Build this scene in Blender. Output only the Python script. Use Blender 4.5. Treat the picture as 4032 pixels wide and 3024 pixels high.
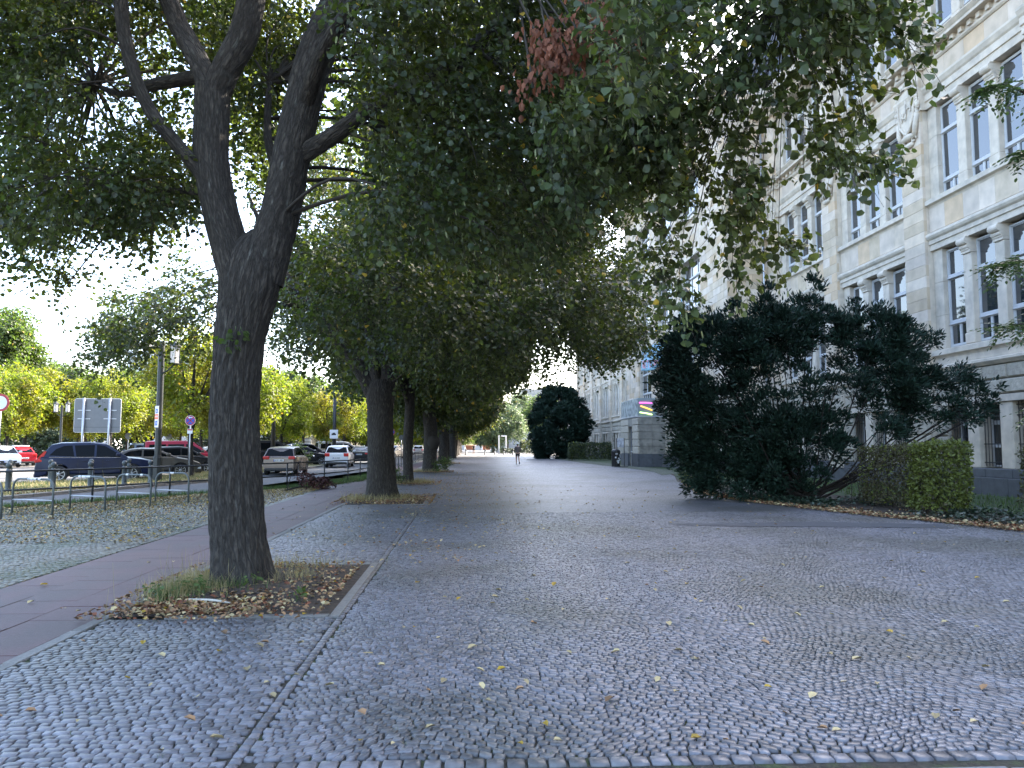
import bpy, bmesh, math, random
import numpy as np
from mathutils import Vector, Matrix
random.seed(7)
RNG = np.random.default_rng(11)
for o in list(bpy.data.objects):
    bpy.data.objects.remove(o)
S = bpy.context.scene
C = S.collection
R = math.radians

# ------------------------------------------------------------------ camera, sky, sun, exposure
cam_d = bpy.data.cameras.new('camera')
cam = bpy.data.objects.new('camera', cam_d)
C.objects.link(cam)
cam.location = (0, 0, 1.6)
cam.rotation_euler = (R(90 + 4.53), 0, R(-3.33))
cam_d.sensor_width = 36
cam_d.lens = 3028 / 4032 * 36
cam_d.clip_start = 0.05
cam_d.clip_end = 3000
S.camera = cam
SUN_EL, SUN_AZ = 35.0, 54.0            # azimuth clockwise from +Y
w = bpy.data.worlds.new('World')
S.world = w
w.use_nodes = True
nt = w.node_tree
bg = nt.nodes['Background']
sky = nt.nodes.new('ShaderNodeTexSky')
sky.sky_type = 'NISHITA'
sky.sun_disc = False
sky.sun_elevation = R(SUN_EL)
sky.sun_rotation = R(SUN_AZ)
sky.air_density = 0.9
sky.dust_density = 3.0
sky.ozone_density = 0.3
nt.links.new(sky.outputs[0], bg.inputs[0])
bg.inputs[1].default_value = 0.15
sd = bpy.data.lights.new('sun', 'SUN')
sd.energy = 3.0
sd.angle = R(0.5)
sd.color = (1.0, 0.93, 0.82)
sun = bpy.data.objects.new('sun', sd)
C.objects.link(sun)
sv = Vector((math.sin(R(SUN_AZ)) * math.cos(R(SUN_EL)), math.cos(R(SUN_AZ)) * math.cos(R(SUN_EL)), math.sin(R(SUN_EL))))
sun.rotation_euler = sv.to_track_quat('Z', 'Y').to_euler()
S.view_settings.view_transform = 'Standard'
S.view_settings.look = 'None'
S.view_settings.exposure = 3.05
S.view_settings.gamma = 1.0
S.view_settings.use_curve_mapping = False
S.render.engine = 'CYCLES'

# ------------------------------------------------------------------ naming helpers
def tag(o, label=None, cat=None, group=None, kind=None):
    if label: o['label'] = label
    if cat: o['category'] = cat
    if group: o['group'] = group
    if kind: o['kind'] = kind
    return o
def thing(name, label, cat, loc=(0, 0, 0), rz=0, group=None):
    o = bpy.data.objects.new(name, None)
    o.empty_display_size = 0.2
    C.objects.link(o)
    o.location = loc
    o.rotation_euler = (0, 0, rz)
    return tag(o, label, cat, group)
def inst(name, mesh, parent=None, loc=(0, 0, 0), rot=(0, 0, 0), scale=(1, 1, 1)):
    o = bpy.data.objects.new(name, mesh)
    C.objects.link(o)
    o.parent = parent
    o.location = loc
    o.rotation_euler = rot
    o.scale = scale
    return o
def dup(root, loc, rz=None, label=None, scale=None):
    def cp(o, par):
        c = o.copy()
        C.objects.link(c)
        c.parent = par
        for ch in o.children: cp(ch, c)
        return c
    c = cp(root, root.parent)
    c.location = loc
    if rz is not None: c.rotation_euler = (0, 0, rz)
    if label: c['label'] = label
    if scale: c.scale = (scale, scale, scale) if not isinstance(scale, tuple) else scale
    return c

# ------------------------------------------------------------------ materials
MATS = {}
def pm(name, color, rough=0.6, metal=0.0, spec=0.5, noise=0.0, nscale=5.0, island=0.0, bump=0.0, bscale=40.0,
       color2=None, c2scale=3.0, c2lo=0.45, c2hi=0.6, detail=6, ior=None, stretch=None, uv=False, trans=None):
    """one principled material: base colour, value variation by noise and by island, second colour patches, bump"""
    if name in MATS: return MATS[name]
    m = bpy.data.materials.new(name)
    m.use_nodes = True
    n, l = m.node_tree.nodes, m.node_tree.links
    b = n['Principled BSDF']
    b.inputs['Roughness'].default_value = rough
    b.inputs['Metallic'].default_value = metal
    b.inputs['Specular IOR Level'].default_value = spec
    if ior: b.inputs['IOR'].default_value = ior
    tc = n.new('ShaderNodeTexCoord')
    co = tc.outputs['UV'] if uv else None
    if co is None:
        g = n.new('ShaderNodeNewGeometry')
        co = g.outputs['Position']
    if stretch:
        mp = n.new('ShaderNodeMapping')
        mp.inputs['Scale'].default_value = stretch
        l.new(co, mp.inputs[0]); co = mp.outputs[0]
    rgb = n.new('ShaderNodeRGB'); rgb.outputs[0].default_value = (*color, 1)
    col = rgb.outputs[0]
    if color2 is not None:
        t = n.new('ShaderNodeTexNoise'); t.inputs['Scale'].default_value = c2scale; t.inputs['Detail'].default_value = 5
        l.new(co, t.inputs['Vector'])
        mr = n.new('ShaderNodeMapRange'); mr.inputs[1].default_value = c2lo; mr.inputs[2].default_value = c2hi
        l.new(t.outputs[0], mr.inputs[0])
        mx = n.new('ShaderNodeMix'); mx.data_type = 'RGBA'
        l.new(mr.outputs[0], mx.inputs[0]); l.new(col, mx.inputs[6]); mx.inputs[7].default_value = (*color2, 1)
        col = mx.outputs[2]
    val = None
    def mul(a, bsock):
        if a is None: return bsock
        q = n.new('ShaderNodeMath'); q.operation = 'MULTIPLY'; l.new(a, q.inputs[0]); l.new(bsock, q.inputs[1]); return q.outputs[0]
    if noise > 0:
        t = n.new('ShaderNodeTexNoise'); t.inputs['Scale'].default_value = nscale; t.inputs['Detail'].default_value = detail
        l.new(co, t.inputs['Vector'])
        mr = n.new('ShaderNodeMapRange'); mr.inputs[1].default_value = 0.3; mr.inputs[2].default_value = 0.7
        mr.inputs[3].default_value = 1 - noise; mr.inputs[4].default_value = 1 + noise
        l.new(t.outputs[0], mr.inputs[0]); val = mul(val, mr.outputs[0])
    if island > 0:
        g2 = n.new('ShaderNodeNewGeometry'); oi = n.new('ShaderNodeObjectInfo')
        ad = n.new('ShaderNodeMath'); ad.operation = 'ADD'
        l.new(g2.outputs['Random Per Island'], ad.inputs[0]); l.new(oi.outputs['Random'], ad.inputs[1])
        fr = n.new('ShaderNodeMath'); fr.operation = 'FRACT'; l.new(ad.outputs[0], fr.inputs[0])
        mr = n.new('ShaderNodeMapRange'); mr.inputs[3].default_value = 1 - island; mr.inputs[4].default_value = 1 + island
        l.new(fr.outputs[0], mr.inputs[0]); val = mul(val, mr.outputs[0])
        m['frac'] = 1
    if val is not None:
        vm = n.new('ShaderNodeVectorMath'); vm.operation = 'SCALE'
        l.new(col, vm.inputs[0]); l.new(val, vm.inputs['Scale']); col = vm.outputs[0]
    l.new(col, b.inputs['Base Color'])
    if bump > 0:
        t = n.new('ShaderNodeTexNoise'); t.inputs['Scale'].default_value = bscale; t.inputs['Detail'].default_value = 8
        l.new(co, t.inputs['Vector'])
        bp = n.new('ShaderNodeBump'); bp.inputs['Strength'].default_value = bump; bp.inputs['Distance'].default_value = 0.02
        l.new(t.outputs[0], bp.inputs['Height']); l.new(bp.outputs[0], b.inputs['Normal'])
    if trans:
        tr = n.new('ShaderNodeBsdfTranslucent')
        vm = n.new('ShaderNodeVectorMath'); vm.operation = 'MULTIPLY'; l.new(col, vm.inputs[0]); vm.inputs[1].default_value = trans[1]
        l.new(vm.outputs[0], tr.inputs[0])
        ms = n.new('ShaderNodeMixShader'); ms.inputs[0].default_value = trans[0]
        l.new(b.outputs[0], ms.inputs[1]); l.new(tr.outputs[0], ms.inputs[2])
        l.new(ms.outputs[0], n['Material Output'].inputs[0])
    MATS[name] = m
    return m
def ramp_island(m, cols):
    """tint a material by a random pick per piece from a list of colours"""
    n, l = m.node_tree.nodes, m.node_tree.links
    b = n['Principled BSDF']
    src = b.inputs['Base Color'].links[0].from_socket
    g2 = n.new('ShaderNodeNewGeometry'); oi = n.new('ShaderNodeObjectInfo')
    ad = n.new('ShaderNodeMath'); ad.operation = 'ADD'
    l.new(g2.outputs['Random Per Island'], ad.inputs[0]); l.new(oi.outputs['Random'], ad.inputs[1])
    mu = n.new('ShaderNodeMath'); mu.operation = 'MULTIPLY'; mu.inputs[1].default_value = 7.31; l.new(ad.outputs[0], mu.inputs[0])
    fr = n.new('ShaderNodeMath'); fr.operation = 'FRACT'; l.new(mu.outputs[0], fr.inputs[0])
    rp = n.new('ShaderNodeValToRGB'); rp.color_ramp.interpolation = 'CONSTANT'
    while len(rp.color_ramp.elements) < len(cols): rp.color_ramp.elements.new(0.5)
    for i, c in enumerate(cols):
        rp.color_ramp.elements[i].position = i / len(cols); rp.color_ramp.elements[i].color = (*c, 1)
    l.new(fr.outputs[0], rp.inputs[0])
    vm = n.new('ShaderNodeVectorMath'); vm.operation = 'MULTIPLY'
    l.new(src, vm.inputs[0]); l.new(rp.outputs[0], vm.inputs[1]); l.new(vm.outputs[0], b.inputs['Base Color'])
    return m

STONE = pm('sandstone', (0.57, 0.48, 0.38), 0.8, noise=0.13, nscale=2.2, island=0.10, bump=0.25, bscale=30, color2=(0.45, 0.37, 0.27), c2scale=0.9, c2lo=0.55, c2hi=0.8)
ramp_island(STONE, [(1, 1, 1), (0.93, 0.9, 0.84), (1.08, 1.08, 1.1), (0.97, 0.86, 0.72), (1, 1, 1.02), (0.86, 0.82, 0.74), (1.05, 1.02, 0.98)])
TRIM = pm('dressed_stone', (0.58, 0.505, 0.41), 0.8, noise=0.15, nscale=3, bump=0.2, bscale=40, color2=(0.40, 0.36, 0.30), c2scale=1.2, c2lo=0.5, c2hi=0.8)
ROUGHST = pm('rough_hewn_stone', (0.40, 0.36, 0.29), 0.9, noise=0.2, nscale=6, island=0.12, bump=1.0, bscale=14)
PLINTH = pm('dark_basalt_plinth', (0.075, 0.08, 0.09), 0.6, noise=0.2, nscale=4, island=0.12, bump=0.2)
GREYST = pm('stained_grey_stone', (0.27, 0.25, 0.21), 0.85, noise=0.25, nscale=2.5, island=0.08, bump=0.4, bscale=25, color2=(0.14, 0.13, 0.11), c2scale=1.6, c2lo=0.5, c2hi=0.75)
WFRAME = pm('grey_white_window_paint', (0.50, 0.50, 0.50), 0.5, noise=0.05)
GLASS = pm('window_glass', (0.02, 0.026, 0.032), 0.03, ior=2.2, noise=0.3, nscale=0.4)
IRON = pm('black_iron', (0.02, 0.021, 0.023), 0.45, noise=0.2, bump=0.1)
DARKIN = pm('dark_interior', (0.03, 0.03, 0.032), 0.9)
CURT = pm('pale_curtain', (0.30, 0.31, 0.32), 0.9)
STEEL = pm('galvanised_steel', (0.42, 0.43, 0.45), 0.4, metal=0.6, noise=0.1)
BARK = pm('lime_bark', (0.048, 0.040, 0.033), 0.95, noise=0.45, nscale=9, uv=True, stretch=(9, 1.6, 1), bump=0.0, color2=(0.10, 0.098, 0.085), c2scale=3.0, c2lo=0.6, c2hi=0.75)
COBBLE = pm('grey_cobblestone', (0.140, 0.138, 0.155), 0.38, noise=0.20, nscale=18, island=0.38, bump=0.22, bscale=45, color2=(0.095, 0.094, 0.092), c2scale=0.38, c2lo=0.46, c2hi=0.62)
JOINT = pm('joint_soil', (0.035, 0.032, 0.024), 0.95, noise=0.4, nscale=30, bump=0.6, color2=(0.04, 0.055, 0.02), c2scale=4, c2lo=0.52, c2hi=0.62)
SLAB = pm('purple_concrete_slab', (0.088, 0.045, 0.047), 0.6, noise=0.16, nscale=25, island=0.09, bump=0.25, bscale=90, color2=(0.07, 0.042, 0.042), c2scale=1.2)
KERB = pm('granite_kerb', (0.17, 0.165, 0.155), 0.7, noise=0.2, nscale=30, island=0.12, bump=0.3, bscale=60)
ASPH = pm('asphalt', (0.062, 0.064, 0.068), 0.8, noise=0.22, nscale=60, bump=0.4, bscale=150, color2=(0.085, 0.082, 0.078), c2scale=0.3)
LOT = pm('pale_parking_asphalt', (0.16, 0.145, 0.13), 0.85, noise=0.15, nscale=8, bump=0.3, bscale=100, color2=(0.12, 0.11, 0.10), c2scale=0.25)
SOIL = pm('dark_leaf_soil', (0.045, 0.032, 0.023), 0.95, noise=0.5, nscale=12, bump=1.0, bscale=25)
TURF = pm('worn_turf', (0.075, 0.085, 0.03), 0.95, noise=0.4, nscale=9, bump=1.0, bscale=30, color2=(0.17, 0.14, 0.06), c2scale=1.5, c2lo=0.42, c2hi=0.6)
LAWN = pm('lawn', (0.035, 0.06, 0.02), 0.95, noise=0.4, nscale=9, bump=1.0, bscale=30, color2=(0.06, 0.07, 0.03), c2scale=1.5)
TR = 0.45
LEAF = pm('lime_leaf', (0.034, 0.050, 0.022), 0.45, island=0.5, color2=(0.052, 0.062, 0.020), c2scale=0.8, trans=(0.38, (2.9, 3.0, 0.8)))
LEAF2 = pm('sky_lit_lime_leaf', (0.052, 0.072, 0.034), 0.42, island=0.5, color2=(0.075, 0.088, 0.03), c2scale=1.2, trans=(0.36, (2.2, 2.4, 0.9)))  # lighter copy of the lime leaf, sky light painted into its colour
BRACT = pm('pale_lime_bract', (0.19, 0.21, 0.10), 0.6, island=0.3, trans=(0.4, (1.2, 1.2, 0.8)))
YLEAF = pm('sunlit_yellow_green_leaf', (0.105, 0.135, 0.014), 0.5, island=0.4, trans=(0.5, (2.2, 2.3, 1.0)), color2=(0.13, 0.12, 0.015), c2scale=0.25)
GLEAF = pm('mid_green_leaf', (0.05, 0.075, 0.022), 0.5, island=0.4, trans=(0.45, (2.2, 2.4, 1.0)))
PALEW = pm('grey_green_leaf', (0.10, 0.14, 0.08), 0.5, island=0.3, trans=(0.4, (1.5, 1.5, 1.0)))
DEADL = pm('dead_brown_leaf', (0.20, 0.075, 0.04), 0.7, island=0.4, trans=(0.25, (1.5, 1.2, 1.0)))
YELLOW = pm('yellow_leaf', (0.45, 0.30, 0.04), 0.6, island=0.3, trans=(0.3, (1.3, 1.3, 1.0)))
LITTER = pm('leaf_litter', (0.26, 0.15, 0.075), 0.8, island=0.55)
LITTERY = pm('pale_leaf_litter', (0.40, 0.32, 0.17), 0.8, island=0.4)
YEWM = pm('yew_needles', (0.012, 0.030, 0.019), 0.6, spec=0.3, island=0.5, noise=0.2, nscale=2)
HEDG = pm('bright_hedge_leaf', (0.12, 0.145, 0.032), 0.5, island=0.4, trans=(0.3, (1.5, 1.5, 1)))
HEDB = pm('bronze_hedge_leaf', (0.075, 0.068, 0.035), 0.6, island=0.5, trans=(0.2, (1.5, 1.5, 1)))
HEDD = pm('clipped_hedge_leaf', (0.045, 0.065, 0.028), 0.6, island=0.4)
GRASS = pm('green_grass', (0.06, 0.10, 0.025), 0.6, island=0.4, trans=(0.3, (1.6, 1.6, 1)))
STRAW = pm('straw_grass', (0.30, 0.25, 0.12), 0.7, island=0.4, trans=(0.3, (1.3, 1.3, 1)))
WHITEP = pm('white_paint', (0.75, 0.75, 0.75), 0.4)
BLACKP = pm('black_plastic', (0.015, 0.015, 0.016), 0.5)
RUBBER = pm('tyre_rubber', (0.02, 0.02, 0.02), 0.8)

# ------------------------------------------------------------------ mesh builder
class MB:
    def __init__(s): s.v = []; s.f = []; s.m = []; s.uv = {}
    def add(s, vs, fs, mi=0):
        b = len(s.v); s.v += [tuple(p) for p in vs]
        for f in fs: s.f.append(tuple(b + i for i in f)); s.m.append(mi)
        return b
    def box(s, x0, x1, y0, y1, z0, z1, mi=0):
        s.add([(x0, y0, z0), (x1, y0, z0), (x1, y1, z0), (x0, y1, z0), (x0, y0, z1), (x1, y0, z1), (x1, y1, z1), (x0, y1, z1)],
              [(0, 3, 2, 1), (4, 5, 6, 7), (0, 1, 5, 4), (1, 2, 6, 5), (2, 3, 7, 6), (3, 0, 4, 7)], mi); return s
    def cbox(s, x0, x1, y0, y1, z0, z1, c=0.01, mi=0):
        """box with all twelve edges chamfered"""
        bm = bmesh.new(); bmesh.ops.create_cube(bm, size=1)
        for v in bm.verts: v.co = Vector(((x0 + x1) / 2 + v.co.x * (x1 - x0), (y0 + y1) / 2 + v.co.y * (y1 - y0), (z0 + z1) / 2 + v.co.z * (z1 - z0)))
        bmesh.ops.bevel(bm, geom=bm.edges[:], offset=c, segments=1, affect='EDGES')
        bm.verts.ensure_lookup_table()
        s.add([v.co[:] for v in bm.verts], [[v.index for v in f.verts] for f in bm.faces], mi) if not bm.verts.index_update() else None
        bm.free(); return s
    def tube(s, pts, n=8, mi=0, caps=True, bump=0.0, seed=0, uvs=False):
        """pts: (x, y, z, r)"""
        P = [Vector(p[:3]) for p in pts]; rr = [p[3] for p in pts]
        base = len(s.v); up = None; L = 0
        rnd = random.Random(seed)
        for i, p in enumerate(P):
            d = (P[min(i + 1, len(P) - 1)] - P[max(i - 1, 0)])
            if d.length < 1e-9: d = Vector((0, 0, 1))
            d.normalize()
            if up is None:
                a = Vector((0, 1, 0)) if abs(d.y) < 0.9 else Vector((1, 0, 0))
                up = (a - d * a.dot(d)).normalized()
            else: up = (up - d * up.dot(d)).normalized()
            sd_ = d.cross(up)
            if i: L += (P[i] - P[i - 1]).length
            for k in range(n):
                a = 2 * math.pi * k / n
                r = rr[i]
                if bump: r *= 1 + bump * (math.sin(a * 3 + L * .7 + seed) * .5 + math.sin(a * 5 - L * 1.3 + seed * 2) * .35 + math.sin(a * 2 + L * 2.1) * .3)
                q = p + (up * math.cos(a) + sd_ * math.sin(a)) * r
                s.v.append(tuple(q))
        for i in range(len(P) - 1):
            for k in range(n):
                a, b = base + i * n + k, base + i * n + (k + 1) % n
                s.f.append((a, b, b + n, a + n)); s.m.append(mi)
        if caps:
            s.f.append(tuple(base + k for k in reversed(range(n)))); s.m.append(mi)
            s.f.append(tuple(base + (len(P) - 1) * n + k for k in range(n))); s.m.append(mi)
        return s
    def lathe(s, prof, n=16, o=(0, 0, 0), axis='z', mi=0, caps=True):
        b = len(s.v)
        for (r, h) in prof:
            for k in range(n):
                a = 2 * math.pi * k / n; c, q = r * math.cos(a), r * math.sin(a)
                p = (c, q, h) if axis == 'z' else ((c, h, q) if axis == 'y' else (h, c, q))
                s.v.append((o[0] + p[0], o[1] + p[1], o[2] + p[2]))
        fl = axis == 'y'
        for i in range(len(prof) - 1):
            for k in range(n):
                a_, b_ = b + i * n + k, b + i * n + (k + 1) % n
                f = (a_, b_, b_ + n, a_ + n); s.f.append(f[::-1] if fl else f); s.m.append(mi)
        if not caps: return s
        f = tuple(b + k for k in range(n)); s.f.append(f if fl else f[::-1]); s.m.append(mi)
        f = tuple(b + (len(prof) - 1) * n + k for k in range(n)); s.f.append(f[::-1] if fl else f); s.m.append(mi)
        return s
    def prism(s, poly, a0, a1, plane='xz', mi=0):
        """poly in the named plane, extruded along the third axis from a0 to a1"""
        n = len(poly)
        def P(p, a):
            return {'xz': (p[0], a, p[1]), 'yz': (a, p[0], p[1]), 'xy': (p[0], p[1], a)}[plane]
        vs = [P(p, a0) for p in poly] + [P(p, a1) for p in poly]
        fs = [tuple(range(n)), tuple(range(2 * n - 1, n - 1, -1))] + [(i, i + n, (i + 1) % n + n, (i + 1) % n) for i in range(n)]
        b = len(s.v); s.add(vs, fs, mi); return s
    def mesh(s, name, mats, smooth=False):
        me = bpy.data.meshes.new(name)
        me.from_pydata(s.v, [], s.f)
        for m in (mats if isinstance(mats, (list, tuple)) else [mats]): me.materials.append(m)
        if len(set(s.m)) > 1: me.polygons.foreach_set('material_index', s.m)
        if smooth: me.polygons.foreach_set('use_smooth', [True] * len(s.f))
        bm = bmesh.new(); bm.from_mesh(me); bmesh.ops.recalc_face_normals(bm, faces=bm.faces); bm.to_mesh(me); bm.free()
        return me
    def build(s, name, mats, parent=None, smooth=False, **kw):
        return inst(name, s.mesh(name, mats, smooth), parent, **kw)
def bevel(o, wd=0.02, seg=2, ang=35):
    m = o.modifiers.new('bevel', 'BEVEL'); m.width = wd; m.segments = seg; m.limit_method = 'ANGLE'; m.angle_limit = R(ang); return o
def smooth_path(pts, k=6):
    """catmull-rom through (x,y,z,r)"""
    P = [np.array(p, float) for p in pts]; out = []
    for i in range(len(P) - 1):
        p0, p1, p2, p3 = P[max(i - 1, 0)], P[i], P[i + 1], P[min(i + 2, len(P) - 1)]
        for j in range(k):
            t = j / k
            out.append(0.5 * ((2 * p1) + (-p0 + p2) * t + (2 * p0 - 5 * p1 + 4 * p2 - p3) * t * t + (-p0 + 3 * p1 - 3 * p2 + p3) * t ** 3))
    out.append(P[-1]); return [tuple(q) for q in out]
def text_mesh(txt, size, mat, name='lettering', ext=0.004, bold=0.0, align='CENTER'):
    cu = bpy.data.curves.new(name, 'FONT'); cu.body = txt; cu.size = size; cu.extrude = ext; cu.offset = bold
    cu.align_x = align; cu.align_y = 'CENTER'; cu.resolution_u = 2
    o = bpy.data.objects.new(name, cu); C.objects.link(o)
    dg = bpy.context.evaluated_depsgraph_get(); dg.update()
    me = bpy.data.meshes.new_from_object(o.evaluated_get(dg)); me.name = name
    bpy.data.objects.remove(o); me.materials.clear(); me.materials.append(mat); return me
def np_mesh(name, V, F, mats, mi=None, smooth=False):
    """V (n,3), F (m,k) of one face size"""
    me = bpy.data.meshes.new(name); V = np.asarray(V, np.float32); F = np.asarray(F, np.int32); k = F.shape[1]
    me.vertices.add(len(V)); me.vertices.foreach_set('co', V.ravel())
    me.loops.add(F.size); me.loops.foreach_set('vertex_index', F.ravel())
    me.polygons.add(len(F)); me.polygons.foreach_set('loop_start', np.arange(0, F.size, k, dtype=np.int32))
    me.polygons.foreach_set('loop_total', np.full(len(F), k, np.int32))
    for m in (mats if isinstance(mats, (list, tuple)) else [mats]): me.materials.append(m)
    if mi is not None: me.polygons.foreach_set('material_index', np.asarray(mi, np.int32))
    if smooth: me.polygons.foreach_set('use_smooth', np.ones(len(F), bool))
    me.update(calc_edges=True); return me
def unit(a): return a / np.maximum(np.linalg.norm(a, axis=-1, keepdims=True), 1e-9)
HEART = np.array([(0, 0, 0), (-.5, .25, .10), (-.38, .68, .09), (0, 1.0, -.05), (.38, .68, .09), (.5, .25, .10)])
OVAL = np.array([(0, 0, 0), (-.26, .3, .05), (-.24, .7, .05), (0, 1.0, -.03), (.24, .7, .05), (.26, .3, .05)])
STRIP = np.array([(0, 0, 0), (-.13, .2, .03), (-.13, .8, .05), (0, 1.0, 0), (.13, .8, .05), (.13, .2, .03)])
CURL = np.array([(0, 0, 0), (-.32, .25, .28), (-.26, .7, .3), (0, 1.0, .18), (.28, .7, .34), (.36, .25, .22)])
def leaf_arrays(P, D, N, Sz, shape=HEART):
    D = unit(D); X = unit(np.cross(D, N)); N = np.cross(X, D)
    V = (P[:, None, :] + Sz[:, None, None] * (shape[None, :, 0:1] * X[:, None, :] + shape[None, :, 1:2] * D[:, None, :] + shape[None, :, 2:3] * N[:, None, :]))
    n = len(P); b = (np.arange(n) * 6)[:, None]
    F = np.concatenate([b + np.array([[0, 1, 2, 3]]), b + np.array([[0, 3, 4, 5]])], 1).reshape(-1, 4)
    return V.reshape(-1, 3), F
def leaves_mesh(name, sets):
    """sets: list of (P, D, N, S, shape, material)"""
    Vs, Fs, mi, mats, off = [], [], [], [], 0
    for P, D, N, Sz, sh, m in sets:
        if len(P) == 0: continue
        V, F = leaf_arrays(P, D, N, Sz, sh)
        if m not in mats: mats.append(m)
        Vs.append(V); Fs.append(F + off); mi.append(np.full(len(F), mats.index(m))); off += len(V)
    return np_mesh(name, np.concatenate(Vs), np.concatenate(Fs), mats, np.concatenate(mi))
def in_poly(x, y, poly):
    x = np.asarray(x); y = np.asarray(y); r = np.zeros(x.shape, bool); n = len(poly); j = n - 1
    for i in range(n):
        xi, yi = poly[i]; xj, yj = poly[j]
        c = ((yi > y) != (yj > y)) & (x < (xj - xi) * (y - yi) / (yj - yi + 1e-12) + xi)
        r ^= c; j = i
    return r
# ================================================================== SETTING: ground
def struct(o): o['kind'] = 'structure'; return o
def sheet(name, poly, z, mat, parent=None):
    return MB().add([(x, y, z) for x, y in poly], [tuple(range(len(poly)))]) is None or None
def flat(name, poly, z, mat, parent=None):
    mb = MB(); mb.add([(x, y, z) for x, y in poly], [tuple(range(len(poly)))])
    o = mb.build(name, mat, parent)
    if parent is None: struct(o)
    return o
MATS['far_cobble'] = m = bpy.data.materials.new('far_cobble'); m.use_nodes = True
n, l = m.node_tree.nodes, m.node_tree.links
b = n['Principled BSDF']; b.inputs['Roughness'].default_value = 0.5
g = n.new('ShaderNodeNewGeometry')
vo = n.new('ShaderNodeTexVoronoi'); vo.feature = 'DISTANCE_TO_EDGE'; vo.inputs['Scale'].default_value = 14.5; vo.inputs['Randomness'].default_value = .55
vc = n.new('ShaderNodeTexVoronoi'); vc.inputs['Scale'].default_value = 14.5; vc.inputs['Randomness'].default_value = .55
no = n.new('ShaderNodeTexNoise'); no.inputs['Scale'].default_value = 0.38; no.inputs['Detail'].default_value = 5
for t in (vo, vc, no): l.new(g.outputs['Position'], t.inputs['Vector'])
mr = n.new('ShaderNodeMapRange'); mr.inputs[1].default_value = 0.0; mr.inputs[2].default_value = 0.06; l.new(vo.outputs['Distance'], mr.inputs[0])
m2 = n.new('ShaderNodeMapRange'); m2.inputs[1].default_value = .46; m2.inputs[2].default_value = .62; l.new(no.outputs[0], m2.inputs[0])
mx = n.new('ShaderNodeMix'); mx.data_type = 'RGBA'; mx.inputs[6].default_value = (.147, .145, .162, 1); mx.inputs[7].default_value = (.095, .094, .092, 1); l.new(m2.outputs[0], mx.inputs[0])
m3 = n.new('ShaderNodeMapRange'); m3.inputs[3].default_value = .72; m3.inputs[4].default_value = 1.28; l.new(vc.outputs['Color'], m3.inputs[0])
vm = n.new('ShaderNodeVectorMath'); vm.operation = 'SCALE'; l.new(mx.outputs[2], vm.inputs[0]); l.new(m3.outputs[0], vm.inputs['Scale'])
mx2 = n.new('ShaderNodeMix'); mx2.data_type = 'RGBA'; mx2.inputs[6].default_value = (.035, .032, .024, 1); l.new(mr.outputs[0], mx2.inputs[0]); l.new(vm.outputs[0], mx2.inputs[7])
l.new(mx2.outputs[2], b.inputs['Base Color'])
ad = n.new('ShaderNodeMath'); ad.operation = 'ADD'; l.new(mr.outputs[0], ad.inputs[0]); l.new(m3.outputs[0], ad.inputs[1])
bp = n.new('ShaderNodeBump'); bp.inputs['Strength'].default_value = 1.0; bp.inputs['Distance'].default_value = .02; l.new(ad.outputs[0], bp.inputs['Height']); l.new(bp.outputs[0], b.inputs['Normal'])
FARC = m
MOSSC = m.copy(); MOSSC.name = 'mossy_cobble'
for nd_ in MOSSC.node_tree.nodes:
    if nd_.type == 'MIX' and abs(nd_.inputs[6].default_value[0] - .147) < .001: nd_.inputs[6].default_value = (.115, .108, .08, 1); nd_.inputs[7].default_value = (.075, .08, .045, 1)
    if nd_.type == 'MAP_RANGE' and abs(nd_.inputs[1].default_value - .46) < .001: nd_.inputs[1].default_value = .42; nd_.inputs[2].default_value = .58

ground = flat('ground', [(-900, -300), (900, -300), (900, 1500), (-900, 1500)], -0.06, LOT)
GY = 18.4
BED = [(11.2, 6), (10.6, 11.5), (10.3, 13.7), (10.0, 15), (9.2, 16.7), (8.7, 18.4), (7.85, 21.6), (7.7, 25), (8.4, 28.2), (9.2, 33.5), (10.6, 39), (11.7, 45), (11.6, 50), (11.2, 54), (11.0, 60), (10.6, 70), (10.5, 78.6), (10.5, 100)]
FENCE = [(-16.5, 15.0), (-11.9, 20.7), (-10.35, 22.7), (-9.2, 25.3), (-7.9, 27.1), (-6.55, 29.2), (-5.75, 31.8), (-5.3, 34), (-5.05, 36.6), (-4.95, 41), (-4.8, 46), (-4.72, 50.2), (-4.72, 54.6), (-4.72, 60), (-4.65, 67), (-4.65, 73), (-4.65, 80), (-4.65, 95), (-4.65, 120)]
KERBL = [(-22, 16), (-16.5, 20), (-14.3, 22.0), (-13.6, 24), (-13.2, 26.5), (-12.4, 29.5), (-11.3, 34), (-11.05, 40), (-10.9, 52), (-10.7, 60), (-10.7, 125)]
plaza = flat('plaza_pavement', [(-30, -10), (30, -10), (30, 14), (-30, 14)], -0.016, JOINT)
far = flat('far_cobbles', [(-1.22, GY), (8.7, GY)] + BED[6:] + [(10.5, 150), (16, 150), (16, 165), (-1.22, 165)], 0.003, FARC, plaza)
flat('side_strip_cobbles', [(-3.28, GY), (-1.22, GY), (-1.22, 165), (-3.28, 165)], 0.0, FARC, plaza)
flat('left_strip_cobbles', [(-20, GY), (-5.2, GY), (-5.2, 165)] + [(x + .25, y) for x, y in FENCE[::-1]], 0.0, MOSSC, plaza)
flat('distant_forecourt', [(-60, 165), (60, 165), (60, 400), (-60, 400)], 0.0, FARC, plaza)
MATS['far_cobble2'] = FAR2 = pm('moss_between_cobbles', (0.06, 0.075, 0.035), 0.9, noise=.4, nscale=20, bump=.6, color2=(.10, .10, .085), c2scale=2.5, c2lo=.45, c2hi=.6)
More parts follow.
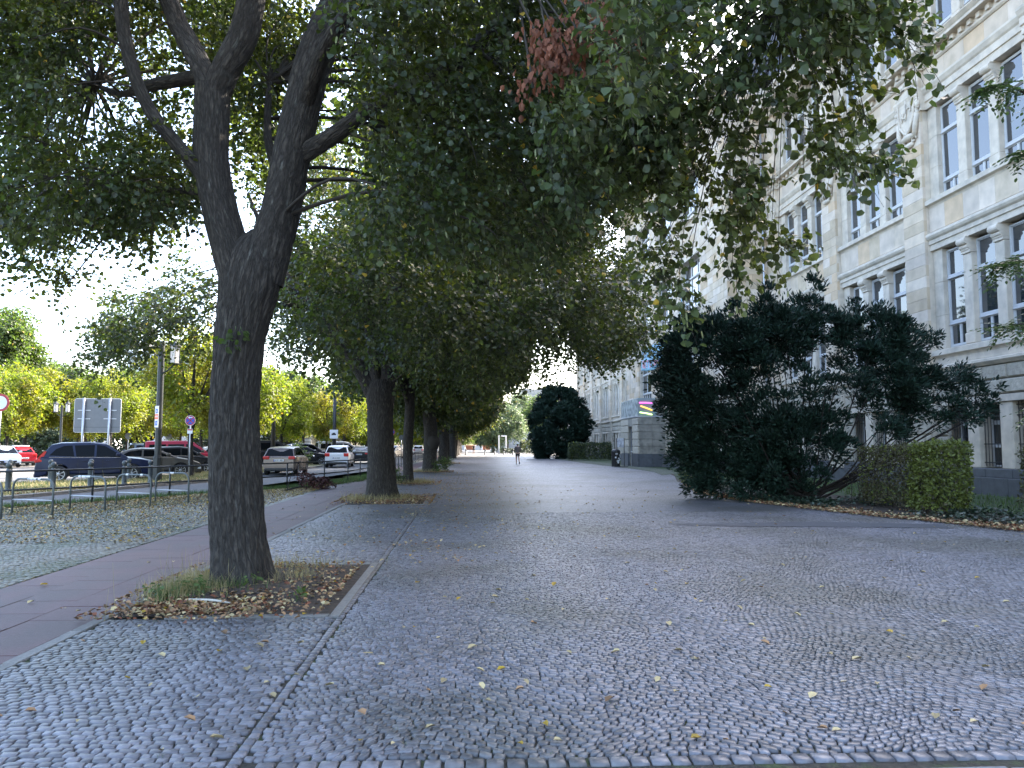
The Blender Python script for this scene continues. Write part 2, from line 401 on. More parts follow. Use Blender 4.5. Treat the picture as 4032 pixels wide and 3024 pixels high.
flat('dark_paving_band', [(4.1, 15.35), (5.2, 15.0), (7.2, 14.75), (9.3, 14.4), (9.5, 15.1), (7.2, 15.75), (5.2, 15.6), (4.1, 15.6)], 0.012, pm('dark_band_paving', (.07, .078, .095), .5, noise=.15, nscale=30, bump=.3), plaza)  # darker, smoother band laid over the cobbles
flat('mossy_cobbles', [(-11.5, 21.6), (-9.9, 23.9), (-8.8, 25.9), (-6.3, 30), (-5.6, 34), (-5.4, 38), (-6.0, 31), (-6.6, 27.5), (-7.2, 25), (-7.0, 22.6), (-8.3, 21), (-8.8, 18.8), (-10.2, 18.5), (-13, 18.5)], .006, FAR2, plaza)
# near slab course and its edging row of setts
for i in range(12):
    x0 = -2.2 + i * 0.98
    MB().cbox(x0, x0 + .97, 2.9, 3.86 - .018 * (x0), -.05, .004, .006).build('paving_slab', pm('blue_grey_slab', (.12, .135, .165), .45, noise=.15, nscale=20, island=.08, bump=.25, bscale=70), plaza)
# ---- planting bed, road, median
flat('planting_bed', BED + [(11, 100), (17.2, 100), (17.2, 6)], 0.004, SOIL)
flat('lawn', [(9.2, 31), (9.9, 36), (11.6, 43), (12.1, 50), (11.9, 60), (11.2, 78), (11.2, 100), (17.1, 100), (17.1, 10), (12.8, 10), (12.2, 16), (12.3, 22), (11, 27)], 0.008, LAWN)
flat('moss_fringe', [(10.2, 40), (11.0, 45), (11.0, 52), (10.6, 58), (10.2, 66), (10.2, 90), (11.3, 90), (12.6, 60), (13, 45)], 0.012, FAR2)
road = flat('road', [(x + .1, y) for x, y in FENCE] + [(x, y) for x, y in KERBL[::-1]] + [(-60, 10), (-60, 2), (-30, 8)], -0.012, ASPH)
flat('grass_verge', [(x - .12, y) for x, y in FENCE[:12]] + [(x + .55, y) for x, y in FENCE[:12][::-1]], 0.006, TURF)
flat('median_grass', KERBL + [(-14.5, 125), (-14.5, 60), (-14.3, 41), (-14.7, 36), (-16.5, 33.6), (-19, 31.2), (-23, 28), (-34, 22)], 0.075, TURF)
flat('parking_lot', [(-200, 5), (-34, 22), (-23, 28), (-19, 31.2), (-16.5, 33.6), (-14.7, 36), (-14.3, 41), (-14.5, 60), (-14.5, 200), (-200, 200)], -0.03, LOT)
kb = thing('kerb', 'pale granite kerb stones edging the grass median along the service road', 'kerb')
KM = {}
for i in range(len(KERBL) - 2):
    a, c = Vector(KERBL[i]), Vector(KERBL[i + 1]); L = (c - a).length; nn = max(1, round(L / 1.0))
    for j in range(nn):
        p = a.lerp(c, (j + .5) / nn); ln = round(L / nn - .015, 2)
        if ln not in KM: KM[ln] = MB().cbox(-ln / 2, ln / 2, -.075, .075, -.1, .10, .012).mesh('kerb_stone', KERB)
        inst('kerb_stone', KM[ln], kb, (p.x, p.y, random.uniform(-.005, .005)), (0, 0, math.atan2(c.y - a.y, c.x - a.x)))
# ---- bicycle path of purple slabs
bp_ = flat('bicycle_path', [(-5.2, -6), (-3.4, -6), (-3.4, 165), (-5.2, 165)], -0.004, SLAB)
sm = [MB().cbox(0, .588, 0, q, -.03, .005, .003).mesh('paving_slab', SLAB) for q in (.596,)]
k = 0
for j in range(96):
    for i in range(3):
        if 3.2 + j * .6 > 59: break
        o = inst('paving_slab', sm[0], bp_, (-5.17 + i * .592, 3.2 + j * .6 + (.3 if i == 1 else 0), random.uniform(-.002, .003)), (random.uniform(-.003, .003), random.uniform(-.003, .003), random.uniform(-.004, .004)))
eg = MB().cbox(-.055, .055, 0, .99, -.05, .008, .006).mesh('edging_stone', KERB)
for j in range(60): inst('edging_stone', eg, bp_, (-3.345 + random.uniform(-.006, .006), 3 + j, random.uniform(-.004, .004)), (0, 0, random.uniform(-.006, .006)))

# ---- real cobblestones near the camera
PIT = (-3.28, -1.28, 7.5, 10.55)
def stone_field(x0, x1, y0, y1, pu, pv, warp, keep, gap=.0105, jit=.0065, clamp=(-99, 99)):
    nu, nv = int((x1 - x0) / pu) + 2, int((y1 - y0) / pv) + 2
    I, J = np.meshgrid(np.arange(nu), np.arange(nv)); I, J = I.ravel(), J.ravel()
    wj = RNG.uniform(-.27, .27, (nv, nu + 1)) * pu
    ua = x0 + (I + (J % 2) * .5) * pu + wj[J, I] + gap / 2
    ub = x0 + (I + 1 + (J % 2) * .5) * pu + wj[J, I + 1] - gap / 2
    va = y0 + J * pv + gap / 2; vb = va + pv - gap
    cx, cy = warp((ua + ub) / 2, (va + vb) / 2)
    m = keep(cx, cy); ua, ub, va, vb = ua[m], ub[m], va[m], vb[m]; nS = len(ua)
    def ring(ins, z):
        out = []
        for (a, c) in ((ua + ins, va + ins), (ub - ins, va + ins), (ub - ins, vb - ins), (ua + ins, vb - ins)):
            x, y = warp(a, c); out.append((x, y))
        return out
    jx, jy = RNG.uniform(-jit, jit, (4, nS)), RNG.uniform(-jit, jit, (4, nS))
    tilt = RNG.normal(0, .02, (2, nS)); hz = RNG.normal(0, .0018, nS)
    V = []
    cx, cy = warp((ua + ub) / 2, (va + vb) / 2)
    for ins, z in ((0, -.022), (0, .0), (.004, .0035)):
        for q, (x, y) in enumerate(ring(ins, z)):
            x = np.clip(x + jx[q], clamp[0] + ins, clamp[1] - ins); y = y + jy[q]
            V.append(np.stack([x, y, z + hz + (x - cx) * tilt[0] + (y - cy) * tilt[1]], 1))
    V = np.stack(V, 1)      # nS,12,3
    F = []
    for lv in (0, 4):
        for q in range(4): F.append((lv + q, lv + (q + 1) % 4, lv + 4 + (q + 1) % 4, lv + 4 + q))
    F.append((8, 9, 10, 11))
    return V, np.array(F)
def warpA(u, v):
    return u + .10 * np.sin(v * 1.3 + .5 * np.sin(u * .6)) + .05 * np.sin(v * 3.1), v + .125 * np.cos(2 * np.pi * (u + .25 * np.sin(v * .55)) / 1.5) + .16 * np.sin(u * .55 + .3 * v)
def warpB(u, v): return u + .012 * np.sin(v * 5), v + .03 * np.sin(u * 3.3 + v * .8)
def warpC(u, v): return u + .05 * np.sin(v * 2), v + .06 * np.cos(2 * np.pi * u / 1.3)
def fr(x, y): return np.abs(x - .058 * y) < np.where(y < 13, .74 * y + 1.0, .69 * y + .5)
sets = []
sets.append(stone_field(-2, 14.5, 3.4, GY + .8, .064, .057, warpA, lambda x, y: (x > -1.12) & (y > 4.09 - .018 * x) & (y < GY) & fr(x, y) & ~in_poly(x, y, BED + [(30, 100), (30, 6)]), clamp=(-1.132, 99)))
sets.append(stone_field(-3.3, -1.0, 3.4, GY + .3, .078, .062, warpB, lambda x, y: (x > -3.27) & (x < -1.22) & (y > 3.6) & (y < GY) & ~((x > PIT[0] - .02) & (x < PIT[1] + .13) & (y > PIT[2] - .12) & (y < PIT[3] + .1)), clamp=(-3.285, -1.21)))
sets.append(stone_field(-12.5, -5.2, 6, GY + .5, .078, .070, warpC, lambda x, y: (x < -5.22) & (y < GY) & fr(x, y) & (x > np.interp(y, [15, 20.7], [-16.5, -11.9]) + .3), clamp=(-99, -5.21)))
# straight courses: the line along the pit and the row beside the slabs
def straight(xa, ya, xb, yb, L, wd):
    nL = int(np.hypot(xb - xa, yb - ya) / L); d = np.array([xb - xa, yb - ya]) / np.hypot(xb - xa, yb - ya); nrm = np.array([-d[1], d[0]])
    t = np.arange(nL) * L; ln = L - .008 - RNG.uniform(0, .012, nL); V = []
    c = np.array([xa, ya]) + t[:, None] * d
    hz = RNG.normal(-.001, .0015, nL)
    for ins, z in ((0, -.022), (0, -.004), (.008, .004)):
        for (a, q) in ((ins, ins), (None, ins), (None, wd - ins), (ins, wd - ins)):
            aa = np.full(nL, a) if a is not None else ln - ins
            p = c + aa[:, None] * d + (q + RNG.uniform(-.003, .003, nL))[:, None] * nrm
            V.append(np.concatenate([p, (z + hz)[:, None]], 1))
    F = []
    for lv in (0, 4):
        for q in range(4): F.append((lv + q, lv + (q + 1) % 4, lv + 4 + (q + 1) % 4, lv + 4 + q))
    F.append((8, 9, 10, 11)); return np.stack(V, 1), np.array(F)
sets.append(straight(-1.14, 3.5, -1.16, GY, .085, .058))
sets.append(straight(-1.05, 4.01, 5.2, 3.90, .105, .085))
Vall = np.concatenate([s[0] for s in sets]); SF = sets[0][1]
cen = Vall.mean(1); dist = np.hypot(cen[:, 0], cen[:, 1]); vis = np.abs(cen[:, 0] - .058 * cen[:, 1]) < .66 * cen[:, 1]
mossy = cen[:, 0] < -5.2
order = np.argsort(np.where(vis, dist, 99)); near = order[:300]; rest = order[300:]
for q in near:
    c = cen[q].copy(); c[2] = 0
    me = np_mesh('cobblestone', Vall[q] - c, SF, COBBLE); inst('cobblestone', me, plaza, tuple(c))
Vr = Vall[rest].reshape(-1, 3); Fr = (np.arange(len(rest)) * 12)[:, None, None] + SF[None]
COBM = pm('mossy_cobblestone', (0.115, 0.108, 0.08), 0.5, noise=0.25, nscale=18, island=0.30, bump=0.22, bscale=45, color2=(0.06, 0.07, 0.035), c2scale=0.8, c2lo=0.42, c2hi=0.6)
o = inst('cobblestones', np_mesh('cobblestones', Vr, Fr.reshape(-1, 4), [COBBLE, COBM], np.repeat(mossy[rest].astype(int), SF.shape[0])), plaza); o['kind'] = 'stuff'
print('stones', len(Vall))
# ---- tree pit
def pit(x0, x1, y0, y1, label, stones=True):
    t = thing('tree_pit', label, 'tree pit', ((x0 + x1) / 2, (y0 + y1) / 2, 0)); cx, cy = (x0 + x1) / 2, (y0 + y1) / 2
    mb = MB(); nx = 22; vs = []; fs = []
    for j in range(nx + 1):
        for i in range(nx + 1):
            x = x0 + (x1 - x0) * i / nx; y = y0 + (y1 - y0) * j / nx
            e = min(i, nx - i, j, nx - j) / 5; e = min(1, e)
            vs.append((x - cx, y - cy, .005 + e * (.025 + .03 * random.random() + .05 * math.exp(-((x + 2.5) ** 2 + (y - cy) ** 2)))))
    for j in range(nx):
        for i in range(nx): a = j * (nx + 1) + i; fs.append((a, a + 1, a + nx + 2, a + nx + 1))
    mb.add(vs, fs); mb.build('soil', SOIL, t, smooth=True)
    if stones:
        for (a, c, e, f) in ((x1, x1 + .1, y0 - .1, (y0 + y1) / 2 - .005), (x1, x1 + .1, (y0 + y1) / 2 + .005, y1 + .1), (x0 + .5, x0 + 1.2, y0 - .1, y0 - .002), (x0 + 1.21, x1 - .004, y0 - .1, y0 - .002), (x0 + .6, x1 - .004, y1 + .002, y1 + .1)):
            MB().cbox(a - cx, c - cx, e - cy, f - cy, -.05, .014, .006).build('edging_stone', KERB, t)
    return t
pit(*PIT, 'dark soil square edged with stone around the nearest lime trunk')
pit(-3.3, -1.2, 21.0, 24.2, 'leaf-strewn soil square around the second lime trunk')

# ================================================================== BUILDING
BLD = thing('stone_building', 'long pale sandstone building with tall triple windows on the right of the plaza', 'building', (16.9, 60, 0))
BO = Vector((16.9, 60, 0))
def bpart(mb, name, mat, parent=None, smooth=False):
    o = mb.build(name, mat, parent or BLD, smooth)
    if parent is None: o.location = -BO
    return o
def binst(name, me, loc, rot=(0, 0, 0), scale=(1, 1, 1), parent=None):
    if parent is None: return inst(name, me, BLD, tuple(Vector(loc) - BO), rot, scale)
    return inst(name, me, parent, loc, rot, scale)
blocks = []          # (kind, cx, cy, cz, depth, width, height, facing)
def add_blocks(face, pos, a0, a1, z0, z1, h=.42, lens=(.8, 1.25), kind='s', depth=.12):
    nz = max(1, round((z1 - z0) / h)); hh = (z1 - z0) / nz
    for j in range(nz):
        a = a0
        first = True
        while a < a1 - 1e-4:
            L = random.uniform(*lens)
            if first and j % 2: L *= .55
            first = False
            e = a + L
            if a1 - e < lens[0] * .5: e = a1
            e = min(e, a1)
            blocks.append((kind, face, pos, (a + e) / 2, z0 + (j + .5) * hh, depth, round(e - a, 2), round(hh, 3)))
            a = e
P = 16.9
def ysweep(name, poly, y0, y1, mat=TRIM):
    mb = MB(); mb.prism(poly, y0 + .001, y1 - .001, 'xz'); return bpart(mb, name, mat)
SILL = lambda x, z: [(x - .14, z - .22), (x - .14, z - .05), (x + .02, z), (x + .55, z + .02), (x + .55, z - .34), (x + .01, z - .34), (x - .03, z - .27)]
STRING = lambda x, z: [(x + .6, z), (x - .01, z), (x - .01, z + .2), (x - .06, z + .22), (x - .06, z + .36), (x - .13, z + .42), (x - .17, z + .5), (x - .16, z + .57), (x - .1, z + .62), (x + .05, z + .68), (x + .6, z + .68)]
ARCH = lambda x, z: [(x + .6, z), (x, z), (x, z + .26), (x - .05, z + .28), (x - .05, z + .52), (x - .1, z + .58), (x - .16, z + .72), (x - .16, z + .8), (x + .05, z + .84), (x + .6, z + .84)]
BEDM = lambda x, z: [(x + .4, z), (x - .04, z), (x - .1, z + .06), (x - .11, z + .12), (x - .06, z + .16), (x - .04, z + .36), (x + .4, z + .36)]
CORO = lambda x, z: [(x + .4, z), (x - .36, z), (x - .36, z + .1), (x - .40, z + .14), (x - .48, z + .24), (x - .48, z + .28), (x + .1, z + .36), (x + .4, z + .36)]
EAVE = lambda x, z: [(x + .4, z), (x - .2, z), (x - .3, z + .2), (x - .7, z + .3), (x - .75, z + .55), (x - .9, z + .7), (x - .9, z + .8), (x + .4, z + .95)]
DENT = MB().cbox(-.13, .0, -.1, .1, 0, .19, .008).mesh('dentil', TRIM)
def window_mesh(wd, h, t1, t2, cols=1, low=2):
    """frame with transoms; returns frame mesh and pane rectangles (y0,y1,z0,z1)"""
    mb = MB(); f = .065; H2 = wd / 2
    mb.cbox(-.05, .06, -H2, -H2 + f, 0, h, .008); mb.cbox(-.05, .06, H2 - f, H2, 0, h, .008)
    mb.cbox(-.05, .06, -H2 + f, H2 - f, 0, f, .008); mb.cbox(-.05, .06, -H2 + f, H2 - f, h - f, h, .008)
    for t in (t1, t2):
        mb.cbox(-.10, .05, -H2 + f * .6, H2 - f * .6, t - .07, t - .01, .012); mb.cbox(-.07, .06, -H2 + f, H2 - f, t - .01, t + .07, .01)
    rects = []
    zs = [f, t1 - .07, t1 + .07, t2 - .07, t2 + .07, h - f]
    def cells(nc, za, zb):
        wcell = (wd - 2 * f) / nc
        for c in range(nc):
            a = -H2 + f + c * wcell
            if c: mb.cbox(-.045, .05, a - .03, a + .03, za, zb, .006)
            rects.append((a + (.03 if c else 0), a + wcell - (.03 if c < nc - 1 else 0), za, zb))
    cells(low, zs[0], zs[1]); cells(cols, zs[2], zs[3]); cells(cols, zs[4], zs[5])
    return mb.mesh('window', WFRAME), rects
def pane_meshes(rects):
    out = []
    for (a, c, z0, z1) in rects:
        mb = MB(); mb.box(.0, .012, a, c, z0, z1)
        e = .028
        for (p, q, r_, s_) in ((a, a + e, z0, z1), (c - e, c, z0, z1), (a + e, c - e, z0, z0 + e), (a + e, c - e, z1 - e, z1)): mb.box(-.03, -.001, p, q, r_, s_, 1)
        out.append(mb.mesh('pane', [GLASS, WFRAME]))
    return out
W2m, W2r = window_mesh(1.16, 3.28, .5, 2.3); W2p = pane_meshes(W2r)
W1m, W1r = window_mesh(1.16, 3.5, .85, 2.5); W1p = pane_meshes(W1r)
WBm, WBr = window_mesh(4.3, 3.25, .62, 2.2, 3, 6); WBp = pane_meshes(WBr)
def one_pane(rects, nm='pane'):
    mb = MB()
    for (a, c, z0, z1) in rects: mb.box(0, .012, a, c, z0, z1)
    return mb.mesh(nm, GLASS)
W2one = one_pane(W2r)
def put_window(me, panes, x, y, z, one=None):
    wobj = binst('window', me, (x, y, z), rot=(0, random.uniform(-.004, .004), random.uniform(-.006, .006)))
    if one: inst('pane', one, wobj)
    else:
        for p in panes: inst('pane', p, wobj, (0, 0, 0), (0, random.uniform(-.006, .006), random.uniform(-.008, .008)))
PILC = {}
def pillar(y, z0, z1):
    key = round(z1 - z0, 2)
    if key not in PILC:
        h = key; mb = MB()
        mb.cbox(.05, .40, -.25, .25, 0, .38, .03); mb.cbox(.08, .40, -.22, .22, .38, h - .55, .02)
        mb.cbox(.03, .40, -.235, .235, h - .55, h - .44, .015); mb.cbox(.05, .40, -.22, .22, h - .44, h, .012)
        for (cx, cz, r_) in ((-.03, h - .14, .13), (.03, h - .33, .08), (.05, h - .42, .05)):
            mb.lathe([(.02, -.23), (r_, -.22), (r_, .22), (.02, .23)], 14, (cx, 0, cz), 'y')
        mb.cbox(-.10, .40, -.24, .24, h - .045, h, .01)
        PILC[key] = mb.mesh('pillar', TRIM)
    binst('pillar', PILC[key], (P, y, z0))
JM = {}
def jamb(y0, y1, z0, z1):
    n_ = max(1, round((z1 - z0) / 1.15)); h = (z1 - z0) / n_
    for i in range(n_):
        key = (round(y1 - y0, 2), round(h, 2))
        if key not in JM: JM[key] = MB().cbox(.1, .62, -key[0] / 2 + .002, key[0] / 2 - .002, .003, h - .003, .007).mesh('jamb_stone', TRIM)
        binst('jamb_stone', JM[key], (P, (y0 + y1) / 2, z0 + i * h))
def grille_mesh(wd, h):
    mb = MB()
    for i in range(7):
        y = -wd / 2 + .06 + i * (wd - .12) / 6; mb.tube([(0, y, .02, .012), (0, y, h - .02, .012)], 5)
    for z in (.15, .75, h - .45, h - .12): mb.box(-.018, .018, -wd / 2 - .05, wd / 2 + .05, z - .015, z + .015)
    for i in range(6):
        y = -wd / 2 + .12 + i * (wd - .12) / 6
        mb.tube([(-.01, y + .05 * math.cos(a), h - .28 + .06 * math.sin(a), .008) for a in [k * math.pi / 4 for k in range(9)]], 4)
    return mb.mesh('window_grille', IRON)
GR = grille_mesh(1.0, 2.1); GWm, GWr = window_mesh(1.0, 2.1, .7, 1.45, 1, 1); GWone = one_pane(GWr)
def triple_bay(o0, o1, near=True):
    """opening between two piers, wall plane P, three lights on every floor"""
    c = (o0 + o1) / 2; ys = (c - 1.6, c, c + 1.6)
    for (z0, z1, me, pn, zw) in ((5.02, 8.66, W1m, W1p, 5.06), (10.58, 13.97, W2m, W2p, 10.62), (16.33, 19.72, W2m, W2p, 16.37)):
        jamb(o0, ys[0] - .58, z0, z1); jamb(ys[2] + .58, o1, z0, z1)
        for y in ys: put_window(me, pn, P + .32, y, zw, None if near else (W2one if me is W2m else None))
        pillar(c - .8, z0, z1); pillar(c + .8, z0, z1)
    for z in (5.0, 10.56, ): ysweep('window_sill', SILL(P, z), o0, o1)
    ysweep('string_course', STRING(P, 8.66), o0, o1)
    ysweep('architrave', ARCH(P, 13.97), o0, o1)
    ysweep('cornice_bed', BEDM(P, 15.5), o0, o1); ysweep('dentil_cornice', CORO(P, 15.86), o0, o1)
    nd = int((o1 - o0) / .42)
    for i in range(nd): binst('dentil', DENT, (P - .045, o0 + .2 + i * (o1 - o0 - .3) / (nd - 1) - .02, 15.665))
    for (za, zb) in ((9.34, 10.22), (14.81, 15.5)):
        y = o0; q = 0
        while y < o1 - .02:
            e = min(o1, y + random.uniform(.75, 1.15)); e = o1 if o1 - e < .4 else e
            bpart(MB().cbox(P - .0, P + .4, y + .003, e - .003, za, zb, .004), 'spandrel_panel', STONE); y = e
    # ground floor
    add_blocks('x', P, o0, o1, 3.22, 4.18, .48, (.9, 1.5), 'r')
    ysweep('lintel', [(P - .04, 2.98), (P - .04, 3.2), (P + .5, 3.2), (P + .5, 2.98)], o0, o1)
    ysweep('band_cornice', [(P + .4, 4.18), (P - .06, 4.18), (P - .18, 4.3), (P - .18, 4.38), (P, 4.44), (P + .4, 4.44)], o0, o1)
    bpart(MB().cbox(P, P + .4, o0, o1, 4.44, 4.66, .01), 'apron', TRIM)
    for y in ys:
        wobj = binst('window', GWm, (P + .5, y, .88)); inst('pane', GWone, wobj); binst('window_grille', GR, (P + .18, y, .88))
    for y in (c - .8, c + .8): bpart(MB().cbox(P + .02, P + .6, y - .29, y + .29, .85, 2.98, .02), 'square_pillar', TRIM)
    add_blocks('x', P, o0, ys[0] - .5, .85, 2.98, .53, (2, 3), 'r'); add_blocks('x', P, ys[2] + .5, o1, .85, 2.98, .53, (2, 3), 'r')
def pier(p0, p1, x=16.7, crest=True, near=True):
    add_blocks('x', x, p0, p1, 4.44, 13.97, .42, (1.5, 2.0) if random.random() < .5 else (.9, 1.3))
    add_blocks('x', x, p0, p1, 14.81, 15.5, .35, (1.5, 2)); add_blocks('x', x, p0, p1, 16.22, 19.7, .42, (.9, 1.6))
    add_blocks('x', x, p0, p1, .85, 4.18, .55, (.7, 1.0), 'r')
    bpart(MB().box(x + .012, P + .7, p0 + .004, p1 - .004, .6, 19.7), 'pier_core', TRIM)
    for nm, pr, z in (('architrave', ARCH, 13.97), ('cornice_bed', BEDM, 15.5), ('dentil_cornice', CORO, 15.86)):
        ysweep(nm, pr(x, z), p0 - .1, p1 + .1)
    ysweep('band_cornice', [(x + .4, 4.18), (x - .06, 4.18), (x - .18, 4.3), (x - .18, 4.38), (x, 4.44), (x + .4, 4.44)], p0 - .05, p1 + .05)
    for i in range(3): binst('dentil', DENT, (x - .045, p0 + .2 + i * .45, 15.665))
YA = 41.45
NA = 5
for k in range(-3, 3):
    p0 = 26.75 + 6.7 * k
    pier(p0, p0 + 1.3)
    if k < 2: triple_bay(p0 + 1.3, p0 + 6.7)
for k in range(0, 8):                     # far wing beyond the projecting centre
    p0 = 68.85 + 6.7 * k
    pier(p0, p0 + 1.3)
    if k < 7: triple_bay(p0 + 1.3, p0 + 6.7, False)
# plinth slabs
def plinth(x, y0, y1):
    y = y0
    while y < y1 - .01:
        e = min(y1, y + 1.25); e = y1 if y1 - e < .4 else e
        bpart(MB().cbox(x - .32, x + .3, y + .003, e - .003, -.05, .56, .01).cbox(x - .16, x + .3, y + .003, e - .003, .56, .85, .02), 'plinth_slab', PLINTH); y = e
plinth(P, 6.6, 41.3); plinth(P, 69, 117)
# projecting centre
X2 = 14.4
add_blocks('y', YA, X2, 16.75, .85, 4.18, .55, (.8, 1.2), 'r'); add_blocks('y', YA, X2 + .002, 16.75, 4.44, 21.5, .42, (.75, 1.2))
OPN = [(46.4, 51.1), (52.9, 57.55), (59.4, 63.9)]
edges = [YA] + [v for o_ in OPN for v in o_] + [68.8]
for i in range(0, len(edges), 2): add_blocks('x', X2, edges[i], edges[i + 1], 4.44, 21.5, .42, (.9, 1.3)); add_blocks('x', X2, edges[i], edges[i + 1], .85, 4.18, .55, (.8, 1.2), 'r')
for (a, c) in OPN:
    for (z0, z1) in ((8.42, 10.0), (13.72, 16.0), (19.4, 21.5)): add_blocks('x', X2, a, c, z0, z1, .42, (.9, 1.3))
    for z0 in (5.15, 10.35, 16.3):
        put_window(WBm, WBp, X2 + .42, (a + c) / 2, z0 + .03)
        ysweep('window_sill', SILL(X2, z0), a - .05, c + .05)
        for (p, q) in ((a, a + .17), (c - .17, c)): bpart(MB().cbox(X2 + .12, X2 + .7, p, q, z0, z0 + 3.32, .005), 'jamb_stone', TRIM)
        ysweep('lintel', [(X2 - .05, z0 + 3.3), (X2 - .05, z0 + 3.42), (X2 + .7, z0 + 3.42), (X2 + .7, z0 + 3.3)], a, c)
        bpart(MB().box(X2 + .1, X2 + .3, a, c, z0 + 3.4, z0 + 3.5), 'lintel_back', TRIM)
    add_blocks('x', X2, a, c, .85, 4.18, .55, (.8, 1.2), 'r')
    bpart(MB().cbox(X2, X2 + .3, a, c, 4.44, 4.83, .01), 'apron', TRIM)
ysweep('band_cornice', [(X2 + .4, 4.18), (X2 - .06, 4.18), (X2 - .18, 4.3), (X2 - .18, 4.38), (X2, 4.44), (X2 + .4, 4.44)], YA - .12, 68.9)
plinth(X2, YA - .1, 68.8)
MB_ = MB(); MB_.cbox(X2, 16.5, YA - .2, YA + .2, -.05, .85, .01); bpart(MB_, 'plinth_slab', PLINTH)
# the masses behind the facades
mb = MB(); mb.box(P + .62, 36, -4, YA + 1, 0, 20.0); mb.box(P + .62, 36, 68.6, 118, 0, 20.0)
bpart(mb, 'wall', TRIM)
mb = MB()
mb.box(X2 + .75, 36, YA + .12, 68.7, 0, 21.9)
for i in range(0, len(edges), 2): mb.box(X2 + .1, X2 + .8, edges[i] + .11, edges[i + 1] - .002, .1, 21.5)
for (a, c) in OPN:
    for (z0, z1) in ((0, 5.1), (8.5, 10.1), (13.8, 16.1), (19.5, 21.5)): mb.box(X2 + .115, X2 + .8, a - .01, c + .01, z0, z1)
bpart(mb, 'wall', TRIM)
mb = MB()
for (x, a, c, z) in ((16.7, -4, YA, 19.7), (16.7, 68.8, 118, 19.7), (X2, YA - .6, 69.4, 21.5)): mb.prism(EAVE(x, z), a, c, 'xz')
bpart(mb, 'eaves', TRIM)
mb = MB()
for (x, a, c, z) in ((16.9, -4, YA, 20.6), (16.9, 68.8, 118, 20.6), (X2 + .2, YA - .4, 69.2, 22.4)):
    mb.prism([(x, z - .1), (x + 2.6, z + 3.4), (x + 9, z + 5.2), (x + 16, z + 3.4), (36, z - .1)], a, c, 'xz')
bpart(mb, 'roof', pm('slate_roof', (.10, .10, .11), .6, noise=.2))  # unseen eaves and roof, heights chosen for their shadow edge on the ground
# turn the block list into stones
score = []
for i, (kd, fc, pos, a, z, dp, wd, hh) in enumerate(blocks):
    c = (pos, a, z) if fc == 'x' else (a, pos, z)
    d2 = c[0] ** 2 + c[1] ** 2 + (z - 1.6) ** 2
    obl = abs(c[0]) / math.sqrt(d2) if fc == 'x' else abs(c[1]) / math.sqrt(d2)
    inview = c[1] > 20 and z < 1.6 + .62 * c[1] and z > 1.5
    score.append((-(wd * hh * obl / d2) if inview else 1, i))
score.sort(); chosen = set(i for _, i in score[:300])
BM = {}
def block_verts(kd, wd, hh, dp, c=None):
    ch = .010 if kd == 's' else .045
    g_ = .003 if kd == 's' else .012
    h2, w2 = hh / 2 - g_, wd / 2 - g_
    # front face proud, chamfered, local: x=0 front, +x back
    pr = 0 if kd == 's' else -.05
    return [(pr, -w2 + ch, -h2 + ch), (pr, w2 - ch, -h2 + ch), (pr, w2 - ch, h2 - ch), (pr, -w2 + ch, h2 - ch),
            (ch + pr * .4, -w2, -h2), (ch + pr * .4, w2, -h2), (ch + pr * .4, w2, h2), (ch + pr * .4, -w2, h2),
            (dp, -w2, -h2), (dp, w2, -h2), (dp, w2, h2), (dp, -w2, h2)]
BF = [(3, 2, 1, 0), (0, 1, 5, 4), (1, 2, 6, 5), (2, 3, 7, 6), (3, 0, 4, 7), (4, 5, 9, 8), (5, 6, 10, 9), (6, 7, 11, 10), (7, 4, 8, 11)]
rest_mb = {'s': MB(), 'r': MB()}
for i, (kd, fc, pos, a, z, dp, wd, hh) in enumerate(blocks):
    vs = block_verts(kd, wd, hh, dp)
    if i in chosen:
        key = (kd, wd, hh)
        if key not in BM:
            b_ = MB(); b_.add(vs, BF); BM[key] = b_.mesh('stone_block', STONE if kd == 's' else ROUGHST)
        loc = (pos, a, z) if fc == 'x' else (a, pos, z)
        binst('stone_block', BM[key], loc, (0, 0, 0 if fc == 'x' else math.pi / 2))
    else:
        if fc == 'x': q = [(pos + v[0], a + v[1], z + v[2]) for v in vs]
        else: q = [(a - v[1], pos + v[0], z + v[2]) for v in vs]
        rest_mb[kd].add(q, BF)
for kd in 'sr':
    o = bpart(rest_mb[kd], 'stone_blocks' if kd == 's' else 'rusticated_blocks', STONE if kd == 's' else ROUGHST); o['kind'] = 'stuff'
print('blocks', len(blocks))
# downpipe in the inner corner
bpart(MB().tube([(16.45, YA - .14, .2, .06), (16.45, YA - .14, 19.6, .06)], 10), 'downpipe', STEEL, smooth=True)
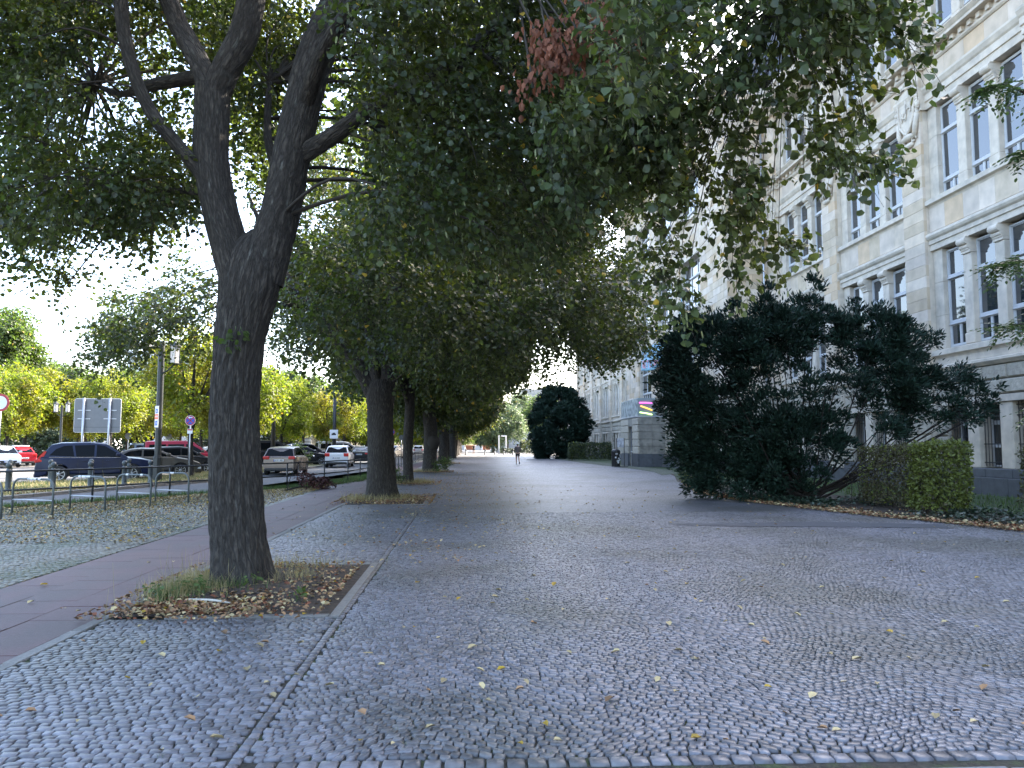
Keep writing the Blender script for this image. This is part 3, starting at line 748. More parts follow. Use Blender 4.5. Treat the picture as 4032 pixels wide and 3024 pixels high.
# carved crests on the piers
def crest(y):
    t = binst('carved_crest', MB().box(-.02, .02, -.02, .02, -.02, .02).mesh('carved_crest', TRIM), (16.7, y, 14.0))
    def part(mb, name, smooth=False): return mb.build(name, TRIM, t, smooth)
    sh = [(-.5, 1.0), (0, 1.12), (.5, 1.0), (.52, .2), (.4, -.3), (.15, -.6), (0, -.68), (-.15, -.6), (-.4, -.3), (-.52, .2)]
    mb = MB(); mb.prism(sh, -.10, .02, 'yz')
    mb.tube([(-.12, p[0], p[1], .045) for p in sh + [sh[0]]], 8); part(mb, 'shield')
    for ch, yy, zz, sz in (('K', .17, .05, .55), ('J', 0, .35, .85), ('H', -.17, .28, .55)):
        me = text_mesh(ch, sz, TRIM, 'carved_letter', .03); o = inst('carved_letter', me, t, (-.115, yy, zz), (R(90), 0, R(-90)))
    rr = random.Random(3); mb = MB()
    for sgn in (-1, 1):
        for i in range(26):
            a = i / 25; yy = sgn * (.56 + .1 * math.sin(a * 3.1)) + rr.uniform(-.05, .05); zz = .95 - a * 1.1; r_ = rr.uniform(.05, .1)
            mb.lathe([(.01, -r_), (r_ * .8, -r_ * .5), (r_, 0), (r_ * .8, r_ * .5), (.01, r_)], 7, (-.06, yy, zz))
        mb.tube([(-.05, sgn * .6, -.1, .09), (-.1, sgn * .52, -.55, .10), (-.08, sgn * .42, -.95, .07)], 8)
        sc = [(-.06, sgn * (.34 + (.16 - .012 * k) * math.cos(k * .55)), -1.0 + (.16 - .012 * k) * math.sin(k * .55), .04) for k in range(12)]
        mb.tube(sc, 6)
    part(mb, 'garland', True)
    mb = MB(); mb.lathe([(.02, -.34), (.11, -.25), (.15, 0), (.11, .25), (.02, .34)], 12, (-.08, 0, -.82), 'y'); part(mb, 'scroll', True)
    mb = MB(); mb.lathe([(.02, -.3), (.1, -.22), (.12, 0), (.1, .22), (.02, .3)], 12, (-.03, 0, -1.12), 'y'); part(mb, 'scroll', True); mb = MB()
    for k in range(5):
        r_ = .12; mb.lathe([(.01, -r_), (r_ * .8, -r_ * .5), (r_, 0), (r_ * .8, r_ * .5), (.01, r_)], 8, (-.07, -.36 + .18 * k, 1.15 + .06 * (2 - abs(k - 2))))
    part(mb, 'crest_crown', True)
for k in (0, 1, 2): crest(27.4 + 6.7 * k)
# ---- entrance block with glass lantern box
EX0, EX1, EY0, EY1 = 12.36, 14.36, 55.2, 61.2
EB = thing('entrance_porch', 'small stone entrance block with a glass box of neon strips on top', 'porch', (EX0, EY0, 0))
def ep(mb, name, mat, smooth=False, parent=None):
    o = mb.build(name, mat, parent or EB, smooth); o.location = (-EX0, -EY0, 0) if parent is None else (0, 0, 0); return o
for j in range(5):
    z0 = .95 + j * .53
    for i in range(2): ep(MB().cbox(EX0 + .1 + i * .95, EX0 + 1.04 + i * .95, EY0, EY0 + .1, z0 + .008, z0 + .522, .008), 'stone_block', GREYST)
    for (a, c) in ((EY0 + .0, EY0 + 1.9), (EY0 + 3.4, EY1)): ep(MB().cbox(EX0 - .03, EX0 + .1, a, c, z0 + .015, z0 + .515, .03), 'rough_block', ROUGHST)
for i in range(2): ep(MB().cbox(EX0 + .1 + i * .95, EX0 + 1.04 + i * .95, EY0 - .02, EY0 + .1, -.05, .95, .006), 'plinth_slab', PLINTH)
for (a, c) in ((EY0 - .02, EY0 + 1.9), (EY0 + 3.4, EY1)): ep(MB().cbox(EX0 - .05, EX0 + .1, a, c, -.05, .95, .006), 'plinth_slab', PLINTH)
mb = MB(); mb.box(EX0 + .09, X2 - .01, EY0 + .09, EY0 + 1.9, 0, 3.6); mb.box(EX0 + .09, X2 - .01, EY0 + 3.4, EY1, 0, 3.6); mb.box(EX0 + .7, X2 - .01, EY0 + 1.9, EY0 + 3.4, 0, 3.6); mb.box(EX0 + .0, EX0 + .7, EY0 + 1.9, EY0 + 3.4, 3.0, 3.6); ep(mb, 'wall', GREYST)
ep(MB().cbox(EX0 - .05, X2 - .01, EY0 - .03, EY1, 3.6, 3.72, .01), 'coping', STEEL)
dr = ep(MB().cbox(EX0 + .25, EX0 + .31, EY0 + 1.9, EY0 + 3.4, 0, 3.0, .01), 'door', BLACKP)
for a in (EY0 + 1.98, EY0 + 2.70): ep(MB().box(EX0 + .235, EX0 + .249, a, a + .62, .3, 2.9), 'door_glass', GLASS, parent=dr)
for a in (EY0 + 1.92, EY0 + 2.62, EY0 + 3.34): ep(MB().box(EX0 + .21, EX0 + .249, a, a + .05, 0, 3), 'door_frame', STEEL, parent=dr)
ep(MB().tube([(EX0 + .15, EY0 + 2.1, 1.1, .025), (EX0 + .15, EY0 + 3.2, 1.1, .025)], 8), 'push_bar', WHITEP, parent=dr)
NG = pm('etched_green_glass', (.25, .31, .31), .15, noise=.1, nscale=2)
MIR = pm('milky_mirror_glass', (.5, .53, .52), .12, noise=.5, nscale=3, spec=.8)
gb = ep(MB().box(EX0 + .1, EX0 + 1.32, EY0 + .12, EY1 - .1, 3.73, 4.93), 'lantern_core', NG)
ep(MB().cbox(EX0, EX0 + 1.4, EY0 + .02, EY0 + .06, 3.73, 5.0, .004), 'glass_panel', NG)
for j in range(3): ep(MB().cbox(EX0 - .02, EX0 + .01, EY0 + .1 + j * 1.95, EY0 + 2.0 + j * 1.95, 3.73, 5.0, .004), 'glass_panel', MIR)
def emis(name, col, st):
    m = bpy.data.materials.new(name); m.use_nodes = True; b = m.node_tree.nodes['Principled BSDF']
    b.inputs['Base Color'].default_value = (*col, 1); b.inputs['Emission Color'].default_value = (*col, 1); b.inputs['Emission Strength'].default_value = st; return m
for (nm, col, z0, z1, x0) in (('neon_pink', (1, .1, .6), 4.66, 4.63, .12), ('neon_orange', (1, .42, .06), 4.42, 4.12, .22), ('neon_green', (.7, 1, .3), 3.96, 3.80, .15)):
    ep(MB().tube([(EX0 + x0, EY0 - .01, z0, .035), (EX0 + .6, EY0 - .01, z0 * .5 + z1 * .5 + .02, .035), (EX0 + 1.05, EY0 - .01, z1, .035)], 8), 'neon_tube', emis(nm, col, .55), True)
ep(MB().box(EX0 + 2.02, EX0 + 2.2, EY0 + .3, EY0 + .6, 0, 3.6), 'corner_pipe', pm('blue_grey_metal', (.14, .18, .24), .5))
# ================================================================== TREES
def basis_rand(n): return unit(RNG.normal(size=(n, 3)))
def sprays(clumps, per_m2, axis, leaf=.085, per=12, L=.5, droop=.35, spread=.05, minn=4):
    """leafy twigs hanging out of spherical clumps; returns leaf arrays and twig segments"""
    O, OUT = [], []
    for (x, y, z, r) in clumps:
        n_ = max(minn, int(per_m2 * math.pi * r * r))
        d = basis_rand(n_); rad = r * RNG.uniform(.15, 1, n_) ** .6
        o = np.array([x, y, z]) + d * rad[:, None] * np.array([1, 1, .8])
        out = np.array([x, y, z]) - np.array(axis); out[2] = max(out[2], 0) * .3
        out = out / (np.linalg.norm(out) + 1e-6)
        O.append(o); OUT.append(unit(out * .7 + d * .7 + RNG.normal(size=(n_, 3)) * .35 + np.array([0, 0, -droop])))
    O = np.concatenate(O); D0 = np.concatenate(OUT); n_ = len(O)
    t = np.linspace(.05, 1, per)[None, :, None]; Ls = (L * RNG.uniform(.6, 1.2, n_))[:, None, None]
    pos = O[:, None, :] + D0[:, None, :] * Ls * t + np.array([0, 0, -1])[None, None] * (t ** 2) * Ls * .35
    side = unit(np.cross(D0, np.array([0, 0, 1.0])))[:, None, :] * np.where(np.arange(per) % 2, 1, -1)[None, :, None]
    DD = unit(D0[:, None, :] * .45 + side * .75 + np.array([0, 0, -.55]) + RNG.normal(size=(n_, per, 3)) * .30)
    pos = pos + side * spread * RNG.uniform(.3, 1.2, (n_, per, 1)) + RNG.normal(size=(n_, per, 3)) * spread * .5
    NN = unit(np.array([0, 0, .8]) + RNG.normal(size=(n_, per, 3)) * .55)
    SS = leaf * RNG.uniform(.6, 1.25, (n_, per))
    tw0 = O; tw1 = O + D0 * Ls[:, 0] * 1.0 + np.array([0, 0, -.35]) * Ls[:, 0]
    return pos.reshape(-1, 3), DD.reshape(-1, 3), NN.reshape(-1, 3), SS.ravel(), tw0, tw1
def twig_mesh(name, A, B, r, mat=None):
    n_ = len(A); d = unit(B - A); x = unit(np.cross(d, np.array([.3, .2, .9]))); y = np.cross(d, x)
    V = []
    for P_, rr in ((A, r), (B, r * .45)):
        for a in (0, 2.094, 4.189): V.append(P_ + rr * (math.cos(a) * x + math.sin(a) * y))
    V = np.stack(V, 1).reshape(-1, 3); b = (np.arange(n_) * 6)[:, None]
    F = np.concatenate([b + np.array([[0, 1, 4, 3]]), b + np.array([[1, 2, 5, 4]]), b + np.array([[2, 0, 3, 5]])], 1).reshape(-1, 4)
    return np_mesh(name, V, F, mat or TWIG)
TWIG = pm('twig_bark', (.035, .028, .022), .9)
def bark_mesh(name, paths, n=40, k=8, amp=.012, mat=None, fl=None):
    """swept limbs with real furrows and a UV along the grain"""
    Vs, Fs, UVs, off = [], [], [], 0
    for pi, path in enumerate(paths):
        pts = np.array(smooth_path(path, k)); Pp, rr = pts[:, :3], pts[:, 3]
        # densify
        seg = np.linalg.norm(np.diff(Pp, axis=0), axis=1); s = np.concatenate([[0], np.cumsum(seg)])
        m_ = max(4, int(s[-1] / .035) if amp > .006 else int(s[-1] / .12)); m_ = min(m_, 260)
        ss = np.linspace(0, s[-1], m_ + 1)
        Q = np.stack([np.interp(ss, s, Pp[:, i]) for i in range(3)], 1); r_ = np.interp(ss, s, rr)
        T = unit(np.gradient(Q, axis=0)); up = np.array([0., 1., 0.]) if abs(T[0][1]) < .9 else np.array([1., 0, 0])
        U_ = []
        for t_ in T:
            up = up - t_ * up.dot(t_); up = up / np.linalg.norm(up); U_.append(up.copy())
        U_ = np.array(U_); W_ = np.cross(T, U_); a = np.arange(n) * 2 * np.pi / n
        th = a[None, :] + 0.25 * np.sin(ss[:, None] * 1.7 + pi) + .10 * np.sin(ss[:, None] * 5.1 + 3 * a[None, :])
        ph = RNG.uniform(0, 6.28, 6)
        freq = max(5, int(19 * r_.mean() / .3))
        fur = np.abs(np.sin(th * freq * .5 + 1.3 * np.sin(ss[:, None] * 4 + ph[0]) + 1.1 * np.sin(ss[:, None] * 9 + 2 * a[None, :] + ph[1])))
        fur = fur ** .6 + .35 * np.sin(th * freq * 1.3 + ph[2] + 2 * np.sin(ss[:, None] * 6))
        low = .05 * np.sin(2 * a[None, :] + ss[:, None] * 1.1 + ph[3]) + .035 * np.sin(3 * a[None, :] - ss[:, None] * 1.9 + ph[4])
        rad = r_[:, None] * (1 + low) + amp * (fur - .7)
        if fl and pi == 0:
            z_ = Q[:, 2]; rad = rad + (np.clip(.55 - z_, 0, 1)[:, None] ** 2) * (.16 + .14 * np.cos(a[None, :] * 5 + .6)) * fl
        V = Q[:, None, :] + rad[..., None] * (np.cos(a)[None, :, None] * U_[:, None, :] + np.sin(a)[None, :, None] * W_[:, None, :])
        N1 = m_ + 1
        i, j = np.meshgrid(np.arange(m_), np.arange(n), indexing='ij'); i, j = i.ravel(), j.ravel(); j2 = (j + 1) % n
        F = np.stack([i * n + j, i * n + j2, (i + 1) * n + j2, (i + 1) * n + j], 1)
        circ = 2 * np.pi * r_.mean()
        u0, u1 = j / n * circ, (j + 1) / n * circ
        uv = np.stack([np.stack([u0, ss[i]], 1), np.stack([u1, ss[i]], 1), np.stack([u1, ss[i + 1]], 1), np.stack([u0, ss[i + 1]], 1)], 1)
        Vs.append(V.reshape(-1, 3)); Fs.append(F + off); UVs.append(uv.reshape(-1, 2)); off += N1 * n
    me = np_mesh(name, np.concatenate(Vs), np.concatenate(Fs), mat or BARK, smooth=True)
    ul = me.uv_layers.new(name='uv'); ul.data.foreach_set('uv', np.concatenate(UVs).astype(np.float32).ravel())
    return me
# bark: fine cracked relief on top of the modelled furrows
n, l = BARK.node_tree.nodes, BARK.node_tree.links
bs = n['Principled BSDF']; uvn = n.new('ShaderNodeTexCoord'); mp = n.new('ShaderNodeMapping'); mp.inputs['Scale'].default_value = (26, 4.2, 1); l.new(uvn.outputs['UV'], mp.inputs[0])
vo = n.new('ShaderNodeTexVoronoi'); vo.feature = 'DISTANCE_TO_EDGE'; vo.inputs['Scale'].default_value = 1.0
nz = n.new('ShaderNodeTexNoise'); nz.inputs['Scale'].default_value = 1.7; nz.inputs['Detail'].default_value = 6; l.new(mp.outputs[0], nz.inputs['Vector'])
va = n.new('ShaderNodeVectorMath'); va.operation = 'MULTIPLY_ADD'; l.new(nz.outputs['Color'], va.inputs[0]); va.inputs[1].default_value = (1.6, 1.6, 0); l.new(mp.outputs[0], va.inputs[2]); l.new(va.outputs[0], vo.inputs['Vector'])
mrr = n.new('ShaderNodeMapRange'); mrr.inputs[1].default_value = 0; mrr.inputs[2].default_value = .28; l.new(vo.outputs['Distance'], mrr.inputs[0])
mad = n.new('ShaderNodeMath'); mad.operation = 'ADD'; l.new(mrr.outputs[0], mad.inputs[0]); l.new(nz.outputs[0], mad.inputs[1])
bpn = n.new('ShaderNodeBump'); bpn.inputs['Strength'].default_value = 1.0; bpn.inputs['Distance'].default_value = .014; l.new(mad.outputs[0], bpn.inputs['Height']); l.new(bpn.outputs[0], bs.inputs['Normal'])
mc = n.new('ShaderNodeMapRange'); mc.inputs[3].default_value = .45; mc.inputs[4].default_value = 1.2; l.new(mrr.outputs[0], mc.inputs[0])
sc_ = bs.inputs['Base Color'].links[0].from_socket; vmm = n.new('ShaderNodeVectorMath'); vmm.operation = 'SCALE'; l.new(sc_, vmm.inputs[0]); l.new(mc.outputs[0], vmm.inputs['Scale']); l.new(vmm.outputs[0], bs.inputs['Base Color'])

def crown(parent, clumps, dens, axis, off, leaf=.085, per=12, L=.5, bract=.07, name='foliage', lm=None, tw=True, yel=.004):
    P_, D_, N_, S_, A_, B_ = sprays(clumps, dens, axis, leaf, per, L)
    k = RNG.uniform(size=len(P_)); b_ = k < bract; y_ = (k > 1 - yel); g_ = ~(b_ | y_)
    Db = unit(D_[b_] * .3 + np.array([0, 0, -1.0]))
    off = np.array(off)
    me = leaves_mesh(name, [(P_[g_] - off, D_[g_], N_[g_], S_[g_], HEART, lm or LEAF), (P_[b_] - off, Db, N_[b_], S_[b_] * 1.0, STRIP, BRACT), (P_[y_] - off, D_[y_], N_[y_], S_[y_], HEART, YELLOW)])
    o = inst(name, me, parent); o['kind'] = 'stuff'
    if tw:
        t = inst('twigs', twig_mesh('twigs', A_ - off, B_ - off, .004 * leaf / .085), parent); t['kind'] = 'stuff'
    return o
def feeders(parent, clumps, nodes, off, r0=.028, name='branches', sag=.5):
    """curved boughs from the nearest limb point to every clump"""
    nd = np.array(nodes); off = np.array(off); mb = MB()
    for (x, y, z, r) in clumps:
        c = np.array([x, y, z]); d = np.linalg.norm(nd[:, :3] - c, axis=1) + np.maximum(0, nd[:, 2] - z) * .3; q = nd[np.argmin(d)][:3]
        m_ = (q + c) / 2 + np.array([random.uniform(-.2, .2), random.uniform(-.2, .2), .12 * np.linalg.norm(q - c)])
        ln = np.linalg.norm(q - c); ra = r0 * min(1.5, .5 + ln * .35)
        pts = smooth_path([(*(q - off), ra), (*(m_ - off), ra * .65), (*(c - off), ra * .35), (*(c - off + (c - q) / max(ln, .1) * r * .6 + np.array([0, 0, -r * .3])), .004)], 4)
        mb.tube(pts, 5)
        nd = np.vstack([nd, [*m_, 0, ][:nd.shape[1]]]) if False else nd
    o = mb.build(name, TWIG, parent, smooth=True); o['kind'] = 'stuff'; return o

T1_CLUMPS = [(-5.28,12.87,6.4,0.82), (-5.65,11.49,9.2,0.66), (-3.63,8.51,7.87,0.79), (-3.08,10.49,8.29,0.47), (-6.54,10.16,9.36,0.67), (-4.53,8.55,5.57,0.42), (-4.13,9.09,4.81,0.74), (-5.03,8.93,7.85,0.47), (-4.64,11.01,5.17,0.59), (-3.69,9.09,4.75,0.6), (-6.26,10.12,4.74,0.6), (-5.25,11.13,5.82,0.53), (-5.54,10.57,9.22,0.84), (-6.72,12.76,6.01,0.71), (-4.11,10.5,5.41,0.72), (-7.27,12.73,8.19,0.71), (-5.8,12.06,5.57,0.76), (-6.74,12.56,6.96,0.77), (-7.04,13.28,5.76,0.71), (-8.35,13.66,5.9,0.61), (-4.75,12.52,6.44,0.48), (-4.91,12,5.85,0.72), (-7.09,11.97,6.4,0.42), (-4.32,8.8,7.53,0.46), (-5.38,9.56,8.27,0.42), (-5.81,11.86,8.5,0.67), (-5.24,9.13,6.73,0.77), (-5.32,11.69,8.7,0.83), (-4.24,12.97,8.92,0.69), (-5.16,9.74,6.96,0.53), (-5.21,9.17,6.39,0.68), (-3.46,9.97,8.26,0.47), (-5.08,12.59,7.31,0.45), (-4.07,11.43,8.85,0.55), (-6.22,11.05,7.04,0.56), (-6.94,13.19,9.17,0.49), (-3.87,10.07,7.19,0.75), (-4.45,9.34,7.32,0.66), (-3.28,9.77,9.18,0.77), (-3.86,10.11,9.02,0.81), (-6.74,10.78,6.38,0.47), (-3.87,9.1,8.76,0.57), (-5.82,13.66,8.7,0.57), (-5.71,9.9,6.34,0.74), (-4.62,9.79,8.75,0.57), (-5.87,9,5.29,0.46), (-4.71,8.66,4.54,0.73), (-7.07,11.88,8.8,0.56), (-4.39,13.18,8.93,0.63), (-5.38,12.57,7.51,0.58), (-6.41,9.61,9.12,0.42), (-4.65,9.35,8.61,0.47), (-7.09,13.34,9.3,0.47), (-5.53,9.39,7.6,0.53), (-5.13,8.68,6.1,0.82), (-7.02,12.51,6.71,0.47), (-6.06,9.77,9.31,0.44), (-5.63,13.86,9.29,0.4), (-7.09,10.76,5.33,0.42), (-2.74,9.84,9.35,0.42), (-5.24,9.9,9.25,0.58), (-4.98,8.71,8.36,0.84), (-6.59,11.31,4.9,0.36), (-6.1,9.99,4.83,0.36), (-6.74,12.77,5.09,0.43), (-7.25,13.22,5.59,0.29), (-5.96,9.89,4.8,0.4), (-4.1,10.08,4.9,0.27), (-6.49,11.43,5.73,0.37), (-7.19,12.65,6.23,0.26), (-6.48,11.18,5.27,0.27), (-6.67,12.89,5.79,0.36), (-6.33,12.45,4.62,0.44), (-5.19,9.8,5.08,0.28), (-4.05,9.62,4.36,0.26), (-7.99,13.37,5.83,0.44), (-5.32,11.43,5.48,0.32), (-5.16,11.89,5.91,0.28), (-5.99,13.72,5.78,0.41), (-8.19,13.62,6,0.34), (-6.65,12.95,5.54,0.44), (-3.97,9.74,4.61,0.45), (-2.89,11.11,9.48,0.42), (-2.36,10.74,7.19,0.49), (-4.22,13.07,8.06,0.43), (-3.46,12.58,6.48,0.67), (-4.06,13.36,7.79,0.52), (-3.72,10.63,9.22,0.38), (-3.59,10.26,9.44,0.42), (-3.34,12.72,9.03,0.61), (-3.1,10.29,6.52,0.44), (-2.5,10.34,7.58,0.45), (-2.97,11.74,6.57,0.56), (-3.35,11.49,6.6,0.62), (-4.58,13.9,9.27,0.6), (-3.26,12.33,8.68,0.69), (-3.33,11.05,7.43,0.54), (-3.61,12.62,9.02,0.67), (-3.38,12.85,8.64,0.68), (-2.44,10.83,7.35,0.51), (-2.82,10.98,7.07,0.44), (-1.91,10.56,9.35,0.52), (1.35,10.52,7.46,0.76), (2.67,11.04,7.04,0.57), (-1.2,12.36,9.07,0.51), (1.24,12.75,7.16,0.45), (1.35,7.8,6.49,0.65), (1.58,7.49,5.16,0.79), (-0.35,11.4,6.57,0.5), (-0.15,7.76,6.45,0.43), (1.77,12.24,8.7,0.43), (-0.04,10.4,8.48,0.79), (-0.09,10.19,8.74,0.77), (-0.4,12.53,7.08,0.53), (1.55,8.01,5.67,0.42), (0.6,8.85,6.22,0.7), (-1.13,11.6,7.81,0.64), (-0.76,7.5,6.14,0.69), (1.26,12.27,8.1,0.77), (-1.05,12.29,9.22,0.45), (-0.16,12.86,8.96,0.45), (1.26,11.42,5.78,0.4), (-0.12,11.12,5.11,0.54), (1.72,11.33,7.51,0.65), (2.19,12.06,5.93,0.42), (0.38,7.89,5.82,0.48), (1.2,10.94,8.11,0.49), (1.54,9.72,6.68,0.52), (1.65,10.66,8.04,0.7), (0.01,7.56,4.67,0.5), (1.94,10.23,7.13,0.41), (1.08,12.14,6.34,0.65), (-0.7,9.45,5.18,0.47), (-0.21,9.57,6.86,0.41), (0.08,11.22,5.61,0.74), (1.53,12.25,6.05,0.77), (2.04,11.03,7.97,0.66), (-0.69,11.16,9.11,0.71), (-1.57,12.07,7.58,0.55), (1.96,11.86,7.99,0.58), (2.59,10.31,6.35,0.47), (-0.11,11.97,8.26,0.49), (-0.58,7.61,4.09,0.61), (-1.23,10.65,6.03,0.44), (1.37,9.06,6.88,0.74), (1.98,11.13,8.78,0.45), (-0.61,11.15,9.4,0.58), (0.04,7.54,3.83,0.49), (-0.61,12.11,7.83,0.63), (0.05,10.77,6.17,0.56), (-0.78,10.7,8.03,0.64), (-1.6,11.46,7.89,0.42), (1.6,12.15,7.89,0.74), (0.75,8.23,4.16,0.59), (-0.5,7.85,5.07,0.75), (-0.47,12.67,6,0.78), (-0.35,12.98,5.54,0.45), (1.57,9.85,5.4,0.51), (-1.78,12.6,8.78,0.56), (-0.95,9.74,5.93,0.65), (0.04,7.41,6.44,0.73), (1.15,10.1,8.51,0.63), (0.37,11.72,4.86,0.52), (-0.44,8.14,5.26,0.77), (-0.86,7.39,5.61,0.45), (1.06,7.26,5.45,0.52), (0.74,9.48,7.6,0.53), (1.17,11.79,5.22,0.52), (1.02,8.83,5.76,0.69), (1.37,10.03,5.43,0.75), (0.74,7.66,4.71,0.47), (0.09,7.75,5.42,0.7), (-0.52,10.23,7.06,0.74), (-0.79,10.71,6.76,0.66), (-0.69,9.93,8.1,0.64), (1.04,9.79,8.98,0.62), (0.21,7.38,6.39,0.51), (-1.84,12.48,8.8,0.43), (-0.51,10.82,5.93,0.41), (-0.97,10.01,6.9,0.46), (1.17,9.97,5.47,0.61), (0.29,9.12,5.45,0.67), (-0.42,10.76,6.42,0.67), (-1.19,10.8,6.43,0.42), (1.66,10.05,8.61,0.61), (1.45,9.92,5.19,0.78), (-0,12.95,7.81,0.53), (1.29,11.78,7.48,0.74), (-0.1,12.69,5.03,0.7), (-0.58,10.28,5.25,0.67), (1.15,11.34,5.01,0.79), (0.29,11.01,7.38,0.62), (-0.63,8.6,4.43,0.67), (0.65,9.97,4.41,0.53), (-0.7,7.2,5.93,0.45), (-0.43,8.9,7.6,0.65), (2.08,12.27,7.72,0.53), (-6.37,11,4.46,0.16), (-6.21,11,4.36,0.15), (-6.06,11,4.25,0.14), (-5.9,11,4.14,0.16), (-5.74,11,4.01,0.14), (-5.59,11,3.88,0.16)]
T1_NEAR = [(1.75,5.89,5.33,0.26), (1.04,5.05,4.98,0.25), (2.39,5.68,5.22,0.23), (2.27,5.36,5.43,0.26), (2.28,6.85,6.82,0.3), (1.12,4.91,4.32,0.38), (2.67,5.3,4.84,0.25), (3.81,7.15,6.86,0.26), (2.43,5.63,6.33,0.27), (1.03,6.04,6.13,0.27), (1.54,7.07,6.37,0.32), (2.56,6.53,5.88,0.29), (0.93,5.07,5.42,0.21), (1.33,5.98,4.74,0.23), (1.1,5.66,4.89,0.26), (1.41,6.01,5.18,0.3), (3.01,7.07,6.25,0.29), (2.52,5.26,4.56,0.28), (1.69,6.42,5.88,0.38), (3.15,7.17,7.08,0.24), (2.05,5.49,4.82,0.38), (1.49,6.57,5.48,0.26), (1.55,7.15,6.66,0.33), (2.03,6.37,5.54,0.25), (1.97,5.93,5.61,0.27), (2.37,5.09,4.74,0.39), (1.92,5.11,5.72,0.35), (1.76,6.76,6.96,0.35), (2.4,5.12,5.16,0.35), (1.24,6.47,5.29,0.25), (2.01,5.35,5.49,0.31), (2.36,5.78,5.03,0.25), (2.09,4.89,4.99,0.23), (1.67,6.37,5.2,0.3), (2.8,5.64,5.67,0.35), (2.95,6.93,6.3,0.21), (3.45,7.04,6.08,0.27), (2.98,7.18,5.82,0.27), (1.81,6.44,6.73,0.21), (2.71,5.26,5.8,0.39), (1.86,5.63,4.64,0.25), (2.87,5.33,4.86,0.32), (1.94,4.8,5.61,0.27), (1.06,4.98,4.79,0.31), (2.63,6.2,6.08,0.31), (3.03,6.33,5.51,0.31), (2.55,5.07,5.75,0.37), (2.92,5.7,4.83,0.22), (2.76,5.93,4.93,0.25), (2.68,5.94,5.72,0.34), (0.88,6.25,3.81,0.24), (1.54,7.77,4.62,0.23), (0.79,6.54,4.37,0.23), (1.46,6.44,3.98,0.25), (0.78,6.77,4.65,0.21), (1.45,7.5,4.78,0.25), (1.48,7.47,4.76,0.27), (0.93,6.61,4.18,0.3), (1.29,6.48,3.89,0.32), (0.84,6.12,4.35,0.33), (0.9,7.16,4.76,0.22), (1.6,6.73,4.44,0.27), (1.36,6.26,4.48,0.3), (1.59,6.35,4.33,0.27), (1.41,7.83,4.65,0.31), (0.99,6.92,4.4,0.23), (1.21,7.24,4.95,0.36), (1.4,6.99,4.68,0.29), (0.96,7.64,4.53,0.32), (1.1,7.19,4.67,0.3), (0.98,6.69,4.13,0.31), (1.42,6.34,4.31,0.37), (1.11,6.19,4.24,0.37), (1,7.96,4.12,0.24), (1.86,8,4.76,0.31), (1.39,5.99,4.27,0.38), (1.56,6.4,4.33,0.11), (1.7,6.4,4.23,0.1), (1.85,6.4,4.12,0.08), (1.99,6.4,4.02,0.1), (2.1,6.4,3.9,0.11), (2.22,6.4,3.78,0.1), (2.32,6.4,3.67,0.1), (2.41,6.4,3.55,0.09), (2.49,6.4,3.43,0.1), (2.56,6.4,3.37,0.11), (2.62,6.4,3.33,0.09), (2.68,6.4,3.28,0.08), (2,6.8,4.29,0.07), (2.07,6.8,4.08,0.1), (2.14,6.8,3.88,0.09), (2.21,6.8,3.71,0.1), (2.28,6.8,3.56,0.07), (2.35,6.8,3.43,0.07), (2.42,6.8,3.31,0.09), (2.49,6.8,3.19,0.08), (1.51,6.6,3.69,0.09), (1.56,6.6,3.52,0.08), (1.6,6.6,3.35,0.1), (1.64,6.6,3.21,0.1), (1.69,6.6,3.13,0.1), (1.73,6.6,3.05,0.09), (1.79,6.6,2.98,0.09), (1.84,6.6,2.9,0.09), (1.89,6.6,2.82,0.09), (1.94,5.6,4.48,0.09), (2.06,5.6,4.42,0.09), (2.18,5.6,4.36,0.11), (2.3,5.6,4.3,0.1), (2.41,5.6,4.21,0.08), (2.52,5.6,4.11,0.1), (2.62,5.6,4.02,0.1), (2.72,5.6,3.95,0.09), (2.81,5.6,3.89,0.11), (2.91,5.6,3.82,0.11), (2.98,5.6,3.78,0.08), (3.05,5.6,3.74,0.1), (3.12,5.6,3.7,0.09), (2.86,5.8,4.88,0.09), (2.91,5.8,4.75,0.09), (2.97,5.8,4.63,0.11), (3.03,5.8,4.52,0.1), (3.08,5.8,4.41,0.11), (3.14,5.8,4.31,0.08), (2.62,6,4.5,0.11), (2.77,6,4.16,0.1), (2.89,6,3.98,0.09), (3,6,3.94,0.11), (2.92,5.4,5.02,0.09), (3,5.4,4.95,0.07), (3.09,5.4,4.88,0.1), (3.17,5.4,4.81,0.08), (3.24,5.4,4.73,0.09), (3.3,5.4,4.65,0.1), (3.37,5.4,4.56,0.08), (2.11,6.2,4.5,0.11), (2.18,6.2,4.34,0.11), (2.26,6.2,4.18,0.1), (2.31,6.2,4,0.11), (2.37,6.2,3.82,0.13), (2.33,6.2,3.7,0.12), (2.28,6.2,3.58,0.1), (1.43,6.2,4.16,0.11), (1.47,6.2,4.05,0.12), (1.51,6.2,3.94,0.1), (1.56,6.2,3.82,0.1), (1.59,6.2,3.72,0.1), (1.63,6.2,3.63,0.1), (1.66,6.2,3.54,0.13), (1.69,6.2,3.45,0.13), (1.77,6,4.56,0.11), (1.83,6,4.48,0.1), (1.88,6,4.4,0.13), (1.94,6,4.33,0.13), (2,6,4.25,0.1), (2.04,6,4.11,0.1), (2.09,6,3.98,0.11), (2.13,6,3.84,0.1), (2.18,6,3.71,0.1)]
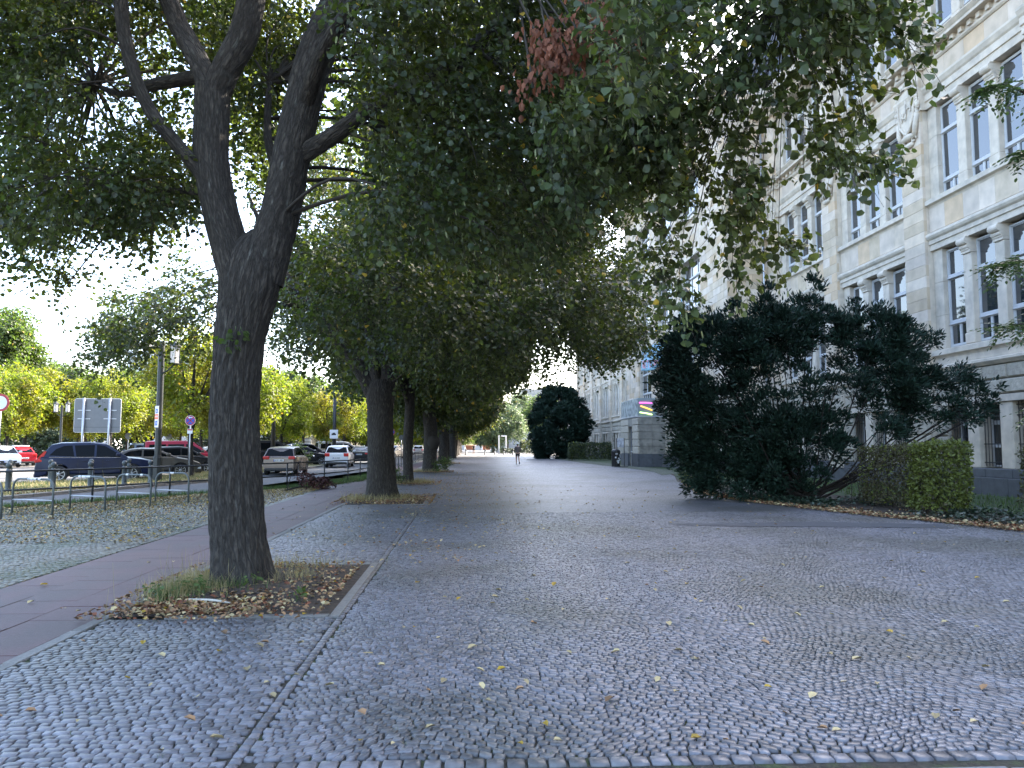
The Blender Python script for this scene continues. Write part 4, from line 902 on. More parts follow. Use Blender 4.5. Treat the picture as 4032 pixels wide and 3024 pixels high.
T2_CLUMPS = [(-9.07,20.71,4.48,0.66), (-9.95,24.01,5.2,0.61), (-6.98,19.21,5.58,0.51), (-7.93,20.88,5.35,0.52), (-9.92,22.06,4.58,0.62), (-8.95,24.58,7.49,0.46), (-8.56,20.35,4.51,0.53), (-10.38,25.65,6.25,0.44), (-8.29,21.65,5.55,0.59), (-9.7,25.23,6.22,0.67), (-8.46,23.75,5.05,0.46), (-10.97,24.67,4.81,0.52), (-8.23,19.3,4.78,0.6), (-7.28,20.75,4.89,0.61), (-9.85,22.47,4.77,0.58), (-8.24,18.93,4.34,0.56), (-8.7,20.32,5.37,0.42), (-6.44,18.96,5.3,0.53), (-10.76,24.76,5.23,0.45), (-9.89,22.92,5.82,0.69), (-9.12,24.49,6.01,0.55), (-9.11,20.16,4.69,0.46), (-9.55,20,3.54,0.35), (-9.15,20,3.83,0.37), (-8.74,20,4.11,0.3), (-8.28,20,4.34,0.35), (-7.79,20,4.55,0.43), (-7.35,20,4.79,0.37), (-7.02,20,5.11,0.35), (-6.68,20,5.42,0.36), (1.92,20.97,5.24,0.89), (-1.65,18.15,4.19,0.84), (2.8,19.78,6.39,0.67), (3.81,18.68,6.06,0.9), (0.42,26.27,6.07,1.01), (2.86,16.06,5,0.84), (4.04,24.86,4.7,0.77), (1.96,18.46,4.26,1.03), (-0.48,18.17,4.62,1.02), (-0.69,26.87,4.86,0.86), (0.6,18.71,4.99,1), (-4.6,20.11,5.3,0.72), (3.69,27.94,5.99,0.7), (-1.92,25.93,5.43,0.81), (-4.05,23.17,6.14,1.08), (-0.22,25.26,4.18,0.8), (0.94,27.44,6.46,0.67), (-2.15,15.89,5.13,0.73), (-2.16,22.67,5.74,1.09), (-5.97,27.69,8.5,0.74), (0.21,27.59,7.54,1.07), (0.49,20.52,6.96,0.95), (0.46,20.86,6.21,0.63), (2.17,16.55,5.22,0.92), (-0.13,17.26,4.93,0.74), (-1.23,20.1,6.94,0.78), (-6.73,27.8,8.83,1.05), (-5.84,28.74,9.09,0.68), (-2.12,18.31,5.83,0.62), (0.12,25.18,7.92,0.63), (3.65,27.55,7.61,0.74), (2.13,18.73,4.89,0.85), (-1.12,22.88,7.25,0.87), (2.2,23.8,6.57,0.7), (-0.03,26.11,7.59,0.7), (-2.38,19.54,6.77,0.87), (-4.25,27.56,8.57,0.76), (-4.28,26.86,6.79,0.97), (4,20.02,4.91,0.85), (4.25,26.36,5.37,0.75), (0.56,28.14,8.53,0.86), (4.05,23.9,5.13,1.04), (-2.51,23.2,6.7,0.7), (1.67,18.2,4.86,0.66), (-5.18,27.84,5.92,1), (4.5,26.31,5.82,0.77), (0.52,23.14,7.86,1), (5.33,27.63,6.93,0.62), (5.33,26.44,5.2,0.82), (0.62,18.52,3.52,0.69), (-0.23,26.88,7.35,0.74), (2.35,17.48,4.98,1.08), (-3.11,15.9,5.68,0.78), (1.58,15.68,5.31,0.6), (-0.9,20.11,4.17,0.88), (-2.78,16.07,4.15,1.06), (4.67,21.9,5.08,0.8), (2.96,25.08,5.55,0.82), (-4,27.16,7.97,0.76), (3.14,27.98,9.23,0.83), (2.74,23.65,7.75,1.01), (-2.54,20.67,6.96,0.98), (2.5,19.88,6.96,1.06), (-3.35,27.22,8.7,1.01), (-1.03,25.64,4.95,1.02), (-0.03,28.72,7.23,1.1), (4.07,27.56,6.38,1.04), (-0.25,23.76,7.6,0.67), (-2.18,22.27,5.11,0.92), (-2.69,25.71,6.86,1.09), (-0.22,26.65,4.53,0.76), (3.89,21.17,5,1), (-0.85,20.23,6.67,0.98), (0.97,15.65,4.34,1.1), (-6.01,26.17,7.31,1.07), (2.2,25.58,6.71,0.93), (0.66,22.96,4.18,0.87), (1.51,27.31,9.04,0.7), (-0.66,22.01,6.54,0.91), (-4.83,28.63,6.25,0.67), (-2.69,16.94,5.61,0.61), (0.79,27.41,8.09,0.66), (1.52,24.93,5.01,0.72), (-3.75,19.47,4.39,0.9), (-1.25,19.95,4.72,1.04), (-3.5,22.29,7.34,0.82), (0.67,28.04,8.26,0.87), (3.55,21.62,6.53,0.62), (-0.53,15.97,4.33,1.08), (-5.29,23.64,5.24,0.69), (-1.41,15.62,4.96,0.8), (4.36,23.75,7.02,0.95), (2.8,19.99,6.66,0.91), (-6.65,28.84,5.53,0.62), (3.62,21.91,4.67,0.67), (-0.16,18.22,4.76,1.05), (2.72,23.89,7.5,0.9), (-1.38,25.64,7.94,0.64), (3.87,24.17,5.22,1.07), (-1.52,26.92,6.53,0.79), (1.03,23.43,5.84,0.64), (-4.52,26.09,7.49,0.99), (-1.56,21.45,4.82,0.87), (-3.79,28.43,7.44,1.04), (-5.68,27.18,8.46,0.82), (1.25,23.65,8.92,1.54), (-3.18,25.83,9.88,1.35), (0.62,22.57,8.23,1.06), (-5.46,23.88,10.2,1.32), (3.43,23.82,10.71,1.18), (-1.17,19.77,7.98,1.57), (0.42,27.49,10.8,1.59), (-3.28,26.7,9.44,1.6), (-4.38,20.54,9.19,1.08), (-4.77,27.73,11.63,1.25), (1.14,27.56,10.4,1.5), (-2.17,20.64,7.91,1.56), (2.06,19.36,7.71,1.08), (3.99,22.61,10.13,1.5), (-0.5,18.8,7.78,1.56), (0.71,21.33,7.97,1.43), (-1.71,20.92,9.47,1.46), (4.12,24.26,9.51,1.56), (2.6,23.52,9.03,1.1), (0.88,26.67,10.54,1.44), (-1.85,17.28,6.8,1.19), (-0.16,21.55,8.7,1.23), (-2.18,25.18,9.06,1.25), (-5.05,23.6,8.7,1.29), (-3.94,19.06,8.67,1.1), (0.33,26.53,11.18,1.44), (-2.35,27.34,11.35,1.57), (3.1,27.47,10.43,1.42), (-2.93,18.6,8.69,1.06), (-1.46,19.29,7.51,1.05), (-2.74,26.67,10.41,1.53), (3.86,26.06,11.19,1.17), (0.48,19.56,7.86,1.32), (1.14,22.56,9.88,1.2), (1.22,18.85,8.41,1.6), (0.16,18.71,7.71,1.5)]

# ---- the near lime tree
T1 = thing('lime_tree', 'nearest lime tree with thick furrowed trunk forking into heavy limbs', 'tree', (-2.52, 9.05, 0), group='lime trees along the bicycle path')
o1 = Vector((2.52, -9.05, 0))
def shift(paths, o): return [[(p[0] + o[0], p[1] + o[1], p[2] + o[2], p[3]) for p in pt] for pt in paths]
Yt = 9.05
tr = [[(-2.54, Yt, -.05, .33), (-2.56, Yt, .25, .31), (-2.62, Yt, .88, .285), (-2.69, Yt, 1.92, .255), (-2.66, Yt, 2.7, .265), (-2.60, Yt, 3.15, .30), (-2.54, Yt, 3.5, .34), (-2.50, Yt, 3.85, .27), (-2.44, Yt, 4.1, .1)]]
inst('trunk', bark_mesh('trunk', shift(tr, o1), 120, 8, .022, fl=1.1), T1)
limbs = {
    'L': [(-2.62, Yt, 3.35, .22), (-2.76, Yt, 3.8, .21), (-2.93, Yt, 4.4, .19), (-3.03, Yt, 4.95, .19), (-3.04, Yt, 5.45, .195), (-3.04, Yt, 5.85, .2)],
    'LR': [(-3.02, Yt, 5.7, .16), (-2.86, Yt - .1, 6.03, .16), (-2.64, Yt - .2, 6.4, .155), (-2.52, Yt - .3, 6.95, .15), (-2.3, Yt - .5, 8.2, .11), (-1.8, Yt - .6, 10, .06), (-1.6, Yt - .6, 12, .02)],
    'LL': [(-3.05, Yt, 5.75, .14), (-3.2, Yt, 6.12, .125), (-3.42, Yt + .1, 6.5, .12), (-3.62, Yt + .2, 6.9, .11), (-4.2, Yt + .5, 8.5, .08), (-4.6, Yt + 1, 11, .03)],
    'M': [(-3.0, Yt, 4.55, .10), (-3.15, Yt - .05, 4.8, .085), (-3.42, Yt - .1, 5.12, .08), (-3.68, Yt - .15, 5.45, .078), (-3.86, Yt - .2, 5.85, .076), (-4.0, Yt - .2, 6.35, .078), (-4.08, Yt - .2, 6.9, .078), (-4.3, Yt - .3, 8.5, .06), (-4.4, Yt - .5, 10.5, .02)],
    'H': [(-3.05, Yt, 6.0, .09), (-3.4, Yt + .2, 6.05, .085), (-3.9, Yt + .4, 6.05, .075), (-4.5, Yt + .9, 6.15, .04), (-5.2, Yt + 1.6, 6.6, .015)],
    'R': [(-2.42, Yt, 3.5, .26), (-2.32, Yt, 3.95, .25), (-2.2, Yt, 4.45, .23), (-2.1, Yt, 5.05, .215), (-1.98, Yt, 5.65, .205), (-1.86, Yt, 6.2, .205), (-1.66, Yt, 6.75, .2), (-1.2, Yt, 8.0, .13), (-.6, Yt, 10, .07), (-.3, Yt, 12, .02)],
    'F': [(-2.05, Yt, 5.0, .12), (-1.6, Yt - .1, 5.25, .10), (-1.35, Yt - .15, 5.42, .09), (-.96, Yt - .25, 5.68, .085), (-.44, Yt - .4, 5.85, .08), (.3, Yt - .7, 6.3, .065), (.95, Yt - 1.0, 6.8, .05), (2.0, Yt - 1.6, 7.0, .035), (3.0, Yt - 2.2, 6.6, .02)],
    'B': [(-2.2, Yt + .1, 4.3, .10), (-2.35, Yt + .5, 4.9, .07), (-2.62, Yt + .9, 5.6, .055), (-2.7, Yt + 1.2, 6.5, .04)],
    'N': [(-1.98, Yt, 5.6, .11), (-1.5, Yt - .8, 6.1, .09), (-.6, Yt - 1.6, 6.6, .075), (.6, Yt - 2.3, 6.5, .055), (1.8, Yt - 2.8, 5.9, .035), (2.6, Yt - 3.1, 5.3, .02)],
    'Q2': [(-2.9, Yt, 4.5, .06), (-3.5, Yt + .5, 4.75, .04), (-4.5, Yt + .9, 4.85, .025)],
}
nodes1 = []
for kx, pth in limbs.items():
    inst('limb', bark_mesh('limb', shift([pth], o1), 48 if pth[0][3] > .12 else 24, 6, .010 if pth[0][3] > .12 else .006), T1)
    nodes1 += [p for p in smooth_path(pth, 3)]
nodes1 = [p for p in nodes1 if p[2] > 4.2]
feeders(T1, T1_CLUMPS, nodes1, -o1, .02)
feeders(T1, T1_NEAR, nodes1, -o1, .0055)
crown(T1, T1_CLUMPS, 46, (-2.5, 9, 6), -o1, .062, 15, .48, .06)
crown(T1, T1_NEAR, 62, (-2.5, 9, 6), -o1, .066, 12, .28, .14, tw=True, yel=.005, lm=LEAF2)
rr = random.Random(4)
top = []
while len(top) < 60:
    x, y, z = rr.uniform(-7, 7), rr.uniform(-7, 7), rr.uniform(-1, 5)
    if .55 < (x * x + y * y) / 42 + z * z / 22 < 1.1: top.append((x - 2.5, y + 9, z + 8.6, rr.uniform(1.0, 1.6)))
crown(T1, top, 7, (-2.5, 9, 6), -o1, .17, 8, .8, 0, name='upper_foliage', tw=False)  # filler leaves high in the crown, added to darken it below
# dead brown cluster on a broken branch
DC = [(0.78, 6.16, 5.14, 0.129), (0.64, 6.16, 4.87, 0.129), (0.93, 6.2, 5.05, 0.162), (1.15, 6.16, 5.09, 0.138), (1.35, 6.16, 4.98, 0.129), (1.02, 6.16, 5.27, 0.145), (0.64, 6.16, 5.05, 0.129), (0.8, 6.16, 4.91, 0.113), (1.31, 6.11, 4.83, 0.088), (0.53, 6.2, 4.65, 0.041)]
P_, D_, N_, S_, A_, B_ = sprays(DC, 150, (1, 6.2, 5.8), .066, 8, .22, .9)
D_ = unit(D_ * .3 + np.array([0, 0, -1.]))
inst('dead_leaves', leaves_mesh('dead_leaves', [(P_ + np.array(o1), D_, basis_rand(len(P_)), S_, CURL, DEADL)]), T1)['kind'] = 'stuff'
feeders(T1, DC, [(.6, 8.1, 6.5, 0), (1.1, 7.8, 6.9, 0)], -o1, .016, 'dead_branches')
# a sprig on the trunk
P_, D_, N_, S_, A_, B_ = sprays([(-2.66, 8.7, 2.75, .04), (-2.6, 8.7, 2.9, .04)], 0, (-2.6, 9, 2.8), .07, 7, .10, minn=2)
inst('trunk_sprig', leaves_mesh('trunk_sprig', [(P_ + np.array(o1), D_, N_, S_, HEART, GLEAF)]), T1)['kind'] = 'stuff'
# ---- second lime
T2 = thing('lime_tree', 'second lime tree in the row, its trunk splitting low into three stems', 'tree', (-2.5, 22.6, 0), group='lime trees along the bicycle path')
o2 = Vector((2.5, -22.6, 0)); Y2 = 22.6
inst('trunk', bark_mesh('trunk', shift([[(-2.46, Y2, -.05, .47), (-2.47, Y2, .3, .42), (-2.5, Y2, 1.2, .37), (-2.52, Y2, 2.4, .37), (-2.52, Y2, 3.1, .42), (-2.5, Y2, 3.5, .3)]], o2), 64, 6, .016, fl=1.4), T2)
l2 = [[(-2.7, Y2, 3.0, .22), (-3.2, Y2, 3.9, .2), (-3.9, Y2, 4.8, .19), (-4.6, Y2, 5.6, .16), (-5.6, Y2, 7, .1), (-6.5, Y2, 9, .04)],
      [(-2.6, Y2, 3.1, .2), (-2.75, Y2 - .1, 4.2, .16), (-2.9, Y2 - .2, 5.5, .14), (-3.1, Y2 - .3, 8, .08), (-3, Y2, 11, .03)],
      [(-2.35, Y2, 3.1, .26), (-2.22, Y2, 4.2, .26), (-2.1, Y2, 6, .25), (-1.8, Y2, 8, .17), (-1.5, Y2, 11, .08), (-1.2, Y2, 13, .02)],
      [(-2.1, Y2, 4.4, .14), (-1.2, Y2 + .2, 5.6, .12), (.2, Y2 + .3, 6.8, .09), (2.2, Y2, 7.4, .05), (4, Y2, 7, .02)]]
nodes2 = []
for pth in l2:
    inst('limb', bark_mesh('limb', shift([pth], o2), 32, 6, .01), T2); nodes2 += smooth_path(pth, 3)
feeders(T2, T2_CLUMPS, nodes2, -o2, .016)
crown(T2, T2_CLUMPS, 27, (-2.5, 22.6, 6), -o2, .09, 12, .65, .04)
# ---- generic street tree
def street_tree(name, label, loc, h, cr, zc, tr, seed, leafm, leaf, dens, nc=60, group=None, rz=0, fork=None, flat_=.75, bark=None, per=9, low=True, tw=False):
    r_ = random.Random(seed); t = thing(name, label, 'tree', loc, rz, group)
    fk = fork or zc - cr * flat_ * .8
    amp = .012 if tr > .15 else .004
    pt = [[(0, 0, -.05, tr * 1.25), (0, 0, .3, tr * 1.08), (r_.uniform(-.05, .05), 0, fk * .5, tr * .95), (r_.uniform(-.1, .1), r_.uniform(-.1, .1), fk, tr * .9), (0, 0, fk + (h - fk) * .5, tr * .5), (0, 0, h - 1, .02)]]
    nl = 6; nodes = []
    for i in range(nl):
        a = i * 6.283 / nl + r_.uniform(-.4, .4); q = cr * r_.uniform(.5, .75); zz = fk * r_.uniform(.85, 1.1); rt = tr * .5
        pt.append([(0, 0, zz, rt), (math.cos(a) * q * .35, math.sin(a) * q * .35, zz + (h - zz) * .28, rt * .75), (math.cos(a) * q * .75, math.sin(a) * q * .75, zz + (h - zz) * .5, rt * .45), (math.cos(a) * q, math.sin(a) * q, zz + (h - zz) * .66, .015)])
    inst('trunk', bark_mesh('trunk', pt[:1], 28, 5, amp, mat=bark, fl=tr * 2.5), t)
    inst('branches', bark_mesh('branches', pt[1:], 10, 4, .002, mat=bark), t)['kind'] = 'stuff'
    cl = []
    while len(cl) < nc:
        x, y, z = r_.uniform(-1, 1), r_.uniform(-1, 1), r_.uniform(-1, 1); q = x * x + y * y + z * z
        if .25 < q < 1: cl.append((x * cr * .9, y * cr * .9, zc + z * cr * flat_ * .95, cr * r_.uniform(.16, .28)))
    for pp in pt: nodes += smooth_path(pp, 3)
    nodes = [p for p in nodes if p[2] > fk * .8]
    feeders(t, cl[::2], nodes, (0, 0, 0), tr * .13)
    crown(t, cl, dens, (0, 0, zc), (0, 0, 0), leaf, per, leaf * 5, .0, lm=leafm, tw=tw, yel=.01)
    return t
G = 'lime trees along the bicycle path'
lt3 = street_tree('lime_tree', 'thin third lime trunk close in front of the burred one', (-2.42, 32.2, 0), 11, 5.0, 7.6, .21, 21, LEAF, .15, 34, 70, G, fork=3.6)
lt4 = street_tree('lime_tree', 'fourth lime tree with a big burr swelling low on its trunk', (-2.2, 45.8, 0), 12, 6.2, 8.2, .40, 22, LEAF, .18, 26, 90, G, fork=4.2)
MB().lathe([(.02, -.5), (.28, -.38), (.42, -.05), (.38, .25), (.2, .42), (.02, .5)], 18, (.2, -.12, 1.75)).build('burr', BARK, lt4, True)
MB().lathe([(.02, -.35), (.2, -.25), (.28, 0), (.2, .25), (.02, .35)], 14, (-.2, -.15, 4.3)).build('burr', BARK, lt4, True)
for i, (x, y, sc_) in enumerate([(-2.05, 65.8, 1.0), (-1.85, 72, .95), (-1.75, 93, 1.0), (-1.67, 108, 1.0), (-1.67, 122, 1.05), (-1.67, 136, 1), (-1.67, 150, 1.0), (-1.67, 166, 1.1), (-1.67, 182, 1.1)]):
    t_ = dup(lt3 if i in (1,) else lt4, (x, y, 0), i * 1.9 + .7, ['fifth lime trunk in the row, just beyond the burred one', 'lime trunk half hidden behind the fifth, leaning slightly', 'lime tree in the row level with the white van', 'lime trunk just before the line of short bollards', 'lime trunk just past the short bollards', 'second lime trunk past the short bollards', 'third lime trunk past the short bollards', 'farthest lime but one at the end of the row', 'farthest lime of the row'][i], sc_)
    if i != 1:
        for ch in [c for c in t_.children if c.name.startswith('burr')]: bpy.data.objects.remove(ch)
# ---- young yellow-green trees of the car park, three builds copied
GY_ = 'young yellow-green trees in the car park'
yt = [street_tree('young_tree', 'young yellow-green tree on the median, partly behind the nearest trunk', (-13.0, 37.3, 0.06), 7.2, 2.5, 4.9, .13, 31, YLEAF, .12, 34, 46, GY_, fork=2.6, flat_=.95),
      street_tree('young_tree', 'young tree with dark stem above the brown hatchback', (-14.6, 62, 0), 7.0, 2.6, 4.7, .11, 32, YLEAF, .13, 32, 46, GY_, fork=2.7, flat_=.85),
      street_tree('young_tree', 'wide orange-tinged young tree at the left edge of the car park', (-38, 66, 0), 8.0, 3.4, 5.3, .14, 33, YLEAF, .15, 28, 52, GY_, fork=2.4, flat_=.75)]
NEARL = ['behind the grey sedan', 'right of the round no-stopping sign', 'above the white hatchback', 'above the dark van', 'left of the second lime trunk', 'seen between the second and third lime trunks', 'left of the big sign panel', 'right of the big sign panel', 'directly behind the big sign panel', 'behind the red old sedan', 'above the white van roof', 'beside the small twin lantern', 'between the two twin lanterns', 'seen past the thin lime trunk', 'beside the parked silver cars', 'far back above the crimson van', 'far back above the brown car', 'far back beyond the dark sedan', 'near the white truck', 'beyond the white truck', 'at the far left edge', 'second from the left edge', 'behind the blue-grey small car', 'between the median tree and the lamp post', 'over the pink and green posters', 'at the back of the middle row', 'last of the middle row', 'over the far silver cars']
yp = [(-19.5, 58, 1), (-15.0, 52, 1), (-12.6, 70, 1), (-12.5, 80, 0), (-11.8, 92, 1), (-11.5, 105, 0), (-36.5, 76, 2), (-24, 66, 1), (-30, 70, 2), (-41, 74, 2), (-25, 78, 0), (-27, 85, 1), (-32, 86, 2), (-11.3, 118, 1), (-11.2, 132, 0), (-22, 96, 2), (-18, 86, 0), (-16, 100, 2), (-11, 148, 1), (-11, 165, 0), (-48, 80, 2), (-44, 90, 2), (-27, 60, 0), (-20, 72, 1), (-20, 110, 2), (-25, 125, 2), (-20, 140, 2), (-14.5, 112, 1)]
for i, (x, y, k) in enumerate(yp):
    dup(yt[k], (x, y, 0), i * 2.1, 'young yellow-green tree ' + NEARL[i], random.uniform(.9, 1.15))
# ---- older trees behind the car park
GB = 'tall trees closing off the car park'
bt = [street_tree('broad_tree', 'tall green and gold tree cut by the left edge of the picture', (-50.5, 84, 0), 16.5, 6.0, 10.2, .35, 41, GLEAF, .26, 20, 60, GB, fork=4, flat_=1.0, per=7),
      street_tree('broad_tree', 'broad mid-green tree far behind the big sign panel', (-46, 112, 0), 13, 6.5, 7.4, .35, 42, GLEAF, .28, 18, 60, GB, fork=3, flat_=.85, per=7)]
bl = ['behind the left twin lantern', 'between sign and tall lamp post', 'behind the tall lamp post', 'left of the office tower', 'under the office tower', 'right of the office tower', 'far behind the median tree', 'seen behind the nearest trunk', 'far behind the dark van', 'far behind the white hatchback', 'filling the gap left of the second lime', 'behind the thin lime', 'far end of the car park', 'far end right of the van', 'closing the street in the distance', 'closing the street at its right side', 'beyond the car park at far left', 'second beyond the car park at far left']
bpz = [(-60, 112), (-38, 108), (-48, 128), (-66, 130), (-36, 124), (-28, 118), (-30, 132), (-22, 140), (-40, 146), (-18, 152), (-30, 158), (-14, 178), (-22, 190), (-9, 200), (-3, 225), (4, 240), (-74, 118), (-84, 132)]
for i, (x, y) in enumerate(bpz):
    dup(bt[1], (x, y, 0), i * 1.3, 'broad green tree ' + bl[i], random.uniform(.8, 1.1))
# dark hedge strip under them
def leaf_box(name, label, cat, x0, x1, y0, y1, h, mats, n_, leaf, group=None, rz=0, rough=.10, shape=OVAL, wood=True, round_=.12):
    t = thing(name, label, cat, ((x0 + x1) / 2, (y0 + y1) / 2, 0), rz, group)
    W, D_ = (x1 - x0) / 2, (y1 - y0) / 2; areas = np.array([2 * D_ * h, 2 * D_ * h, 2 * W * h, 2 * W * h, 4 * W * D_]); f = RNG.choice(5, n_, p=areas / areas.sum())
    P_ = np.stack([RNG.uniform(-W, W, n_), RNG.uniform(-D_, D_, n_), RNG.uniform(.12, h, n_)], 1)
    dep = np.abs(RNG.normal(0, rough, n_)); N_ = np.zeros((n_, 3))
    P_[f == 0, 0] = -W + dep[f == 0]; P_[f == 1, 0] = W - dep[f == 1]; P_[f == 2, 1] = -D_ + dep[f == 2]; P_[f == 3, 1] = D_ - dep[f == 3]; P_[f == 4, 2] = h - dep[f == 4]
    for q, v in enumerate([(-1, 0, 0), (1, 0, 0), (0, -1, 0), (0, 1, 0), (0, 0, 1)]): N_[f == q] = v
    P_ += RNG.normal(size=(n_, 3)) * .03
    lump = .05 * np.sin(P_[:, 1] * 3.1 + P_[:, 2] * 2) + .04 * np.sin(P_[:, 0] * 4 + 1); P_ += N_ * lump[:, None]
    Dv = unit(N_ * .6 + RNG.normal(size=(n_, 3)) * .6 + np.array([0, 0, .1])); NN = unit(N_ + RNG.normal(size=(n_, 3)) * .5)
    S_ = leaf * RNG.uniform(.6, 1.3, n_)
    sets_ = []
    mm = mats if isinstance(mats, list) else [(mats, 1.0)]
    k = RNG.uniform(size=n_); a = 0
    for m_, w_ in mm:
        s_ = (k >= a) & (k < a + w_); a += w_; sets_.append((P_[s_], Dv[s_], NN[s_], S_[s_], shape, m_))
    o = inst('foliage', leaves_mesh('foliage', sets_), t); o['kind'] = 'stuff'
    if wood:
        mb = MB()
        for _ in range(int(26 * W * D_ * 4 / 4) + 14):
            x, y = random.uniform(-W * .8, W * .8), random.uniform(-D_ * .9, D_ * .9)
            mb.tube([(x, y, 0, .012), (x + random.uniform(-.1, .1), y + random.uniform(-.1, .1), h * .5, .008), (x + random.uniform(-.2, .2), y + random.uniform(-.2, .2), h * .92, .004)], 4)
        mb.build('stems', TWIG, t)['kind'] = 'stuff'
    return t
leaf_box('hedge', 'dark evergreen hedge strip at the far back of the car park', 'hedge', -95, -22, 100, 104, 3.4, HEDD, 16000, .5, wood=False, rough=.4)
# ---- yews
SPRIG = np.array([(0, 0, 0), (-.17, .35, .04), (-.10, .75, .0), (0, 1.0, -.05), (.10, .75, .0), (.17, .35, .04)])
def conifer(name, label, loc, clumps, base, n_m2, sp, stems=60, up=.35, group=None, fillk=0):
    t = thing(name, label, 'shrub', loc, 0, group); lo = np.array(loc); P_, D_, N_, S_ = [], [], [], []
    for (x, y, z, r) in clumps:
        sub = max(4, int(8 * r * r / .36))
        for _ in range(sub):
            d = unit(RNG.normal(size=3)); c = np.array([x, y, z]) + d * r * RNG.uniform(.25, 1.0) * np.array([1, .9, 1]); rs = min(r, .75) * RNG.uniform(.28, .5)
            m_ = max(14, int(n_m2 * rs * rs * 3.1)); dd = basis_rand(m_); dd[:, 2] += up
            out = unit(c - np.array([base[0], base[1], -.4])); dd = unit(dd * .8 + out * .55)
            pp = c + dd * rs * RNG.uniform(.2, 1.0, (m_, 1)) ** .7; pp[:, 2] = np.maximum(pp[:, 2], .08)
            P_.append(pp); D_.append(unit(dd + RNG.normal(size=(m_, 3)) * .35 + np.array([0, 0, .1]))); N_.append(unit(RNG.normal(size=(m_, 3)) + np.array([0, 0, .8]))); S_.append(sp * RNG.uniform(.6, 1.4, m_))
        m_ = int(fillk * r * r); dd = basis_rand(m_); pp = np.array([x, y, z]) + dd * r * RNG.uniform(.35, 1.05, (m_, 1)); pp[:, 2] = np.maximum(pp[:, 2], .08); out = unit(pp - np.array([base[0], base[1], -.4]))
        # keep only stringy fans of it, so gaps stay open
        keep = np.sin(pp[:, 0] * 5.1 + pp[:, 2] * 3.7) + np.sin(pp[:, 2] * 6.3 - pp[:, 1] * 4.1) + np.sin(pp[:, 0] * 3.3 - pp[:, 1] * 5) > -.5; pp, dd, out = pp[keep], dd[keep], out[keep]; m_ = len(pp)
        P_.append(pp); D_.append(unit(dd * .7 + out * .7 + RNG.normal(size=(m_, 3)) * .3)); N_.append(unit(RNG.normal(size=(m_, 3)) + np.array([0, 0, .8]))); S_.append(sp * RNG.uniform(.6, 1.4, m_))
    P_, D_, N_, S_ = map(np.concatenate, (P_, D_, N_, S_))
    o = inst('foliage', leaves_mesh('foliage', [(P_ - lo, D_, N_, S_, SPRIG, YEWM)]), t); o['kind'] = 'stuff'
    mb = MB(); r_ = random.Random(9)
    for i in range(stems):
        (x, y, z, r) = clumps[i % len(clumps)]; x += r_.uniform(-r, r) * .7; y += r_.uniform(-r, r) * .5; z += r_.uniform(-r, r) * .6
        b_ = (base[0] + r_.uniform(-.35, .35), base[1] + r_.uniform(-.3, .3)); k = r_.uniform(.025, .06)
        bend = r_.uniform(.1, .45)
        mb.tube(smooth_path([(b_[0] - lo[0], b_[1] - lo[1], 0, k), (b_[0] + (x - b_[0]) * .35 - lo[0], b_[1] + (y - b_[1]) * .35 - lo[1], z * (.35 - bend * .3), k * .7), (b_[0] + (x - b_[0]) * .7 - lo[0], b_[1] + (y - b_[1]) * .7 - lo[1], z * (.7 - bend * .15), k * .45), (x - lo[0], y - lo[1], z, .008)], 4), 5)
    mb.build('stems', pm('yew_bark', (.022, .016, .013), .95, noise=.3), t)['kind'] = 'stuff'
    return t
yc = []
for (x, z, r) in [(12.9, 2.1, .45), (12.0, 2.0, .5), (13.8, 2.3, .38), (14.6, 2.35, .3), (15.5, 3.2, .42), (16.0, 3.4, .22), (15.4, 2.6, .4), (15.0, 3.7, .42), (10.6, 3.4, .5), (9.6, 3.2, .55), (11.2, 3.3, .45), (13.2, 3.0, .7), (14.7, 2.9, .45), (12.2, 5.0, .6), (9.6, 4.2, .6), (6.1, 4.3, 1.0), (5.75, 3.2, .75), (6.3, 2.9, 1.1), (6.6, 1.6, 1.1), (7.0, .8, .9), (6.9, 5.0, .7), (7.7, 4.7, 1.0), (8.0, 3.6, .9), (8.1, .9, 1.0), (8.2, 2.2, 1.1), (8.6, 5.4, .7), (9.0, 4.9, .9), (9.2, .8, .9), (9.2, 1.9, .9), (9.9, 5.7, .55), (10.15, 6.3, .4), (10.2, 5.1, .8), (11.3, 5.0, .75), (11.5, 5.75, .3), (12.0, 5.35, .45), (11.6, 4.2, .7), (12.5, 4.5, .75), (12.4, 3.5, .8), (13.3, 4.55, .55), (13.9, 4.8, .35), (13.6, 3.7, .65), (14.4, 3.3, .5), (14.9, 3.55, .25), (11.9, 2.8, .55), (13.0, 2.7, .45), (10.3, 2.3, .7), (10.5, 1.5, .6), (14.0, 2.7, .35)]:
    x = x * .97 + .42
    yc.append((x, 21.9 + random.uniform(-.6, .6), z, r)); 
    if r > .6: yc.append((x + random.uniform(-.3, .3), 22.9, z * .95, r * .7))
conifer('yew_shrub', 'huge dark green spreading yew with bare fanned stems in front of the building', (9.8, 22.3, 0), yc, (9.9, 22.3), 560, .125, 46, fillk=2300)
c2 = []
for i in range(130):
    a, q = random.uniform(0, 6.28), random.uniform(.0, 1) ** .5; z = random.uniform(.4, 7.9)
    prof = 3.3 * math.sin(math.pi * min(1, max(.08, (z + 1.6) / 10.2))) ** .7 + .2
    c2.append((10.85 + math.cos(a) * prof * .93 * (.65 + .35 * q), 90 + math.sin(a) * prof * .8, z, .8))
conifer('round_yew', 'tall rounded dark evergreen behind the jogger, beside the clipped hedge', (10.85, 90, 0), c2, (10.85, 90), 110, .30, 12, fillk=260)
